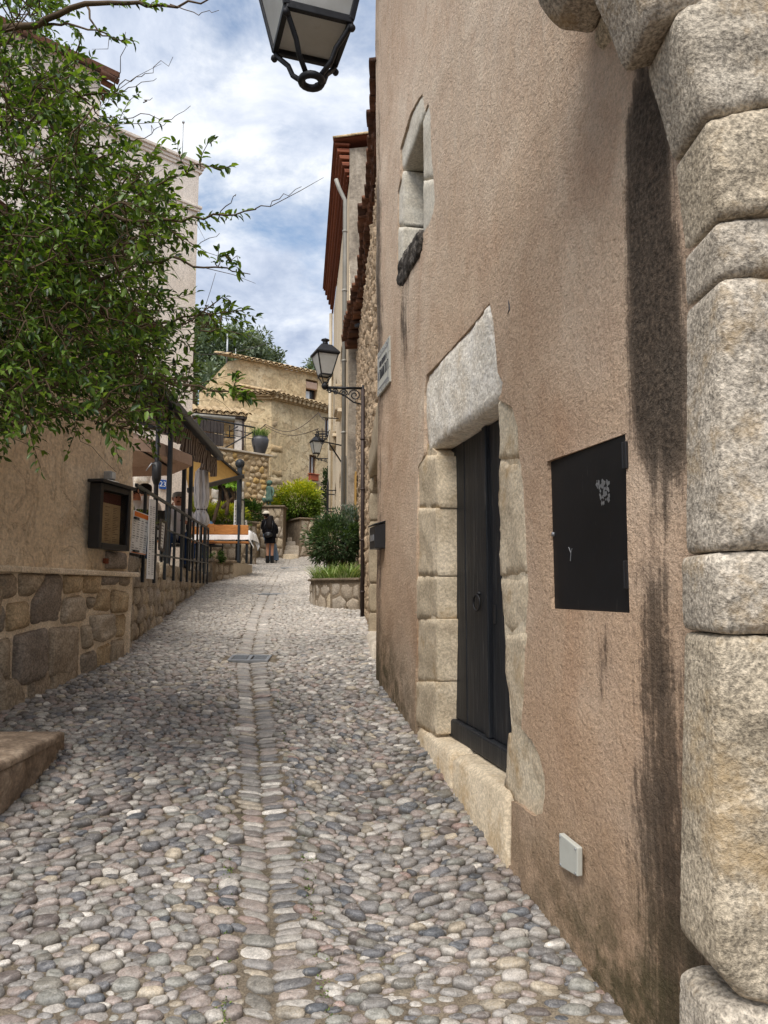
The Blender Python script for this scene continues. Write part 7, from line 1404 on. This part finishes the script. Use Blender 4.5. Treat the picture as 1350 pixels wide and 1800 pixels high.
def limb(pts, Y0, Y1, r0=.02, r1=.004, leaf=None, dens=26):
    L = [P(x, y, Y0 + (Y1 - Y0) * i / (len(pts) - 1)) for i, (x, y) in enumerate(pts)]; fine = []
    for i in range(len(L) - 1):
        for t in (0, .25, .5, .75): fine.append(L[i].lerp(L[i + 1], t) + Vector(RNG.normal(0, .008, 3)))
    fine.append(L[-1]); n = len(fine); bq.tube(fine, [r0 + (r1 - r0) * (i / (n - 1)) ** .7 for i in range(n)], 6); nodes.extend(fine[:int(n * .8)])
    if leaf:
        a, b_ = int(leaf[0] * (n - 1)), int(leaf[1] * (n - 1)); seg = fine[a:b_ + 1]
        if len(seg) > 1: spray(seg, max(3, int(dens * sum((seg[i + 1] - seg[i]).length for i in range(len(seg) - 1)))))
    return fine
j0 = trunk[4]
limb([(-180, 60), (-60, 60), (60, 42), (150, 8), (240, 4), (310, 12), (400, -4)], 4.0, 3.6, .035, .003, (.62, .82), 40)
limb([(60, 42), (120, 40), (185, 62), (235, 72)], 3.9, 3.7, .01, .002, (.5, 1), 34)
limb([(150, 8), (175, 60), (215, 75)], 3.9, 3.8, .008, .002)
limb([(-150, 380), (-20, 372), (80, 400), (130, 392), (180, 376), (230, 386), (300, 388), (380, 380), (450, 368)], 4.2, 3.4, .03, .003, (.60, .98), 40)
limb([(450, 368), (490, 350), (530, 328)], 3.4, 3.35, .003, .0012)
limb([(180, 376), (230, 352), (290, 318), (340, 296), (405, 292)], 3.9, 3.5, .009, .002, (.55, 1), 42)
limb([(330, 300), (318, 272), (302, 248)], 3.55, 3.5, .003, .0015, (0, 1), 42); limb([(350, 292), (358, 262), (376, 246)], 3.5, 3.5, .003, .0015, (.2, 1), 42)
limb([(-140, 560), (0, 540), (120, 520), (220, 470), (300, 455), (380, 470), (440, 482)], 4.1, 3.5, .022, .002, (.5, .72), 30)
limb([(375, 470), (388, 450), (412, 456), (420, 478)], 3.55, 3.5, .003, .0015, (.1, 1), 50); limb([(385, 468), (384, 440)], 3.5, 3.5, .003, .0015, (0, 1), 44)
limb([(-120, 640), (40, 640), (160, 600), (260, 575), (340, 552), (430, 545)], 4.0, 3.6, .018, .002, (.55, 1), 44)
limb([(300, 575), (350, 556), (395, 520), (405, 530)], 3.7, 3.6, .005, .002, (.3, 1), 40)
limb([(-150, 690), (0, 700), (120, 670), (240, 660), (330, 676), (400, 690), (432, 700)], 4.2, 3.2, .02, .002, (.78, 1), 46)
limb([(405, 692), (412, 670), (416, 655)], 3.25, 3.2, .003, .0015, (0, 1), 60); limb([(412, 695), (430, 690), (445, 705)], 3.2, 3.2, .003, .0015, (0, 1), 60)
limb([(-120, 760), (20, 742), (130, 720), (220, 700), (290, 720), (320, 760)], 4.3, 3.9, .014, .002, (.5, 1), 40)
limb([(-100, 250), (20, 240), (90, 200), (130, 120), (140, 60), (135, 55)], 4.0, 3.7, .014, .002, (.65, 1), 34)
limb([(-130, 200), (40, 180), (120, 170), (200, 165), (215, 168)], 4.1, 3.8, .015, .002, (.4, 1), 40)
for pts_ in ([(195, 165), (230, 140), (265, 125), (304, 100)], [(195, 168), (240, 150), (275, 138)], [(170, 200), (230, 205), (300, 208), (335, 186)], [(200, 160), (212, 110), (221, 56)], [(230, 250), (262, 235), (292, 216)], [(250, 180), (268, 172)], [(320, 700), (345, 610), (379, 480)], [(300, 400), (345, 432), (386, 410)], [(240, 440), (300, 420), (340, 414)], [(60, 600), (90, 690), (140, 770), (205, 830)], [(300, 10), (350, 22), (385, 18)], [(380, 382), (412, 345), (415, 342)], [(180, 560), (260, 660), (300, 700)]): limb(pts_, 3.7, 3.5, .0032, .0012)
mask = np.array([(-260, -80), (40, -80), (90, 10), (60, 60), (70, 110), (130, 128), (205, 160), (232, 190), (196, 250), (252, 300), (300, 345), (352, 388), (292, 404), (250, 430), (268, 470), (230, 505), (320, 535), (405, 548), (412, 580), (350, 600), (335, 640), (352, 690), (300, 716), (260, 770), (200, 742), (150, 752), (100, 742), (40, 742), (0, 770), (-260, 820)])
cnt = 0; tw = []
while cnt < 2250:
    x, y = random.uniform(-260, 420), random.uniform(-80, 800)
    if not inpoly(np.array([[x, y]]), mask)[0]: continue
    dens = .22 + .78 * float(sst(420, 40, x + .0 * y)) * float(.35 + .65 * sst(60, 420, y)); cl = float(fbm(x * .016, y * .016, 77, 3)); dens *= float(sst(.34, .58, cl)) * 1.4 + .10 + .5 * float(sst(330, 560, y)) * float(sst(330, 150, x)); dens *= 1 - .6 * float(sst(90, 190, x)) * float(sst(360, 260, y))
    if y > 690: dens *= .55
    if x < -40: dens *= .45
    if random.random() > dens: continue
    Yv = random.triangular(3.1, 4.75, 4.0) if random.random() < .7 else random.uniform(4.1, 4.8); tw.append(P(x, y, Yv)); cnt += 1
hub = Vector((-2.6, 4.0, 3.4)); tw.sort(key=lambda p: (p - hub).length)
NA = [tuple(n_) for n_ in nodes]
for p in tw:
    arr = np.array(NA); dd = ((arr - np.array(p)) ** 2).sum(1) + .25 * np.maximum(0, arr[:, 0] - p.x + .05) ** 2 * 4; i = int(np.argmin(dd)); b0 = Vector(NA[i]); L = (p - b0).length
    mdp = b0.lerp(p, .5) + Vector(RNG.normal(0, .03, 3)) + Vector((0, 0, .05 * L)); bq.tube([b0, mdp, p], [.0045, .0035, .0022], 5, False); NA += [tuple(mdp), tuple(p)]
    dr = ((p - b0).normalized() * .6 + Vector((.55, -.05, .1)) + Vector(RNG.normal(0, .5, 3))).normalized(); ln = random.uniform(.10, .26); e = p + dr * ln + Vector((0, 0, -.02)); m_ = p.lerp(e, .5) + Vector(RNG.normal(0, .012, 3)); bq.tube([p, m_, e], [.0022, .0018, .001], 4, False); spray([p, m_, e], random.randint(4, 8))
for _ in range(260):                     # dead twigs inside the crown
    b0 = Vector(random.choice(NA)); e = b0 + Vector((random.uniform(-.1, .35), random.uniform(-.2, .2), random.uniform(-.25, .15))); bq.tube([b0, b0.lerp(e, .5) + Vector(RNG.normal(0, .02, 3)), e], [.002, .0016, .0008], 4, False)
bq.build('branches', MAT_TWIG, TR, True)
n = len(LP_); LC = leafcols(n, [S(84, 110, 42)[:3], S(100, 126, 50)[:3], S(66, 90, 38)[:3], S(50, 72, 34)[:3], S(120, 146, 62)[:3]], .25)
LC *= (.7 + .6 * fbm(np.array(LP_)[:, 0] * 3, np.array(LP_)[:, 2] * 3, 9, 2))[:, None]
leaves('crown', np.array(LP_), np.array(LD_), .045, .0185, LC, MAT_LEAF, TR, False, .32)['kind'] = 'stuff'
# ---------------------------------------------------------------- trees on the hill behind
def hilltree(label, px, py, Y, rx, rz, n, base, group='trees on the hill', name='hill_tree'):
    c = P(px, py, Y); T = thing(name, label, 'tree', (c.x, Y, c.z - rz * 1.6), group); gz = float(ground_z(np.array([c.x]), np.array([Y]))[0]); q = MB(); q.tube([(c.x, Y, min(gz, c.z - rz * 1.4) - .3), (c.x + .1, Y, c.z - rz * .5), (c.x, Y, c.z + rz * .3)], [.32, .24, .08], 8)
    cl = 60; cd = sph(cl); cc = np.array(c) + cd * (.35 + .6 * RNG.random((cl, 1)) ** .5) * np.array([rx, rx, rz]); k = RNG.integers(0, cl, n); off = sph(n) * RNG.random((n, 1)) ** .5 * (.26 + .12 * RNG.random((n, 1))) * rx
    for p in cc[:14]: q.tube([(c.x, Y, c.z - rz * .3), Vector(p)], [.1, .02], 5)
    q.build('trunk', MAT_BARK, T, True); leaves('crown', cc[k] + off, off + RNG.normal(0, .3, (n, 3)), .36, .16, leafcols(n, base, .3), MAT_FARLEAF, T, True)['kind'] = 'stuff'
HG = [S(108, 120, 96)[:3], S(92, 106, 82)[:3], S(124, 134, 110)[:3]]
hilltree('dark holm oak with a round crown above the ochre house roof', 432, 622, 60, 2.5, 2.2, 5200, HG); hilltree('grey-green pine crown between pink house and ochre house', 372, 625, 58, 2.6, 2.8, 5200, [S(112, 126, 100)[:3], S(96, 112, 86)[:3]])
hilltree('small tree just right of the pink house corner', 344, 592, 62, 1.5, 2.0, 2600, HG); hilltree('low tree behind the roof right of the lantern', 568, 654, 62, 1.6, 1.2, 2200, HG); hilltree('low bushy tree top behind the ochre house roof', 470, 640, 64, 1.6, 1.5, 2400, HG)
hilltree('wide tree low behind the pink house corner', 395, 690, 52, 2.4, 2.4, 3000, HG)
for k in range(60): pass
hw = 1400; xs_ = RNG.uniform(-60, 60, hw); ys_ = RNG.uniform(48, 110, hw); zs_ = ground_z(xs_, ys_); V_ = []
HWN = 26000; k = RNG.integers(0, hw, HWN); ps = np.stack([xs_[k], ys_[k], zs_[k] + 1.6], 1) + RNG.normal(0, 1, (HWN, 3)) * np.array([1.0, 1.0, .9]); o = leaves('hillside_wood', ps, RNG.normal(0, 1, (HWN, 3)), .8, .45, leafcols(HWN, HG, .3), MAT_FARLEAF, None, True); tag(o, 'grey-green wood covering the hill beyond the roofs', 'wood', None, 'stuff')
# leafy plant by the terrace and the creeper by the far wall
CR = thing('creeper', 'dark creeper on the far wall end below the small lantern', 'plant', P(578, 900, 22.8)); cq = P(578, 865, 22.8); bush(CR, (cq.x - .02, 22.8, cq.z), (.16, .2, 1.0), 1400, .07, .04, GREEND, 40, .3)
GP = thing('potted_grass', 'yellow-green feathery plant behind the menu case', 'plant', P(240, 905, 8.6)); gp = P(240, 895, 8.6); tuft(GP, gp.x - .06, 8.6, P(240, 925, 8.6).z - .25, 300, .5, .07, [S(150, 164, 60)[:3], S(126, 146, 52)[:3]])
q = MB(); q.lathe([(.1, 0), (.14, .3), (.15, .32)], (gp.x - .06, 8.6, TZ - .02), 14); q.build('pot', MAT_CLAYPOT, GP, True)
# ---------------------------------------------------------------- drain grates, weeds in the gutter, wires
def grate(label, y, w, d, nx, off=0):
    xc = float(gut(y)) + off; z = float(G(xc + .2, y)) + .012; sl = float((prof(y + .1) - prof(y - .1)) / .2); ax = (Vector((1, 0, 0)), Vector((0, 1, sl)).normalized(), Vector((0, -sl, 1)).normalized()); T = thing('drain_grate', label, 'drain', (xc, y, z), 'drain grates')
    c = Vector((xc, y, z))
    for sx_, sy_, a, b_ in ((0, -1, w, .03), (0, 1, w, .03), (-1, 0, .03, d - .06), (1, 0, .03, d - .06), (0, 0, .035, d - .06)): q = MB(); q.box(c + ax[0] * (sx_ * (w / 2 - .015)) + ax[1] * (sy_ * (d / 2 - .015)), (a, b_, .03), ax=ax); q.build('frame', MAT_STEEL, T, bevel=.003)
    for i in range(nx):
        x = -w / 2 + .03 + (i + .5) * (w - .06) / nx
        if abs(x) < .03: continue
        q = MB(); q.box(c + ax[0] * x - ax[2] * .004, ((w - .06) / nx * .55, d - .062, .02), ax=ax); q.build('bar', MAT_STEEL, T)
    q = MB(); q.box(c - ax[2] * .03, (w - .04, d - .04, .01), ax=ax); q.build('pit', MAT_BLACKPAINT, T)
grate('galvanised drain grate across the gutter in the middle of the street', 7.42, .40, .26, 22); grate('dark slotted drain across the gutter below the couple', 13.2, .7, .14, 16, .05); grate('far slotted drain right of the couple', 21.2, .7, .16, 14, .25)
n = 2600; side = RNG.choice([-1, 1], n); yy = RNG.choice([2.2, 2.45, 2.9, 3.35, 3.5, 4.1, 4.9, 5.3, 5.9, 6.3, 6.9], n, p=np.array([3, 3, 2, 3, 2, 1, 1, 2, 2, 3, 2]) / 24) + RNG.normal(0, .13, n); xx = gut(yy) + side * (ghalf(yy) + .03 + np.abs(RNG.normal(0, .022, n))); ps = np.stack([xx, yy, G(xx, yy) + .006 + .012 * RNG.random(n)], 1)
WG = leaves('gutter_weeds', ps, RNG.normal(0, 1, (n, 3)) * np.array([1, 1, .4]) + np.array([0, 0, .5]), .011, .006, leafcols(n, [S(92, 112, 46)[:3], S(74, 94, 40)[:3], S(112, 126, 60)[:3]], .25), MAT_FARLEAF, None, True); tag(WG, 'small green weeds and moss growing along the gutter stones', 'weeds', None, 'stuff')
def wire(label, pts, r=.008, sag=.15):
    L = []
    for (a, b_) in zip(pts[:-1], pts[1:]):
        for t in np.linspace(0, 1, 10): L.append(a.lerp(b_, t) - ZV * (sag * sin(pi * t)))
    q = MB(); q.tube(L, r, 5); o = q.build('cable', MAT_BROWNPIPE, None, True); tag(o, label, 'cable', 'overhead cables')
wire('dark cable from stone cottage to the ochre house corner', [P(421, 757, 26.3), P(467, 746, 28.7)], .02, .2); wire('thin cable sagging across the ochre house from its corner', [P(467, 746, 28.7), P(560, 725, 28.0), P(590, 700, 24)], .012, .5); wire('thin cable low across the ochre house to the basket arm', [P(467, 750, 28.7), P(560, 753, 25)], .012, .3); wire('thin cable in front of the hill trees', [P(330, 619, 25), P(400, 618, 27), P(470, 602, 30)], .012, .1)
# cracks in the ochre render
CK = thing('render_crack', 'short dark crack in the ochre wall right of the white lintel', 'crack', R1.p(*R1.uv(896, 540)))
q = MB(); q.tube([R1.p(*R1.uv(x, y), float(r1_disp(np.array([R1.uv(x, y)[0]]), np.array([R1.uv(x, y)[1]]))[0]) + .001) for x, y in ((895, 528), (897, 536), (898, 544), (895, 552))], [.001, .004, .005, .001], 5); q.build('crack', MAT_INK, CK)
